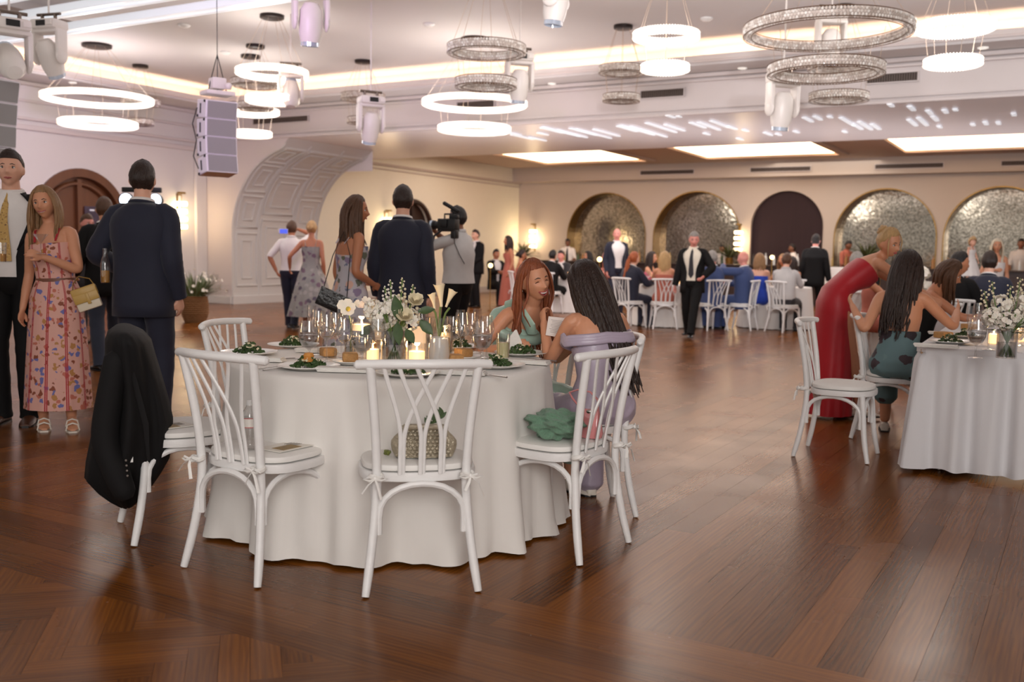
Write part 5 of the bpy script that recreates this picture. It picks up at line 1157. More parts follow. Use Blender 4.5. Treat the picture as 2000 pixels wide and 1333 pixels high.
sit('f', 'person with long black hair seated behind the far left table', 1.72, 23.3, 200, 'warm', 'black', 'black', facey=True, chair=False)
sit('f', 'person in orange at the right of the far left table', 2.02, 21.9, 190, 'pink', 'orange', 'terra', facey=True, chair=False)
sit('m', 'person with auburn hair in a navy blazer seated sideways on a white chair', 2.12, 17.6, 35, 'fair', 'orange', 'navy', H=1.68, hs='pony', chair_label='white cross-back chair turned sideways under the navy blazer guest', pose=dict(pitch=10))
sit('f', 'person with a pink dress and dark hair facing the middle far table', 2.72, 19.3, -30, 'warm', 'dark', 'pink', facey=True, chair=False)
sit('f', 'person with long blonde hair in a gold dress at the middle far table', 2.66, 17.45, 80, 'warm', 'blonde', 'terra', L=.3, yaw_c=92, chair_label='white cross-back chair seen squarely from behind at the middle far table')
sit('m', 'person with grey hair in a mid blue suit seated at the middle far table', 3.45, 17.3, 112, 'pink', 'grey', 'blue', H=1.76, chair_label='white cross-back chair of the grey-haired guest, right behind the walking man')
sit('m', 'person with a bald head in a blue suit, hand raised, at the right far table', 4.0, 17.4, 140, 'pink', None, 'blue', H=1.76, yaw_c=150, chair_label='white cross-back chair left of the royal blue dress', pose=dict(wl=(-.1, .3, 1.12)))
sit('f', 'person with blonde hair in a royal blue dress seen from behind', 4.40, 17.75, 85, 'fair', 'dirty', 'royal', L=.2, chair=False)
sit('s', 'person in a grey shirt seated beside the royal blue dress', 4.72, 17.1, 60, 'fair', 'brown', 'grey', yaw_c=30, chair_label='white cross-back chair right of the royal blue dress', sleeve=1.0)
sit('f', 'person with long blonde hair and a tan top at the right far table', 5.25, 19.4, -150, 'tan', 'dirty', 'terra', facey=True, chair=False)
sit('f', 'person with dark hair seated nearest the dark curtained arch', 5.30, 18.9, 95, 'tan', 'dark', 'black', H=1.62, L=.2, chair_label='white cross-back chair just left of the man walking away', yaw_c=80)
sit('s', 'person with white hair in a white shirt seated left of the red dress', 4.33, 12.5, 60, 'pink', 'grey', 'white', H=1.74, sleeve=.9, chair_label='white cross-back chair half hidden behind the red dress')
sit('f', 'person with black hair and an orange top behind the red dress', 4.30, 11.7, -20, 'tan', 'black', 'terra', H=1.66, L=.3, chair=False)
sit('m', 'person in a black suit with a beard seated behind the flowers at the right', 4.72, 10.6, 35, 'tan', 'black', 'black', H=1.78, pose=dict(pitch=14, head=(-30, 0, 0)), facey=True, yaw_c=60, chair_label='white sashed chair beside the black suited guest at the right')
sit('m', 'person in a navy suit with short dark hair, rightmost of the seated suits', 5.42, 11.3, 60, 'fair', 'dark', 'navy', H=1.80, pose=dict(pitch=8), chair=False)
Pb = Pose(H=1.66, sex='f', wr=(.02, .22, 1.15), er=(1, 0, -1)); lady('person with platinum hair holding a blonde toddler at the right', at_y(1942, 560, 16.6).xy.to_3d(), -110, Pb, 'warm', 'white', 'white', facey=True, L=.42, hem=.1, curl=(.7, .5))
r_ = person('toddler with curly blonde hair in a white dress on a woman\'s arm', (at_y(1893, 560, 16.5).x, 16.5, .92), -70, None); Pt = Pose(H=.72, sex='f', head=(-20, 0, 0)); b_, hkt = body(Pt, r_, SKIN['fair'], .01); hair(Pt, r_, hkt * 1.3, 'short', HAIR['blonde']); dress(Pt, r_, CL['white'], top=.41, hem=.12, wid=.16, dep=.15)
# women at the skirted table on the right
Pred = Pose(H=1.72, sex='f', pitch=52, roll=0, hinge=.15, hip_shift=(0, -.20), head=(-62, 16, 8), wr=(.10, .66, .92), wl=(-.2, .66, 1.0), fr=(.07, .02, .085), fl=(-.07, -.06, .085))
lady('person with blonde topknot in a fitted red dress, bending over her seated friends', (2.78, 7.95, 0), 4, Pred, 'warm', 'blonde', 'red', hs='bun', vox=.008, facey=True, hem=.03, wid=.16, dep=.16, top=.39, straps=False, dk=dict(pleat=.05, npl=7))
Pteal = Pose(H=1.72, sex='f', seated=True, pitch=4, wr=(.34, .28, .93), er=(.6, -.5, -1), wl=(-.33, -.05, .95), el=(-1, -.4, -.8), head=(-30, 8, 0))
lady('person with very long dark hair in a teal floral dress, seated, seen from behind', (2.76, 7.0, 0), 62, Pteal, 'warm', 'dark', 'tealfloral', seated=True, vox=.008, L=.50, top=.30, low=.25, curl=(.15, .5), hk_=dict(locks=84, fall=(-.10, -.20, -1)), spread=(1.2, 0))
Pbl = Pose(H=1.68, sex='f', seated=True, pitch=22, wr=(.14, .50, .84), wl=(-.05, .48, .84), head=(0, 24, 0))
lady('person with brown hair in a sleeveless black dress, looking down at her plate', (3.45, 8.2, 0), -25, Pbl, 'tan', 'brown', 'black', seated=True, vox=.009, facey=True, L=.34, top=.445, hk_=dict(fall=(-.45, 0, -.9)))
# the two women talking at the round table
Pm = Pose(H=1.62, sex='f', seated=True, pitch=37, roll=2, wr=(.26, .26, .80), er=(.8, -.6, -.9), wl=(-.17, .30, .80), el=(-.3, -.2, -1.2), head=(-6, 2, 12))
mint_r, hkm = lady('person with wavy red hair in a mint dress, laughing at the round table', (.03, 5.46, 0), -52, Pm, 'warm', 'auburn', 'mint', seated=True, hs='half', vox=.006, facey=True, smile=2, closed=True, L=.46, top=.415, low=.2, curl=(.4, .4), hk_=dict(fringe=2, wave=.028, locks=50, seed=5))
mb = MB(); _, c, R = Pm.frame(.40 * Pm.k)   # folded off-shoulder collar band
pts = [c + R @ Vector((math.cos(a) * .192, math.sin(a) * .112 + .006, -.015 - .02 * math.sin(a))) for a in [2 * PI * j / 40 for j in range(40)]]
mb.tube(pts, [.030 + .004 * math.sin(j * 1.3) for j in range(40)], 10, closed=True, flat=1.0); mb.build('collar_band', CL['mint'], mint_r)
mb = MB(); mb.tube([c + R @ Vector(v) for v in ((.03, .128, .02), (.06, .118, .07), (.085, .05, .105), (.08, -.04, .10), (.07, -.1, .03))], [.028, .034, .032, .028, .028], 8, flat=.35); mb.build('shoulder_strap', CL['mint'], mint_r)
mb = MB(); mb.ball(Pm.hc + Pm.HR @ Vector((.082, -.008, -.04)), .005, 8); mb.build('earring', mat('pearl', (240, 236, 226), .2), mint_r)
Pl = Pose(H=1.56, sex='f', seated=True, pitch=20, roll=-3, wl=(-.17, .30, .93), el=(-.1, -.9, -1.2), wr=(.20, .34, .90), er=(.8, -.3, -1), head=(12, 16, 0))
lil_r, hkl = lady('person with very long dark hair in an off-shoulder lilac dress, reading a card', (.425, 4.87, 0), 110, Pl, 'warm', 'dark', 'lilac', seated=True, hs='half', vox=.006, L=.58, top=.37, low=.06, curl=(.6, .7), hk_=dict(fall=(.24, -.37, -1), locks=84, seed=9, wave=.008))
mb = MB(); _, c, R = Pl.frame(.362 * Pl.k)
for q in range(3):   # draped band round the upper arms and back
    pts = [c + R @ Vector((math.cos(a) * (.180 + .003 * q), math.sin(a) * (.112 + .002 * q), -.014 * q + .015 * math.cos(2 * a) - (.02 if math.sin(a) < 0 else 0) * abs(math.cos(a)))) for a in [2 * PI * j / 40 for j in range(40)]]
    mb.tube(pts, .0115, 8, closed=True, flat=1.3)
mb.build('draped_band', CL['lilac'], lil_r)
# ---------------- tables and what stands on them ----------------
def linen(name, rgb, sc=260):
    m = mat(name, rgb, .85, sheen=.15); nt = m.node_tree; p = nt.nodes['Principled BSDF']; L = nt.links
    uv = nt.nodes.new('ShaderNodeUVMap'); ck = nt.nodes.new('ShaderNodeTexChecker'); ck.inputs['Scale'].default_value = sc; L.new(uv.outputs[0], ck.inputs[0])
    b = nt.nodes.new('ShaderNodeBump'); b.inputs['Strength'].default_value = .25; b.inputs['Distance'].default_value = .002; L.new(ck.outputs['Fac'], b.inputs['Height']); L.new(b.outputs[0], p.inputs['Normal']); return m
m_linen = linen('white_linen', (232, 227, 221)); m_linen2 = linen('white_skirting', (226, 224, 226), 180)
m_silver = mat('silverware', (190, 184, 178), .2, metal=1.0); m_china = mat('white_china', (238, 234, 228), .22)
def thin_glass(name, tint=(250, 250, 250), g=.10, rough=.03):
    m = bpy.data.materials.new(name); m.use_nodes = True; nt = m.node_tree; L = nt.links
    for n in list(nt.nodes):
        if n.type != 'OUTPUT_MATERIAL': nt.nodes.remove(n)
    o = [n for n in nt.nodes if n.type == 'OUTPUT_MATERIAL'][0]
    t = nt.nodes.new('ShaderNodeBsdfTransparent'); t.inputs[0].default_value = lin(tint) + (1,)
    gl = nt.nodes.new('ShaderNodeBsdfGlossy'); gl.inputs['Roughness'].default_value = rough
    lw = nt.nodes.new('ShaderNodeLayerWeight'); lw.inputs[0].default_value = .35
    mr = nt.nodes.new('ShaderNodeMapRange'); mr.inputs[3].default_value = g; mr.inputs[4].default_value = .75; L.new(lw.outputs['Facing'], mr.inputs[0])
    mx = nt.nodes.new('ShaderNodeMixShader'); L.new(mr.outputs[0], mx.inputs[0]); L.new(t.outputs[0], mx.inputs[1]); L.new(gl.outputs[0], mx.inputs[2]); L.new(mx.outputs[0], o.inputs[0]); _M[name] = m; return m
m_glass = thin_glass('clear_glass'); m_frost = mat('frosted_water_glass', (214, 206, 198), .15, alpha=.55); m_wine = thin_glass('white_wine', (236, 216, 150), .05); m_water = thin_glass('water', (226, 228, 230), .08)
m_lemon = mat('lemonade', (222, 212, 160), .2, alpha=.85)
m_wax = mat('lit_candle_wax', (255, 226, 186), .5, emis=2.2, ecol=(255, 196, 130)); m_flame = mat('flame', (255, 220, 150), .5, emis=25, ecol=(255, 196, 110))
for m_ in (m_wax, m_flame): m_.cycles.emission_sampling = 'NONE'
m_leaf = mat('green_leaf', (62, 84, 44), .5, vary=.35, scale=40); m_stem = mat('green_stem', (104, 128, 70), .5); m_petal = mat('white_petal', (244, 236, 222), .5, vary=.05, sub=.1); m_cream = mat('cream_petal', (236, 222, 190), .5, vary=.08)
m_bread = mat('golden_bread', (190, 140, 84), .7, vary=.3, scale=60, bump=.5, bscale=120)

def round_cloth(c, R, h, seed, flare=.07, amp=.045, n=240, floor_z=.012, nf=15, square=False):
    """table cloth: flat top, rounded edge, hanging folds that grow towards the floor"""
    rnd = random.Random(seed); ph = [rnd.uniform(0, 6.28) for _ in range(6)]; bm = bmesh.new(); uvl = bm.loops.layers.uv.new('UVMap')
    def fold(a): return (lambda v: math.copysign(abs(v) ** .7, v))(math.sin(nf * a + ph[0] + 1.6 * math.sin(2 * a + ph[1]))) * .62 + .30 * math.sin((nf // 2) * a + ph[2] + math.sin(3 * a)) + .22 * math.sin((2 * nf + 3) * a + ph[3])
    prof = [(.3, 0), (.6, 0), (.85, 0), (.96, 0), (.99, -.002), (1.0, -.010), (1.005, -.03)]
    rings = []; H = h - floor_z
    for f, dz in prof:
        rings.append([(c[0] + R * f * math.cos(a), c[1] + R * f * math.sin(a), h + dz - (.004 * max(0, fold(a)) if f > 1 else 0)) for a in [2 * PI * j / n for j in range(n)]])
    for t in (.09, .16, .25, .36, .48, .60, .72, .82, .90, .96, 1.0):
        ring = []
        for j in range(n):
            a = 2 * PI * j / n; q = fold(a); s = t ** 1.15
            r = R * 1.005 + flare * s + amp * s * q + (.015 * math.sin(a * 31 + ph[4]) if t > .9 else 0) * (t - .9) * 8
            z = h - H * t - 0 if t < 1 else floor_z + .006 * max(0, math.sin(a * 23 + ph[5]))
            ring.append((c[0] + r * math.cos(a), c[1] + r * math.sin(a), z))
        rings.append(ring)
    V = [[bm.verts.new(p) for p in r] for r in rings]; cv = bm.verts.new((c[0], c[1], h))
    tt = [0.1 * i for i in range(len(V))]
    for j in range(n):
        f = bm.faces.new((cv, V[0][j], V[0][(j + 1) % n]))
        for l in f.loops: l[uvl].uv = (l.vert.co.x, l.vert.co.y)
    for i in range(len(V) - 1):
        for j in range(n):
            f = bm.faces.new((V[i][j], V[i + 1][j], V[i + 1][(j + 1) % n], V[i][(j + 1) % n]))
            us = (j, j, j + 1, j + 1)
            for l, u in zip(f.loops, us):
                l[uvl].uv = (l.vert.co.x, l.vert.co.y) if i < 5 else (u / n * 2 * PI * R, l.vert.co.z)
    me = bpy.data.meshes.new('tablecloth'); bm.to_mesh(me); bm.free(); me.polygons.foreach_set('use_smooth', [True] * len(me.polygons)); me.materials.append(m_linen); me.update()
    o = bpy.data.objects.new('tablecloth', me); COL.objects.link(o); return o
TC, TR_, TH = Vector((-.575, 4.71)), .757, .765
def round_table(c, R, h, label, group=None):
    t = thing('round_table', label, 'table', (c[0], c[1], 0), 0, group)
    mb = MB(); mb.lathe([(.001, h - .03), (R - .02, h - .03), (R - .012, h - .018), (R - .02, h - .006), (.001, h - .006)], n=48); mb.build('tabletop', mat('plywood', (170, 134, 96), .6), t)
    for k in range(4):
        a = PI / 4 + k * PI / 2; mb = MB(); mb.tube([(R * .55 * math.cos(a), R * .55 * math.sin(a), h - .03), (R * .62 * math.cos(a), R * .62 * math.sin(a), .005)], .014, 8); mb.build('leg', m_chrome, t)
    return t
round_table(TC, TR_, TH - .008, 'round dining table hidden under the long white cloth in front')
tag(round_cloth((TC.x, TC.y), TR_, TH, 4, flare=.06, amp=.062), 'long white woven cloth on the round table in front, folds down to the floor', 'tablecloth')

def plate(p, r=.135, label='', group='white dinner plates on the round table'):
    mb = MB(); mb.lathe([(.001, .004), (r * .62, .004), (r * .68, .008), (r, .018), (r, .021), (r * .66, .012), (r * .6, .008), (.001, .008)], n=40)
    o = mb.build('plate', m_china, angle=60); o.location = p; tag(o, label, 'plate', group); return o
def salad(p, r, seed, label, topping=False, group='green salads on the white plates'):
    rnd = random.Random(seed); t = thing('salad', label, 'salad', p, 0, group)
    mb = MB()
    for i in range(150):
        a, q = rnd.uniform(0, 6.28), rnd.random() ** .6; c = Vector((r * q * math.cos(a), r * q * math.sin(a) * .8, .012 + (.045 * (1 - q * q)) * rnd.random() + .004)); s = rnd.uniform(.007, .015)
        u = Vector((rnd.gauss(0, 1), rnd.gauss(0, 1), rnd.gauss(0, .7))).normalized(); v = u.orthogonal().normalized(); w = u.cross(v)
        P_ = [c - u * s, c - u * s * .3 + v * s * .6 + w * .003, c + u * s * .5 + v * s * .5, c + u * s * 1.1, c + u * s * .5 - v * s * .5, c - u * s * .3 - v * s * .6 + w * .003]
        mb.bm.faces.new([mb.bm.verts.new(x) for x in P_])
    o = mb.build('leaves', m_leaf, t, smooth=False, normals=False); tag(o, kind='stuff')
    mb = MB()
    for i in range(16):
        a, q = rnd.uniform(0, 6.28), rnd.random(); c = Vector((r * q * math.cos(a) * .8, r * q * math.sin(a) * .7, .03 + .03 * (1 - q))); mb.box(c, (.014, .009, .004), rot=Matrix.Rotation(rnd.uniform(0, 3), 3, (rnd.random(), rnd.random(), 1)))
    tag(mb.build('cheese_shavings', mat('cheese', (236, 224, 190), .5), t, smooth=False), kind='stuff')
    if topping:
        mb = MB(); mb.lathe([(.001, .075), (.018, .072), (.024, .06), (.020, .05), (.03, .045), (.026, .035), (.001, .03)], n=14); mb.build('crisp', mat('fried_crisp', (206, 140, 66), .6, bump=.6, bscale=60), t)
    return t
def napkin(p, rz, label, L=.22, w=.07, group='folded white napkins on the round table'):
    mb = MB(); pts = []
    for lay in range(3):
        z = .004 + lay * .006; pr = [(-w / 2, z), (0, z + .003), (w / 2, z), (w / 2 + .002, z + .003), (w / 2, z + .0055), (0, z + .008), (-w / 2, z + .0055), (-w / 2 - .002, z + .003)]
        mb.rings([[(x * (1 + .1 * math.sin(y * 20)), y + .004 * lay, zz) for x, zz in pr] for y in [-L / 2 + L * k / 8 for k in range(9)]])
    o = mb.build('napkin', mat('napkin_cotton', (236, 232, 226), .85, bump=.3, bscale=200)); o.location = p; o.rotation_euler = (0, 0, rz); tag(o, label, 'napkin', group); return o
def fork(p, rz, label):
    mb = MB(); mb.tube([(0, -.095, .004), (0, -.04, .006), (0, .03, .007), (0, .045, .004)], [.0055, .004, .003, .006], 8, flat=.4)
    for x in (-.0075, -.0025, .0025, .0075): mb.tube([(x * .8, .045, .004), (x, .06, .003), (x, .095, .007)], [.002, .0017, .001], 5)
    o = mb.build('fork', m_silver); o.location = p; o.rotation_euler = (0, 0, rz); tag(o, label, 'fork', 'forks on the round table')
def knife(p, rz, label):
    mb = MB(); mb.tube([(0, -.11, .005), (0, -.02, .006)], [.0065, .0045], 8, flat=.6); mb.tube([(0, -.02, .005), (.002, .05, .004), (.001, .11, .003)], [.0075, .009, .002], 8, flat=.15)
    o = mb.build('knife', m_silver); o.location = p; o.rotation_euler = (0, 0, rz); tag(o, label, 'knife', 'knives on the round table')
def bread(p, rz, label, s=.07):
    mb = MB(); mb.box((0, 0, .026), (s, s, .042), bevel=.008); o = mb.build('bread_square', m_bread); o.location = p; o.rotation_euler = (0, 0, rz); tag(o, label, 'bread', 'golden bread squares')
PROF = {'goblet': ([(.034, .001), (.033, .003), (.006, .007), (.0045, .03), (.0045, .058), (.008, .066), (.030, .078), (.043, .105), (.0445, .13), (.040, .165), (.036, .19)], (.080, .045, .11), .04),
        'wine': ([(.034, .001), (.033, .003), (.006, .007), (.004, .05), (.004, .095), (.008, .102), (.028, .115), (.038, .14), (.038, .165), (.033, .20), (.030, .22)], (.112, .036, .14), .03),
        'flute': ([(.030, .001), (.029, .003), (.005, .007), (.004, .06), (.005, .09), (.014, .105), (.023, .14), (.024, .18), (.022, .23)], (.108, .02, .15), .02)}
def stem_glass(kind, p, label, fill=None, s=1.0, group='wine and water glasses on the round table'):
    prof, (z0, r1, z1), _ = PROF[kind]; t = thing('wine_glass' if kind != 'goblet' else 'water_goblet', label, 'glass', p, 0, group); t.scale = (s, s, s)
    mb = MB(); mb.lathe(prof[:6], n=20); mb.build('stem', m_glass, t); mb = MB(); mb.lathe(prof[5:], n=24); mb.build('bowl', m_glass, t, angle=180)
    if fill:
        inn = [(max(.002, r - .0015), z) for r, z in prof[6:] if z <= fill[1]]; mb = MB(); mb.lathe([(.001, inn[0][1])] + inn + [(.001, inn[-1][1] + .0005)], n=20); mb.build('drink', fill[0], t, angle=180)
    return t
def on(px, py, z=TH + .0005): return at_z(px, py, z)
spots = [(603, 722, 'nearest the left chair, in front', True), (797, 735, 'seen through the centre chair back', False), (968, 719, 'right of the centre chair rail', False), (1017, 695, 'in front of the laughing woman', False), (893, 682, 'at the far side, right of the calla lilies', False), (573, 679, 'at the far left edge of the table', False), (487, 694, 'at the left edge behind the chair rail', False)]
for i, (px, py, w, top) in enumerate(spots):
    p = on(px, py); plate(p, .135, 'white dinner plate ' + w); salad(p, .072, 20 + i, 'green salad with cheese shavings ' + w, top)
for px, py, rz, w, L in ((678, 728, 1.45, 'white folded napkin between the left plate and the centre chair', .24), (505, 707, 1.5, 'white folded napkin rolled at the left edge', .24), (1030, 712, 1.2, 'white folded napkin at the right edge of the table', .22), (900, 733, 1.4, 'white folded napkin behind the centre chair back', .22), (620, 690, 1.3, 'white folded napkin beside the far left plate', .20)):
    napkin(on(px, py), rz, w, L)
for px, py, rz, w in ((532, 720, .3, 'left'), (550, 722, .3, 'right')): fork(on(px, py), rz - 1.0, 'silver fork, the %s of two beside the nearest left plate' % w)
fork(on(912, 728), .5, 'silver fork lying right of the plate behind the centre chair'); knife(on(950, 735), .9, 'silver knife near the right plate, handle to the edge'); knife(on(585, 702), -1.2, 'silver knife beside the rolled left napkin'); knife(on(1050, 704), .9, 'silver knife at the right edge beside the plate')
for px, py, rz, w, bp in ((684, 713, .2, 'on its small plate left of the centre', True), (641, 698, .5, 'behind the big water goblet', False), (728, 686, .1, 'on the far side left of the flowers', True), (905, 703, .7, 'right of the frosted glass', True), (888, 712, .4, 'flat brown piece behind the centre chair rail', False)):
    p = on(px, py)
    if bp: plate(p, .085, 'small side plate under the bread ' + w, 'small side plates')
    bread(p + Vector((0, 0, .009 if bp else 0)), rz, 'square of golden bread ' + w)
GL = [('goblet', 604, 712, 'large water goblet nearest the left, half full', m_water, 1.05), ('goblet', 707, 722, 'large water goblet left of the centre chair rail', m_water, 1.1), ('goblet', 941, 714, 'large water goblet left of the lemonade', m_water, 1.08), ('wine', 638, 706, 'wine glass right behind the left goblet', m_wine, 1.0), ('wine', 622, 694, 'wine glass behind the left goblet, tall', None, 1.0), ('flute', 609, 684, 'champagne flute farthest left', None, 1.0), ('wine', 655, 700, 'wine glass left of the white orchid', m_wine, 1.0), ('flute', 667, 690, 'champagne flute under the white orchid', None, 1.0), ('wine', 672, 712, 'wine glass below the orchid with pale wine', m_wine, .95), ('wine', 738, 712, 'wine glass with yellow wine left of the flower vase', m_wine, .95), ('wine', 902, 704, 'wine glass right of the frosted glass, nearest', m_water, 1.05), ('flute', 899, 694, 'tall champagne flute left of the laughing woman', None, 1.0), ('wine', 921, 698, 'wine glass between flute and goblet', m_wine, 1.0), ('flute', 931, 690, 'champagne flute touching the mint dress', None, 1.0), ('wine', 823, 684, 'wine glass behind the white card', None, 1.0), ('goblet', 884, 690, 'water goblet behind the calla lily vase', m_water, 1.0), ('wine', 950, 700, 'wine glass behind the right goblet', None, .95)]
for kd, px, py, w, fill, s in GL: stem_glass(kd, on(px, py), w, (fill, .135 if kd == 'wine' else .14) if fill else None, s)
# lemonade, frosted glass, votives, candles
t = thing('lemonade_glass', 'tall glass of pale lemonade in front of the laughing woman', 'glass', on(982, 708)); mb = MB(); mb.lathe([(.001, .001), (.030, .001), (.033, .14)], n=24); mb.build('tumbler', m_glass, t); mb = MB(); mb.lathe([(.001, .006), (.028, .006), (.030, .095), (.001, .095)], n=20); mb.build('drink', m_lemon, t)
t = thing('ice_water_glass', 'frosted round tumbler of iced water in front of the calla lilies', 'glass', on(857, 714)); mb = MB(); mb.lathe([(.001, .001), (.036, .001), (.046, .02), (.049, .05), (.046, .09), (.041, .13)], n=28); mb.build('tumbler', m_frost, t); mb = MB()
rr = random.Random(4)
for i in range(12): mb.box((rr.uniform(-.02, .02), rr.uniform(-.02, .02), .02 + .007 * i), (.02, .018, .016), rot=Matrix.Rotation(rr.random() * 3, 3, (1, rr.random(), 1)), bevel=.003)
tag(mb.build('ice', mat('ice', (236, 238, 240), .1, alpha=.6), t), kind='stuff')
def candle(p, label, r=.036, h=.06, gh=.085, light=0.0, z0=.004, cr=None, frosted=True):
    t = thing('votive_candle', label, 'candle', p, 0, 'lit candles in glass'); cr = cr or r - .005
    mb = MB(); mb.lathe([(.001, .001), (r, .001), (r, gh)], n=24); mb.build('glass_holder', m_glass, t)
    mb = MB(); mb.lathe([(.001, z0), (cr, z0), (cr, z0 + h * .96), (cr * .8, z0 + h), (.001, z0 + h - .004)], n=20); w = mb.build('wax', m_wax, t)
    mb = MB(); mb.lathe([(.0005, z0 + h), (.0045, z0 + h + .007), (.004, z0 + h + .014), (.0005, z0 + h + .028)], n=10); mb.build('flame', m_flame, t)
    if light:
        l = bpy.data.lights.new('candle_light', 'POINT'); l.energy = light; l.color = (1, .62, .3); l.shadow_soft_size = .015; o = bpy.data.objects.new('candle_light', l); COL.objects.link(o); o.parent = t; o.location = (0, 0, z0 + h + .03)
    return t
candle(on(814, 706), 'lit white votive candle in a clear glass, left of the frosted tumbler', .043, .045, .085, .8)
candle(on(706, 700), 'candle floating high in a tall glass cylinder behind the centre goblet', .050, .03, .20, .8, .135)
candle(on(728, 704), 'small lit candle behind the centre left goblet', .034, .05, .08, .5)
candle(on(868, 690), 'lit candle glowing behind the calla lily vase', .036, .10, .14, .6)
# white card
mb = MB(); mb.box((0, 0, .075), (.088, .002, .15)); mb.box((0, .03, .04), (.06, .002, .09), rot=Matrix.Rotation(-.6, 3, 'X')); o = mb.build('table_card', mat('card_stock', (238, 226, 216), .7), smooth=False); o.location = on(821, 697); o.rotation_euler = (-.08, 0, -.1); tag(o, 'blank backed white table card standing between the flowers and the calla lilies', 'card')
# standing napkin fold by the plate of the laughing woman
mb = MB(); mb.rings([[(x, y, 0) for x, y in ((-.05, -.02), (.05, -.02), (.05, .02), (-.05, .02))], [(x * .8, y * .6, .07) for x, y in ((-.05, -.02), (.05, -.02), (.05, .02), (-.05, .02))], [(x * .08 + .01, y * .1, .13) for x, y in ((-.05, -.02), (.05, -.02), (.05, .02), (-.05, .02))]]); o = mb.build('napkin', mat('napkin_cotton', (236, 232, 226), .85)); o.location = on(1003, 694); tag(o, 'white napkin folded to a standing peak behind the lemonade glass', 'napkin')

# flowers
def petal_flower(mb, c, R_, n, r, rnd, cup=.4, w=.5, up=(0, 0, 1)):
    up = Vector(up).normalized(); u = up.orthogonal().normalized(); v = up.cross(u)
    for i in range(n):
        a = 2 * PI * i / n + rnd.random() * .3; d = u * math.cos(a) + v * math.sin(a); s = up.cross(d); L_ = R_ * rnd.uniform(.85, 1.1); q = []
        for t, ww in ((.05, .15), (.35, .8), (.7, 1.0), (.95, .55)):
            cc = c + d * L_ * t + up * (cup * L_ * t * t); q.append([cc - s * L_ * w * ww * .5 + up * .1 * L_ * ww, cc, cc + s * L_ * w * ww * .5 + up * .1 * L_ * ww])
        mb.rings(q, cap=False, loop=False)
def blob_flowers(name, parent, m, centers, size, rnd, n=5, per=26):
    mb = MB()
    for c, R_ in centers:
        for i in range(per):
            d = Vector((rnd.gauss(0, 1), rnd.gauss(0, 1), rnd.gauss(0, 1))).normalized(); petal_flower(mb, Vector(c) + d * R_ * rnd.uniform(.8, 1), size, n, 1, rnd, .3, .9, d)
    return mb.build(name, m, parent, normals=False, angle=180)
def leaf(mb, p, d, L_, w, n=(0, 0, 1), bend=.2):
    d = Vector(d).normalized(); n = Vector(n); s = d.cross(n).normalized(); n = s.cross(d); q = []
    for t, ww in ((0, .1), (.25, .8), (.5, 1), (.75, .7), (1, .05)):
        c = Vector(p) + d * L_ * t - n * bend * L_ * t * t; q.append([c - s * w * ww * .5 + n * .1 * w, c, c + s * w * ww * .5 + n * .1 * w])
    mb.rings(q, cap=False, loop=False)
def glass_vase(t, r, h, water=.5, name='glass_vase'):
    mb = MB(); mb.lathe([(.001, .001), (r, .001), (r, h), (r - .003, h), (r - .003, .008), (.001, .008)], n=32); v = mb.build(name, m_glass, t)
    mb = MB(); mb.lathe([(.001, .009), (r - .005, .009), (r - .005, h * water), (.001, h * water)], n=24); mb.build('water', m_water, v)
rnd = random.Random(12)
t = thing('flower_arrangement', 'white hydrangea, rose and stock arrangement in a glass vase on the round table', 'flowers', on(770, 708)); glass_vase(t, .062, .15, .6)
mb = MB()
for i in range(16):
    a = rnd.uniform(0, 6.28); mb.tube([(-.03 * math.cos(a), -.03 * math.sin(a), .012), (.03 * math.cos(a), .03 * math.sin(a), .15), (.09 * math.cos(a), .06 * math.sin(a), .24)], .0035, 6)
for x, z in ((-.02, .36), (.035, .37), (.085, .34), (-.045, .33)): mb.tube([(x * .3, 0, .15), (x * .8, 0, z - .1), (x, 0, z + .02)], .0035, 6)
mb.build('stems', m_stem, t)
blob_flowers('hydrangea', t, m_petal, [((-.06, -.01, .20), .055), ((-.015, -.02, .235), .055), ((.065, .01, .20), .05), ((-.10, .03, .24), .045), ((.0, .04, .26), .05)], .019, rnd, 4, 60)
for sx, sz in ((-.02, .36), (.035, .37), (.085, .34), (-.045, .33)):
    mb = MB()
    for i in range(16): a = i * 2.4; mb.ball((sx + .016 * math.cos(a) * (1.2 - i / 20), .016 * math.sin(a) * (1.2 - i / 20), sz - .085 + i * .0072), (.0085 - i * .0003,) * 3, 8)
    mb.build('stock_spike', m_cream if sx > 0 else m_petal, t)
mb = MB()
for (c, R_) in (((.055, -.06, .215), .042), ((.10, -.01, .285), .04)):
    for k in range(4): petal_flower(mb, Vector(c), R_ * (1 - .18 * k), 5, 1, rnd, .5 + .5 * k, 1.1, (.1, -.6, .6))
mb.build('rose', m_cream, t, normals=False, angle=180)
mb = MB()
for p, d, L_, w in (((.03, -.06, .20), (-.15, -.3, .9), .12, .055), ((.02, -.065, .19), (.1, -.4, -.6), .11, .05), ((.12, -.02, .20), (.6, -.2, -.6), .09, .05), ((-.09, -.03, .17), (-.7, -.3, -.4), .08, .045), ((.11, -.02, .24), (.9, -.1, .2), .08, .04), ((.06, -.06, .16), (.5, -.5, -.7), .08, .045)): leaf(mb, p, d, L_, w, (0, -1, .4))
mb.build('leaves', m_leaf, t, normals=False, angle=180)
t = thing('orchid_stem', 'white orchid bloom with a yellow throat standing left of the candles', 'flowers', on(684, 700)); glass_vase(t, .028, .11, .5, 'bud_vase')
mb = MB(); mb.tube([(0, 0, .01), (.004, 0, .15), (-.01, -.01, .235)], .003, 6); mb.build('stems', m_stem, t)
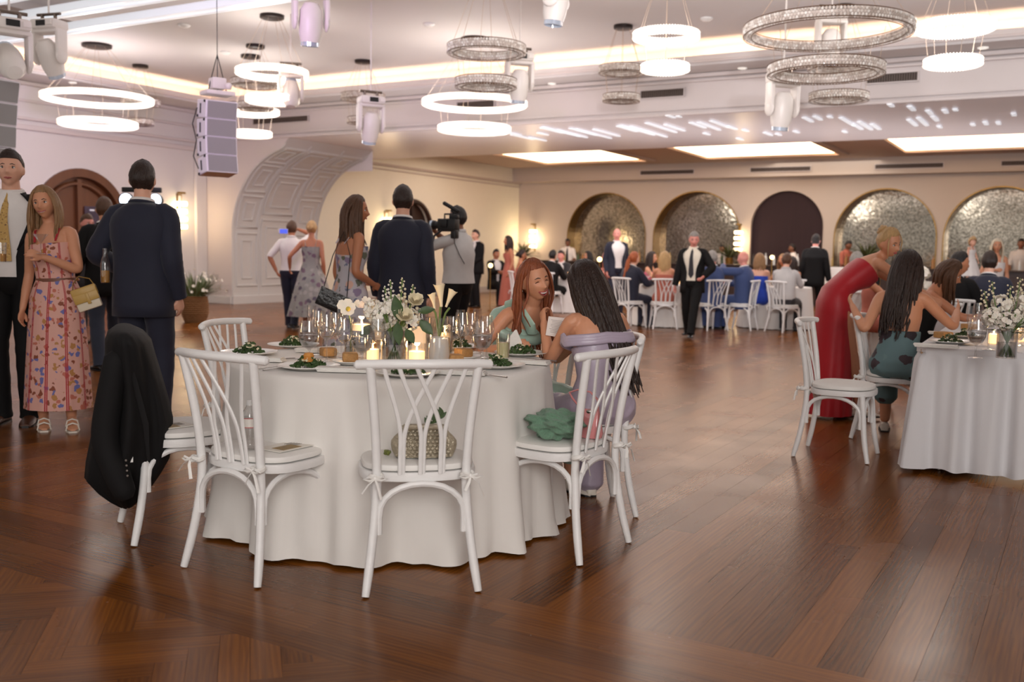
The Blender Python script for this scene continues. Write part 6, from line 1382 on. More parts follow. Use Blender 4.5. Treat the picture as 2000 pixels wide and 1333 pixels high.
mb = MB(); c = Vector((-.012, -.015, .245)); petal_flower(mb, c, .048, 5, 1, rnd, .12, .95, (.15, -1, .15)); petal_flower(mb, c + Vector((.05, .03, .012)), .03, 5, 1, rnd, .3, .9, (.4, -.6, .6)); petal_flower(mb, c + Vector((.085, .03, .03)), .026, 5, 1, rnd, .3, .9, (.4, -.6, .6)); mb.build('orchid_petals', m_petal, t, normals=False, angle=180)
mb = MB(); mb.ball(c + Vector((.006, -.012, -.006)), (.012, .012, .012), 10); mb.build('orchid_throat', mat('yellow_throat', (212, 186, 70), .5), t)
t = thing('calla_lilies', 'three white calla lilies in a clear glass cylinder', 'flowers', on(857, 700)); glass_vase(t, .066, .20, .5)
for i, (x, z, lean, sz) in enumerate(((-.030, .285, -.35, .85), (.005, .315, -.15, 1.15), (.050, .30, .7, .95))):
    mb = MB(); mb.tube([(-x * .6, 0, .012), (x * .1, 0, .12), (x * .6, 0, .22), (x, 0, z - .055 * sz)], .0052, 8); st = mb.build('stem', m_stem, t)
    mb = MB(); R = Matrix.Rotation(lean * .5, 3, 'Y'); rg = []; n = 20
    for q in range(9):
        tt = q / 8; rr_ = (.006 + .0155 * tt ** 1.8) * sz; zz = -.055 * sz + .095 * sz * tt; ring = []
        for j in range(n + 1):
            a = -PI + 2 * PI * j / n; lip = (tt ** 3) * (.035 * sz * max(0, math.cos(a)) ** 2); ring.append(Vector((x, 0, z)) + R @ Vector((rr_ * math.cos(a) * (1 + .4 * tt * (1 if math.cos(a) > 0 else 0)) * (-1 if lean < .3 else 1) , rr_ * math.sin(a), zz + lip * .5 - (tt ** 4) * .018 * max(0, math.cos(a)))))
        rg.append(ring)
    mb.rings(rg, cap=False, loop=False); o = mb.build('bloom', m_cream, t, normals=False, angle=180)

# things on the chairs
SZ = .4885
t = thing('woven_clutch', 'silver woven clutch bag with leaves behind it, on the centre chair seat', 'bag', (-.335, 3.79, SZ), .1)
m_weave = mat('silver_weave', (176, 164, 142), .32, metal=.35, vary=.4, scale=60, bump=.6, bscale=90)
mb = MB(); rg = []
for q in range(9):
    tt = q / 8; w = (.112 + .016 * math.sin(PI * min(1, tt * 1.3))) * (1 - .30 * max(0, tt - .55) / .45); d = .040 * (1 - .80 * tt ** 1.5); rg.append([(w * math.copysign(abs(math.cos(a)) ** .7, math.cos(a)), d * math.sin(a), .003 + .125 * tt) for a in [2 * PI * j / 28 for j in range(28)]])
mb.rings(rg); mb.build('bag_body', m_weave, t)
mb = MB()
for row in range(8):
    for k in range(13):
        x = (k - 6 + .5 * (row % 2)) * .017; z = .012 + row * .013; tt = z / .125; d = .040 * (1 - .80 * tt ** 1.5) * math.sqrt(max(.05, 1 - (x / .13) ** 2)) + .003
        if abs(x) < .105 - .02 * tt: mb.ball((x, -d, z), (.0092, .006, .0078), 8)
tag(mb.build('woven_front', m_weave, t), kind='stuff')
mb = MB(); mb.tube([(-.09, -.02, .115), (-.05, -.03, .122), (.05, -.03, .122), (.09, -.02, .115)], .011, 8); mb.tube([(-.09, -.03, .05), (-.04, -.045, .012), (0, -.047, .004), (.05, -.045, .012), (.10, -.03, .05)], .003, 6); mb.build('bag_rim', m_weave, t)
t = thing('greenery_sprig', 'small green leaf sprig lying behind the silver clutch', 'greenery', (-.33, 3.865, SZ + .001)); mb = MB(); mb.tube([(-.1, 0, .01), (.0, .0, .10), (.06, 0, .15)], .002, 5); mb.build('stem', m_stem, t)
mb = MB()
for i in range(9): leaf(mb, (.0 + .008 * i, 0, .10 + .006 * i), (math.cos(i * 2.1), -.2, 1.0), .04, .018, (0, -1, 0))
mb.build('leaves', m_leaf, t, normals=False, angle=180)
mb = MB()
for i in range(10): mb.box((rnd.uniform(-.014, .014), rnd.uniform(-.014, .014), .01 + .001 * i), (.012, .012, .012), rot=Matrix.Rotation(i, 3, (1, 1, 0)), bevel=.003)
o = mb.build('crumpled_wrapper', mat('green_wrapper', (106, 112, 50), .5, vary=.4, scale=60)); o.location = (-.475, 3.78, SZ); tag(o, 'small crumpled green wrapper left of the silver clutch', 'wrapper')
# green scarf
mb = MB(); bmesh.ops.create_icosphere(mb.bm, subdivisions=5, radius=1)
for v in mb.bm.verts:
    x, y, z = v.co; r = 1 + .13 * math.sin(4 * z + 6 * x + 2 * math.sin(3 * y)) + .09 * math.sin(9 * z - 5 * x) + .06 * math.sin(17 * z + 9 * y + 7 * x) + .05 * noise.noise(Vector((x * 4, y * 4, z * 4)))
    v.co = Vector((x * .118 * r, y * .095 * r, max(0, .062 + z * .064 * r)))
o = mb.build('green_scarf', mat('sage_muslin', (106, 140, 116), .9, vary=.15, scale=30, bump=.8, bscale=120, sheen=.2), angle=180); o.location = (.19, 4.215, SZ); o.rotation_euler = (0, 0, -.3); tag(o, 'sage green crumpled scarf bundled on the right front chair', 'scarf')
t = thing('pink_handbag', 'small glossy pink handbag with a curved handle beside the green scarf', 'bag', (.345, 4.26, SZ), -.5); m_pink = mat('pink_patent', (220, 140, 140), .15, coat=.6)
mb = MB(); mb.rings([[(w * math.copysign(abs(math.cos(a)) ** .5, math.cos(a)), d * math.copysign(abs(math.sin(a)) ** .6, math.sin(a)), z) for a in [2 * PI * j / 24 for j in range(24)]] for z, w, d in ((.001, .055, .03), (.02, .06, .034), (.07, .052, .026), (.11, .046, .014), (.125, .044, .006))]); mb.build('bag_body', m_pink, t)
mb = MB(); mb.tube([(-.04, 0, .12), (-.085, 0, .165), (-.10, 0, .19), (-.06, 0, .205), (0, 0, .20), (.035, 0, .17), (.04, 0, .12)], .008, 8, flat=.5); mb.build('bag_handle', m_pink, t)
mb = MB(); mb.ball((.0, -.012, .115), (.012, .006, .01), 10); mb.build('clasp', m_silver, t)
# plastic water bottle and programmes
t = thing('water_bottle', 'clear plastic water bottle with a red and green label on the left front chair', 'bottle', (-1.035, 3.88, SZ))
mb = MB(); mb.lathe([(.001, .001), (.026, .001), (.031, .008), (.032, .02), (.0295, .028), (.032, .036), (.0295, .044), (.032, .052), (.0295, .060), (.032, .068), (.032, .13), (.028, .15), (.014, .172), (.0125, .178), (.0125, .186)], n=28); mb.build('bottle_shell', m_glass, t, angle=180)
mb = MB(); mb.lathe([(.0132, .176), (.0132, .192), (.011, .194), (.001, .194)], n=20); mb.build('cap', mat('clear_cap', (232, 232, 230), .3), t)
mb = MB(); mb.lathe([(.0326, .088), (.0326, .128)], n=28); lb = mb.build('label_sleeve', mat('label_white', (236, 230, 222), .5), t)
for z, h, m__ in ((.090, .003, mat('label_red', (190, 50, 54), .5)), (.126, .003, mat('label_red', (190, 50, 54), .5))): mb = MB(); mb.lathe([(.0329, z - h / 2), (.0329, z + h / 2)], n=28); mb.build('label_band', m__, lb)
mb = MB(); A = [2.9 + 1.3 * j / 8 for j in range(9)]; mb.rings([[(.0331 * math.cos(a), .0331 * math.sin(a), z) for a in A] for z in (.094, .122)], cap=False, loop=False); mb.build('label_picture', mat('label_green', (62, 112, 78), .5, vary=.4, scale=90), lb)
def programme(p, rz, label, w=.20, h=.13):
    t = thing('programme', label, 'leaflet', p, rz, 'printed programmes left on the chair seats'); mb = MB(); mb.box((0, 0, .002), (w, h, .003)); mb.build('paper', mat('programme_paper', (232, 226, 216), .6), t, smooth=False)
    mb = MB(); mb.box((-.02, -.02, .0042), (w * .5, h * .5, .0012)); mb.build('picture', mat('sepia_picture', (150, 124, 78), .6, vary=.5, scale=40), t, smooth=False)
    mb = MB()
    for i in range(5): mb.box((.045, .035 - i * .012, .0042), (.05, .003, .0012))
    mb.build('text_lines', mat('faded_ink', (120, 112, 106), .7), t, smooth=False)
programme((-.90, 3.93, SZ), 1.0, 'folded programme on the left front chair beside the water bottle'); programme((-1.52, 4.34, SZ), .8, 'programme lying on the seat behind the black jacket')
# black jacket over the left chair
rows = [(640, 222, 262), (648, 212, 280), (664, 207, 294), (700, 207, 304), (740, 205, 316), (780, 200, 327), (820, 189, 336), (860, 180, 336), (900, 172, 329), (930, 169, 312), (955, 190, 294), (975, 214, 276), (990, 236, 258)]
mb = MB(); rg = []; cb = Vector((-1.49, 4.445, 0)) - Vector((.875, .485, 0)) * .26
for i, (py, xl, xr) in enumerate(rows):
    Y = 4.33; a = at_y(xl, py, Y); b = at_y(xr, py, Y); c = (a + b) / 2; w = (b - a).length / 2 * .97; d = [.27, .33, .32, .29, .25, .24, .23, .22, .20, .17, .13, .09, .04][i]; ring = []
    for j in range(48):
        q = 2 * PI * j / 48; f = 1 + .16 * math.sin(q * 7 + i * .12) * min(1, max(0, i - 2) / 4) + .08 * math.sin(q * 13 - i * .2) * min(1, i / 5)
        v_ = Vector((c.x, c.y, 0)).normalized(); ring.append(c + Vector((v_.y, -v_.x, 0)) * w * math.cos(q) * (1 + .02 * math.sin(q * 9)) + v_ * (d * math.sin(q) * f))
    rg.append(ring)
mb.rings(rg); jk = mb.build('draped_jacket', CL['black'], angle=180); tag(jk, 'black suit jacket draped over the back of the left chair, hem nearly on the floor', 'jacket')
mb = MB(); q = [at_y(x, y, 4.10) for x, y in ((228, 700), (214, 780), (206, 860), (228, 925), (245, 965))]; limb(mb, q, [.05, .055, .058, .055, .045], 14); s_ = mb.build('sleeve', CL['black'], jk)
for i in range(4):
    mb = MB(); mb.ball(at_y(246 + i, 900 + i * 10, 4.045), (.005, .003, .005), 8); mb.build('cuff_button', mat('horn_button', (120, 110, 104), .3), s_)
mb = MB(); mb.tube([at_y(x, y, 4.08) for x, y in ((240, 665), (262, 740), (285, 830), (290, 900))], [.006, .012, .014, .006], 6, flat=.3); mb.build('lapel_fold', CL['black'], jk)
# paper in the hand of the woman in lilac
t = thing('reading_card', 'white card with lines of print held by the woman in lilac', 'card', at_y(1090, 640, 5.0), 0); t.rotation_euler = (-.35, .12, -.25)
mb = MB(); mb.prism([(-.055, -.05), (.05, -.05), (.06, .055), (-.06, .05)], -.001, .001, Matrix.Rotation(PI / 2, 4, 'X')); mb.build('paper', mat('card_paper', (236, 226, 220), .7), t, smooth=False)
mb = MB()
for i in range(9): mb.box((-.008 + .003 * (i % 2), -.0018, .034 - i * .008), (.07 - .008 * (i % 3), .0008, .0016))
mb.build('print_lines', mat('print_grey', (140, 128, 124), .7), t, smooth=False)
# handbags, bottle, phone, glass held or worn
t = thing('yellow_flap_bag', 'small white bag with a yellow flap hanging by the floral dress', 'bag', at_y(168, 578, 6.62), .35); t.rotation_euler = (0, -.35, .3)
mb = MB(); mb.box((0, 0, -.03), (.155, .055, .13), bevel=.012); mb.build('bag_body', mat('ivory_leather', (226, 212, 188), .4), t)
mb = MB(); mb.box((0, -.012, .025), (.165, .05, .075), bevel=.012); mb.box((0, -.036, -.01), (.16, .008, .06), bevel=.004); f_ = mb.build('bag_flap', mat('mustard_leather', (186, 148, 74), .45), t)
mb = MB(); mb.box((.01, -.042, -.02), (.022, .006, .075), bevel=.002); mb.build('bag_strap_tab', mat('mustard_leather', (186, 148, 74), .45), f_)
mb = MB(); mb.tube([(-.07, 0, .05), (-.05, .02, .10), (.0, .03, .135), (.06, .02, .10), (.075, 0, .05)], .004, 6); mb.build('bag_handle', m_gold, t)
t = thing('black_shoulder_bag', 'black quilted flap bag hanging at the hip of the floral dress', 'bag', at_y(650, 588, 7.72), 0); t.rotation_euler = (0, .42, .15)
mb = MB(); mb.box((0, 0, 0), (.24, .07, .145), bevel=.008); mb.build('bag_body', mat('black_leather_bag', (24, 20, 20), .3, bump=.6, bscale=30), t)
mb = MB(); mb.prism([(-.125, .075), (.125, .075), (.118, .0), (.06, -.03), (-.06, -.03), (-.118, .0)], -.045, -.037, Matrix(((1, 0, 0, 0), (0, 0, 1, 0), (0, 1, 0, 0), (0, 0, 0, 1)))); mb.build('bag_flap', mat('black_leather_bag', (24, 20, 20), .3), t)
mb = MB(); a0 = t.matrix_basis.inverted(); sh = at_y(672, 452, 7.92); mb.tube([a0 @ at_y(630, 570, 7.75), a0 @ at_y(650, 500, 7.80), a0 @ sh, a0 @ at_y(684, 500, 7.80), a0 @ at_y(676, 600, 7.72)], .004, 6); mb.build('bag_strap', m_black, t)
t = thing('beer_bottle', 'clear glass beer bottle half full of amber beer in the navy suited man\'s hand', 'bottle', at_y(206, 553, 6.72), 0)
mb = MB(); mb.lathe([(.001, .001), (.029, .001), (.031, .01), (.031, .13), (.026, .155), (.014, .185), (.013, .225), (.015, .23), (.013, .235)], n=24); mb.build('bottle_glass', m_glass, t, angle=180)
mb = MB(); mb.lathe([(.001, .004), (.029, .004), (.029, .085), (.001, .085)], n=20); mb.build('beer', mat('amber_beer', (196, 136, 44), .2, alpha=.8), t)
t = thing('phone', 'phone with a blue lit screen held up by the man in the white shirt', 'phone', at_y(553, 452, 15.62), 0); mb = MB(); mb.box((0, 0, 0), (.15, .012, .08), bevel=.004); mb.build('phone_case', mat('pale_phone', (220, 216, 220), .4), t)
mb = MB(); mb.box((.01, -.008, 0), (.12, .004, .068)); mb.build('screen', mat('blue_screen', (70, 90, 210), .3, emis=.9), t, smooth=False)
t = thing('cocktail_glass', 'stemmed cocktail glass held up by the smiling woman', 'glass', at_y(80, 496, 6.55), 0); mb = MB(); mb.lathe([(.001, .0), (.03, .0), (.028, .003), (.004, .006), (.003, .07), (.05, .13)], n=24); mb.build('glass', m_glass, t, angle=60)
for x, y, l in ((2, 512, 'amber drink glass at the left picture edge'),):
    t = thing('drink_glass', l, 'glass', at_y(x, y, 6.1)); mb = MB(); mb.lathe([(.001, 0), (.03, 0), (.035, .12)], n=20); mb.build('glass', m_glass, t); mb = MB(); mb.lathe([(.001, .003), (.028, .003), (.031, .05), (.001, .05)], n=20); mb.build('drink', mat('amber_beer', (196, 136, 44), .2), t)
# camera rig
t = thing('video_camera_rig', 'black video camera with lens, microphone and side handle on the cameraman\'s shoulder', 'camera', at_y(876, 440, 10.35), math.radians(-26)); t.scale = (.95, .95, .95)
mb = MB(); mb.box((0, 0, 0), (.22, .12, .14), bevel=.012); mb.box((.07, 0, .09), (.10, .06, .05), bevel=.01); mb.box((-.02, -.07, .02), (.08, .03, .09), bevel=.008); mb.box((.09, -.02, -.1), (.07, .07, .09), bevel=.01); mb.build('camera_body', m_black, t)
mb = MB(); R = Matrix.Rotation(-PI / 2, 4, 'Y'); mb.lathe([(.001, .10), (.04, .10), (.042, .16), (.05, .165), (.052, .23), (.001, .23)], M=R, n=24); mb.build('lens', m_black, t); mb = MB(); mb.lathe([(.053, .19), (.053, .215), (.001, .228)], M=R, n=24); mb.build('lens_ring', mat('steel_blue_ring', (190, 206, 220), .2, metal=.6), t)
mb = MB(); mb.tube([(.06, 0, .12), (.03, 0, .17)], .008, 6); mb.tube([(.12, 0, .15), (-.06, 0, .24)], .022, 12, round_ends=True); mb.build('microphone', m_black, t)
mb = MB(); mb.tube([(-.05, 0, .07), (-.05, 0, .12), (.06, 0, .12), (.06, 0, .07)], .01, 8); mb.tube([(-.05, -.06, -.06), (-.12, -.1, -.12), (-.13, -.12, -.2)], .012, 8); mb.build('handle', m_black, t)
mb = MB(); mb.tube([(.1, -.05, -.05), (.12, -.07, -.2), (.18, -.07, -.32), (.24, -.06, -.42)], .005, 6); mb.build('cable', m_black, t)
# ---------------- right table, far tables, bar, plants ----------------
C0 = Vector((2.44, 5.93, 0)); U = Vector((math.cos(math.radians(-27)), math.sin(math.radians(-27)), 0)); V = Vector((math.cos(math.radians(62)), math.sin(math.radians(62)), 0)); W2, L2 = 1.5, 3.4
def pt(u, v, z): return C0 + U * u + V * v + Vector((0, 0, z))
t = thing('banquet_table', 'long banquet table hidden under the pleated white skirt at the right', 'table', (0, 0, 0))
mb = MB(); mb.rings([[pt(u, v, z) for u, v in ((.02, .02), (W2, .02), (W2, L2), (.02, L2))] for z in (.725, .752)]); mb.build('tabletop', mat('plywood', (170, 134, 96), .6), t, smooth=False)
for u, v in ((.15, .15), (W2 - .15, .15), (W2 - .15, L2 - .15), (.15, L2 - .15)): mb = MB(); mb.tube([pt(u, v, .725), pt(u, v, .004)], .018, 8); mb.build('leg', m_chrome, t)
def skirt_path(n_per_m=60):
    P = []; cor = [(0, L2), (0, .06), (.06, 0), (W2, 0), (W2, L2)]
    for (a, b) in zip(cor[:-1], cor[1:]):
        d = math.hypot(b[0] - a[0], b[1] - a[1]); n = max(3, int(d * n_per_m))
        for k in range(n): f = k / n; P.append((a[0] + (b[0] - a[0]) * f, a[1] + (b[1] - a[1]) * f))
    P.append(cor[-1]); return P
SP = skirt_path(); cx, cy_ = W2 / 2, L2 / 2; bm = bmesh.new(); uvl = bm.loops.layers.uv.new('UVMap'); Rr = random.Random(8); rows = []
fa = []; s_ = 0
for i, (u, v) in enumerate(SP):
    if i: s_ += math.hypot(u - SP[i - 1][0], v - SP[i - 1][1])
    fa.append(s_)
for t_ in (0, .03, .06, .10, .2, .35, .5, .65, .8, .9, 1.0):
    z = .765 - .728 * t_; row = []
    for (u, v), s in zip(SP, fa):
        ou = -1 if u < .07 else (1 if u > W2 - .01 else 0); ov = -1 if v < .07 else 0
        a = .0 if t_ <= .03 else 1
        f = (.042 * t_ ** .5 * math.sin(s * 27 + 1.5 * math.sin(s * 5)) + .012 * math.sin(s * 61 + 1)) * (1 if t_ > .08 else .0) + (.0035 * math.sin(s * 180) if .03 < t_ <= .2 else 0) + .045 * t_
        row.append(bm.verts.new(pt(u + ou * f, v + ov * f, z + (.008 * math.sin(s * 27) if t_ == 1 else 0))))
    rows.append(row)
for i in range(len(rows) - 1):
    for j in range(len(SP) - 1):
        f = bm.faces.new((rows[i][j], rows[i][j + 1], rows[i + 1][j + 1], rows[i + 1][j]))
        for l, (a, b) in zip(f.loops, ((j, i), (j + 1, i), (j + 1, i + 1), (j, i + 1))): l[uvl].uv = (fa[a], rows[b][0].co.z)
me = bpy.data.meshes.new('table_skirt'); bm.to_mesh(me); bm.free(); me.polygons.foreach_set('use_smooth', [True] * len(me.polygons)); me.materials.append(m_linen2); me.update()
o = bpy.data.objects.new('table_skirt', me); COL.objects.link(o); tag(o, 'gathered white skirt hanging round the long table at the right', 'table skirt')
mb = MB(); mb.rings([[pt(u, v, z) for u, v in ((-.006 + e, .05), (.05, -.006 + e), (W2 + .006 - e, -.006 + e), (W2 + .006 - e, L2), (-.006 + e, L2))] for z, e in ((.735, 0), (.764, 0), (.768, .008))]); o = mb.build('tablecloth', m_linen2, smooth=False); tag(o, 'flat white cloth on top of the long table at the right', 'tablecloth')
TZ2 = .7695
def on2(px, py): return at_z(px, py, TZ2)
for px, py, sd, w in ((1856, 672, 41, 'nearest the table corner'), (1886, 660, 42, 'in front of the black dress')):
    plate(on2(px, py), .13, 'white plate on the long table ' + w, 'plates on the long table'); salad(on2(px, py), .07, sd, 'green salad on the long table ' + w, group='salads on the long table')
napkin(on2(1830, 680), 1.1, 'white folded napkin at the corner of the long table', .24, .09); napkin(on2(1846, 655), 1.0, 'white folded napkin beside the seated woman in black', .2, .08)
for px, py, w in ((1842, 662, 'left of the salads'), (1893, 645, 'farthest along the long table')): bread(on2(px, py), .4, 'golden bread piece on the long table ' + w, .09)
for kd, px, py, s, w, f in (('goblet', 1905, 700, 1.1, 'water goblet nearest on the long table', m_water), ('wine', 1917, 676, 1.0, 'wine glass behind the nearest goblet', m_wine), ('wine', 1930, 684, 1.05, 'wine glass left of the green stemmed vase', m_wine), ('flute', 1893, 668, 1.0, 'champagne flute beside the salads', None), ('goblet', 1984, 690, 1.0, 'water goblet right of the vase', m_water), ('wine', 1994, 676, 1.0, 'wine glass at the right picture edge', None), ('wine', 1908, 652, 1.0, 'wine glass farthest back on the long table', None)):
    stem_glass(kd, on2(px, py), w, (f, .135) if f else None, s, 'glasses on the long table')
candle(on2(1940, 672), 'lit candle glowing behind the glasses on the long table', .036, .06, .09, .6); candle(on2(1990, 668), 'lit candle at the right picture edge on the long table', .036, .10, .14, .6)
rnd = random.Random(33)
t = thing('flower_arrangement', 'white blooms over a clear vase of green stems on the long table', 'flowers', on2(1965, 700)); glass_vase(t, .052, .155, .55)
mb = MB()
for i in range(12):
    a = 2 * PI * i / 12; mb.tube([(.038 * math.cos(a + 2.6), .038 * math.sin(a + 2.6), .012), (0, 0, .08), (.035 * math.cos(a), .035 * math.sin(a), .155), (.12 * math.cos(a), .07 * math.sin(a), .24)], .0038, 6)
for x, z in ((-.14, .33), (-.10, .38), (.05, .40), (.0, .36)): mb.tube([(x * .2, 0, .15), (x * .8, 0, z - .08), (x, 0, z + .03)], .003, 6)
mb.build('stems', m_stem, t)
blob_flowers('white_blooms', t, m_petal, [((-.09, 0, .22), .05), ((-.03, -.03, .20), .05), ((.04, 0, .24), .06), ((.10, .03, .21), .05), ((-.02, .03, .29), .055), ((.08, 0, .31), .05), ((.15, 0, .27), .045)], .017, rnd, 5, 55)
for x, z in ((-.14, .33), (-.10, .38), (.05, .40), (.0, .36)):
    mb = MB()
    for i in range(10): a = i * 2.4; mb.ball((x + .014 * math.cos(a), .014 * math.sin(a), z - .05 + i * .009), (.008 - i * .0003,) * 3, 8)
    mb.build('bud_spike', m_cream, t)
mb = MB()
for i in range(16): a = i * 2.4; leaf(mb, (.03 * math.cos(a), .03 * math.sin(a), .13 + .004 * i), (math.cos(a), math.sin(a) - .3, .3), .09, .03)
mb.build('leaves', m_leaf, t, normals=False, angle=180)

# far round tables
def far_table(x, y, R, h, label, seed, cloth_label):
    round_table((x, y), R, h - .008, label, 'round tables in the far room'); o = round_cloth((x, y), R, h, seed, .07, .03, 120, nf=11); tag(o, cloth_label, 'tablecloth', 'long cloths on the far tables')
far_table(1.35, 22.25, .80, .76, 'round table of the far left group under its cloth', 31, 'pale cloth on the far left round table'); far_table(3.0, 18.35, .76, .76, 'round table in the middle of the far group', 32, 'pale cloth on the middle far table')
far_table(4.85, 18.2, .62, .76, 'round table of the right far group', 33, 'pale cloth on the right far table'); far_table(7.25, 21.8, .42, 1.10, 'tall cocktail table behind the man walking away', 34, 'white floor length cloth on the tall cocktail table')
far_table(5.35, 12.8, .70, .76, 'round table behind the bending woman in red', 35, 'white cloth on the table behind the woman in red')
for (x, y, w) in ((1.15, 22.0, 'far left table'), (3.0, 18.3, 'middle far table'), (4.8, 18.1, 'right far table')):
    for k, (dx, dy) in enumerate(((-.28, -.2), (.25, -.25), (.1, .3))):
        candle(Vector((x + dx, y + dy, .761)), '%s lit candle on the %s' % (('left', 'right', 'back')[k], w), .05, .09, .13)
    for k, (dx, dy) in enumerate(((-.5, .0), (-.1, -.5), (.42, .05), (.2, -.45))): stem_glass(('wine', 'goblet')[k % 2], Vector((x + dx, y + dy, .761)), '%s glass on the %s' % (('leftmost', 'nearest left', 'rightmost', 'nearest right')[k], w), None, 1.1, 'glasses on the far tables')
m_glow_ball = mat('candle_glow_ball', (255, 232, 180), .4, emis=5, ecol=(255, 220, 150)); m_glow_ball.cycles.emission_sampling = 'NONE'
def round_glow(px, py, Y, r, base_z, label):  # blurred candle light given the shape of a glowing ball on a stand
    P = at_y(px, py, Y); t = thing('round_glow', label, 'round glow', (P.x, P.y, base_z), 0, 'round candle glows on the far tables')
    mb = MB(); mb.lathe([(.001, 0), (.05, 0), (.05, .01), (.008, .015), (.008, P.z - base_z - r)], n=14); mb.build('glow_stand', m_gold, t); mb = MB(); mb.ball((0, 0, P.z - base_z), r, 14); mb.build('glow_ball', m_glow_ball, t)
round_glow(1171, 507, 22.3, .055, .761, 'round blurred candle glow on the far left table'); round_glow(1508, 503, 18.3, .04, .761, 'round blurred candle glow left of the man walking away'); round_glow(1720, 509, 12.9, .035, .761, 'round blurred candle glow behind the woman in red'); round_glow(958, 519, 21.9, .05, .0, 'small glowing ball left of the woman in terracotta')
# flowers on the table behind the red dress
t = thing('flower_arrangement', 'large white flower bowl between the woman in red and the woman in black', 'flowers', (5.15, 12.6, .761)); glass_vase(t, .09, .14, .5); blob_flowers('white_blooms', t, m_petal, [((-.12, 0, .22), .11), ((.1, 0, .24), .12), ((0, -.05, .33), .11), ((.0, .1, .2), .11)], .045, rnd, 5, 36)
t = thing('taper_candle', 'white taper candle behind the shoulder of the woman in red', 'candle', at_z(1707, 540, .761)); mb = MB(); mb.lathe([(.001, 0), (.05, 0), (.012, .015), (.012, .05), (.02, .055), (.001, .056)], n=14); mb.build('candlestick', m_gold, t); mb = MB(); mb.tube([(0, 0, .05), (0, 0, .30)], [.013, .011], 10); mb.build('wax', m_petal, t); mb = MB(); mb.lathe([(.001, .30), (.008, .315), (.001, .345)], n=8); mb.build('flame', m_flame, t)
# chair with a cloth sash at the right
r_ = chair_at(4.30, 9.75, 40, 'white cross-back chair draped with a pale sash behind the black dress', GF)
mb = MB(); rg = []
for z, w, d in ((.885, .20, .03), (.80, .21, .035), (.6, .19, .045), (.45, .19, .05), (.3, .22, .06)): rg.append([(w * math.cos(a) * (1 + .04 * math.sin(9 * a)), -.275 + .03 * (.88 - z) - .0 + d * math.sin(a) * (1 + .15 * math.sin(11 * a)), z) for a in [2 * PI * j / 40 for j in range(40)]])
mb.rings(rg); sa = mb.build('chair_sash', mat('pale_satin', (206, 202, 204), .35, bump=.4, bscale=20)); sa.matrix_world = Matrix.Translation((4.30, 9.75, 0)) @ Matrix.Rotation(math.radians(-50), 4, 'Z'); tag(sa, 'pale satin sash hanging over the chair back behind the black dress', 'chair sash')

# bar counter with bottles and plants
BZ = 1.08; BB_ = 27.2
t = thing('bar_counter', 'long dark bar counter in front of the mirror arches', 'bar counter', W(-6.5, BB_, 0), -PI / 6)
mb = MB(); mb.box((0, 0, BZ / 2 - .02), (17, .5, BZ - .04)); mb.build('counter_front', m_dark, t, smooth=False); mb = MB(); mb.box((0, -.03, BZ - .02), (17.2, .66, .045), bevel=.01); mb.build('countertop', mat('dark_stone_top', (62, 52, 48), .2), t, smooth=False)
mb = MB()
for i in range(34): mb.box((-8.3 + i * .5, -.255, .5), (.42, .015, .8), bevel=.006)
mb.build('front_panel', m_dark, t, smooth=False)
cols = [mat('bottle_glass_%d' % i, c, .1) for i, c in enumerate(((60, 84, 52), (150, 104, 50), (206, 210, 212), (40, 34, 30), (176, 150, 96)))]
Rb = random.Random(5); proto = {}
for i in range(46):
    a = -14.2 + i * .31 + Rb.uniform(-.08, .08); k = Rb.randrange(5)
    if k not in proto:
        mb = MB(); mb.lathe([(.001, 0), (.038, 0), (.038, .17), (.03, .2), (.014, .235), (.014, .29), (.001, .29)], n=12); o = mb.build('liquor_bottle', cols[k]); proto[k] = o.data
    else: o = bpy.data.objects.new('liquor_bottle', proto[k]); COL.objects.link(o)
    o.location = W(a, BB_ + .02 + Rb.uniform(-.12, .16), BZ + .003); s = Rb.uniform(.8, 1.15); o.scale = (s, s, s)
    tag(o, 'small %s bottle standing on the long dark bar' % ('green', 'amber', 'clear', 'black', 'gold')[k], 'bottle', '%s bottles on the bar' % ('green', 'amber', 'clear', 'black', 'gold')[k])
def bar_plant(px, b, z0, s, label, seed):
    r = ray(px, 500); t_ = b / (r.x * .5 + r.y * CU); t = thing('potted_plant', label, 'plant', (r.x * t_, r.y * t_, z0)); R_ = random.Random(seed)
    mb = MB(); mb.lathe([(.001, 0), (.10 * s, 0), (.13 * s, .2 * s), (.12 * s, .2 * s), (.001, .18 * s)], n=18); mb.build('pot', m_gold, t); mb = MB()
    for i in range(90):
        a = R_.uniform(0, 6.28); e = R_.uniform(.2, 1.3); leaf(mb, (.05 * math.cos(a) * s, .05 * math.sin(a) * s, .2 * s), (math.cos(a) * math.cos(e), math.sin(a) * math.cos(e), math.sin(e)), R_.uniform(.3, .55) * s, .05 * s, bend=R_.uniform(.1, .5))
    tag(mb.build('foliage', mat('olive_foliage', (92, 98, 62), .5, vary=.4, scale=9), t, normals=False, angle=180), kind='stuff')
bar_plant(1022, 26.4, 1.0, .95, 'spiky green plant standing by the sconce in the far corner', 1); bar_plant(1424, BB_ - .15, BZ + .003, .9, 'green plant on the bar right of the lilac mirror arch', 2); bar_plant(1693, BB_ - .15, BZ + .003, 1.1, 'green plant on the bar before the mirror right of the dark arch', 3); bar_plant(1232, BB_ - .15, BZ + .003, .5, 'low dark plant on the bar behind the man in the blue suit', 4)
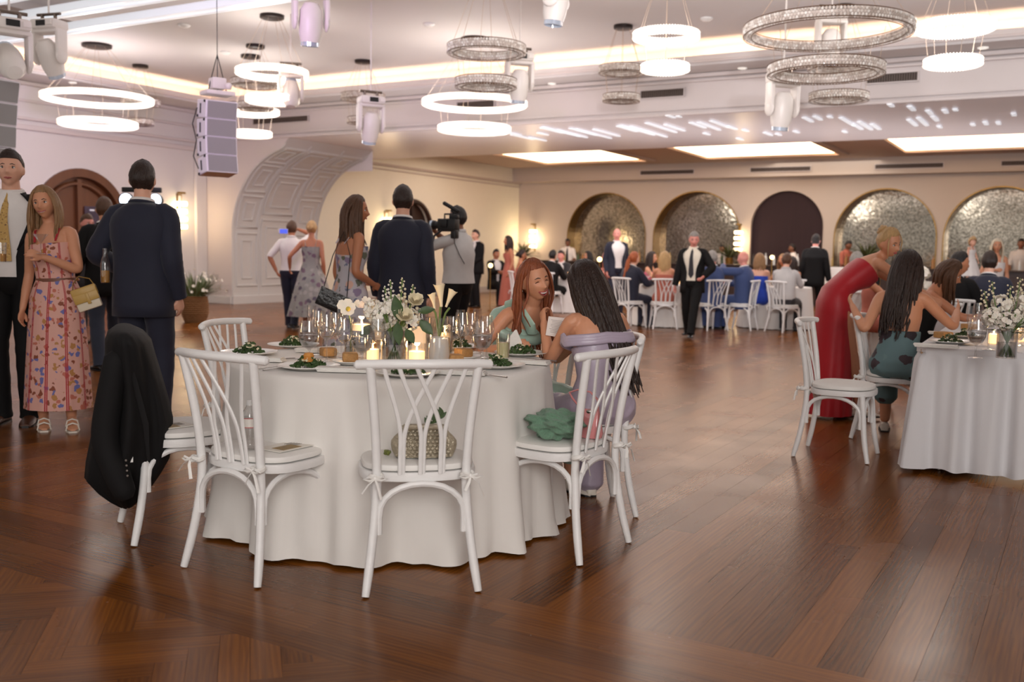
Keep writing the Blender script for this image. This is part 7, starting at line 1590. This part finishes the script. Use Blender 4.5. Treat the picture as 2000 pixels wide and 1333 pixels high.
r = ray(1022, 500); t_ = 26.4 / (r.x * .5 + r.y * CU); t = thing('pedestal', 'slim pedestal under the spiky plant in the far corner', 'pedestal', (r.x * t_, r.y * t_, 0)); mb = MB(); mb.lathe([(.001, 0), (.2, 0), (.2, .03), (.08, .05), (.07, .95), (.16, .97), (.16, .998), (.001, .998)], n=20); mb.build('column', m_gold, t); mb = MB(); mb.lathe([(.201, .0), (.205, .035), (.12, .045)], n=20); mb.build('foot', m_dark, t)
# basket of white flowers by the arch
t = thing('flower_basket', 'woven basket of white flowers and tall grasses beside the panelled arch', 'flowers', (-5.44, 16.9, 0))
m_bas = mat('wicker', (156, 112, 70), .7, vary=.25, scale=20, stretch=(1, 1, 5), bump=1, bscale=60)
mb = MB(); mb.lathe([(.001, .002), (.17, .002), (.215, .12), (.225, .3), (.205, .44), (.19, .45), (.001, .40)], n=32); bk = mb.build('basket', m_bas, t)
mb = MB()
for i in range(12): z = .03 + i * .035; r_b = .17 + .05 * min(1, z / .13) - max(0, z - .3) * .15; mb.tube([(r_b * math.cos(a) * (1.01 + .015 * math.sin(a * 16 + i * PI)), r_b * math.sin(a) * (1.01 + .015 * math.sin(a * 16 + i * PI)), z + .02) for a in [2 * PI * j / 64 for j in range(64)]], .012, 5, closed=True)
mb.build('wicker_bands', m_bas, bk)
R_ = random.Random(6); mb = MB()
for i in range(260):
    a = R_.uniform(0, 6.28); e = R_.uniform(.35, 1.45); leaf(mb, (.1 * math.cos(a), .1 * math.sin(a), .42), (math.cos(a) * math.cos(e), math.sin(a) * math.cos(e), math.sin(e)), R_.uniform(.3, .52), .018, bend=R_.uniform(0, .4))
tag(mb.build('foliage', mat('sage_foliage', (120, 132, 92), .6, vary=.4, scale=9), t, normals=False, angle=180), kind='stuff')
mb = MB()
for i in range(60):
    a = R_.uniform(0, 6.28); e = R_.uniform(.2, 1.4); L_ = R_.uniform(.32, .52); petal_flower(mb, Vector((.1 * math.cos(a) + L_ * math.cos(a) * math.cos(e), .1 * math.sin(a) + L_ * math.sin(a) * math.cos(e), .42 + L_ * math.sin(e))), R_.uniform(.02, .04), 5, 1, R_, .4, .8, (math.cos(a), math.sin(a), .5))
tag(mb.build('blossoms', m_petal, t, normals=False, angle=180), kind='stuff')
# lighting stand with two lit lamps behind the navy suited man
P = at_y(277, 374, 13.6); t = thing('lighting_stand', 'tripod stand with two bright lamps behind the head of the navy suited man', 'stage light', (P.x, P.y, 0))
mb = MB(); mb.tube([(0, 0, .25), (0, 0, P.z)], .018, 8)
mb.build('pole', m_black, t); mb = MB(); mb.box((0, 0, P.z + .02), (.54, .05, .07), bevel=.01); mb.build('crossbar', m_black, t)
for k in range(3): a = 2 * PI * k / 3; mb = MB(); mb.tube([(0, 0, .5), (.42 * math.cos(a), .42 * math.sin(a), .01)], .012, 6); mb.build('leg', m_black, t)
for x in (-.2, .2):
    mb = MB(); mb.lathe([(.001, .09), (.07, .08), (.095, 0), (.095, -.07), (.088, -.07)], n=20, M=Matrix.Rotation(-PI / 2, 4, 'X'), c=(x, 0, P.z - .12)); lp = mb.build('lamp_can', m_black, t)
    mb = MB(); mb.lathe([(.001, -.05), (.085, -.055)], n=20, M=Matrix.Rotation(-PI / 2, 4, 'X'), c=(x, -.0, P.z - .12)); mb.build('lens', mat('blue_white_lens', (214, 232, 255), .2, emis=6), lp)
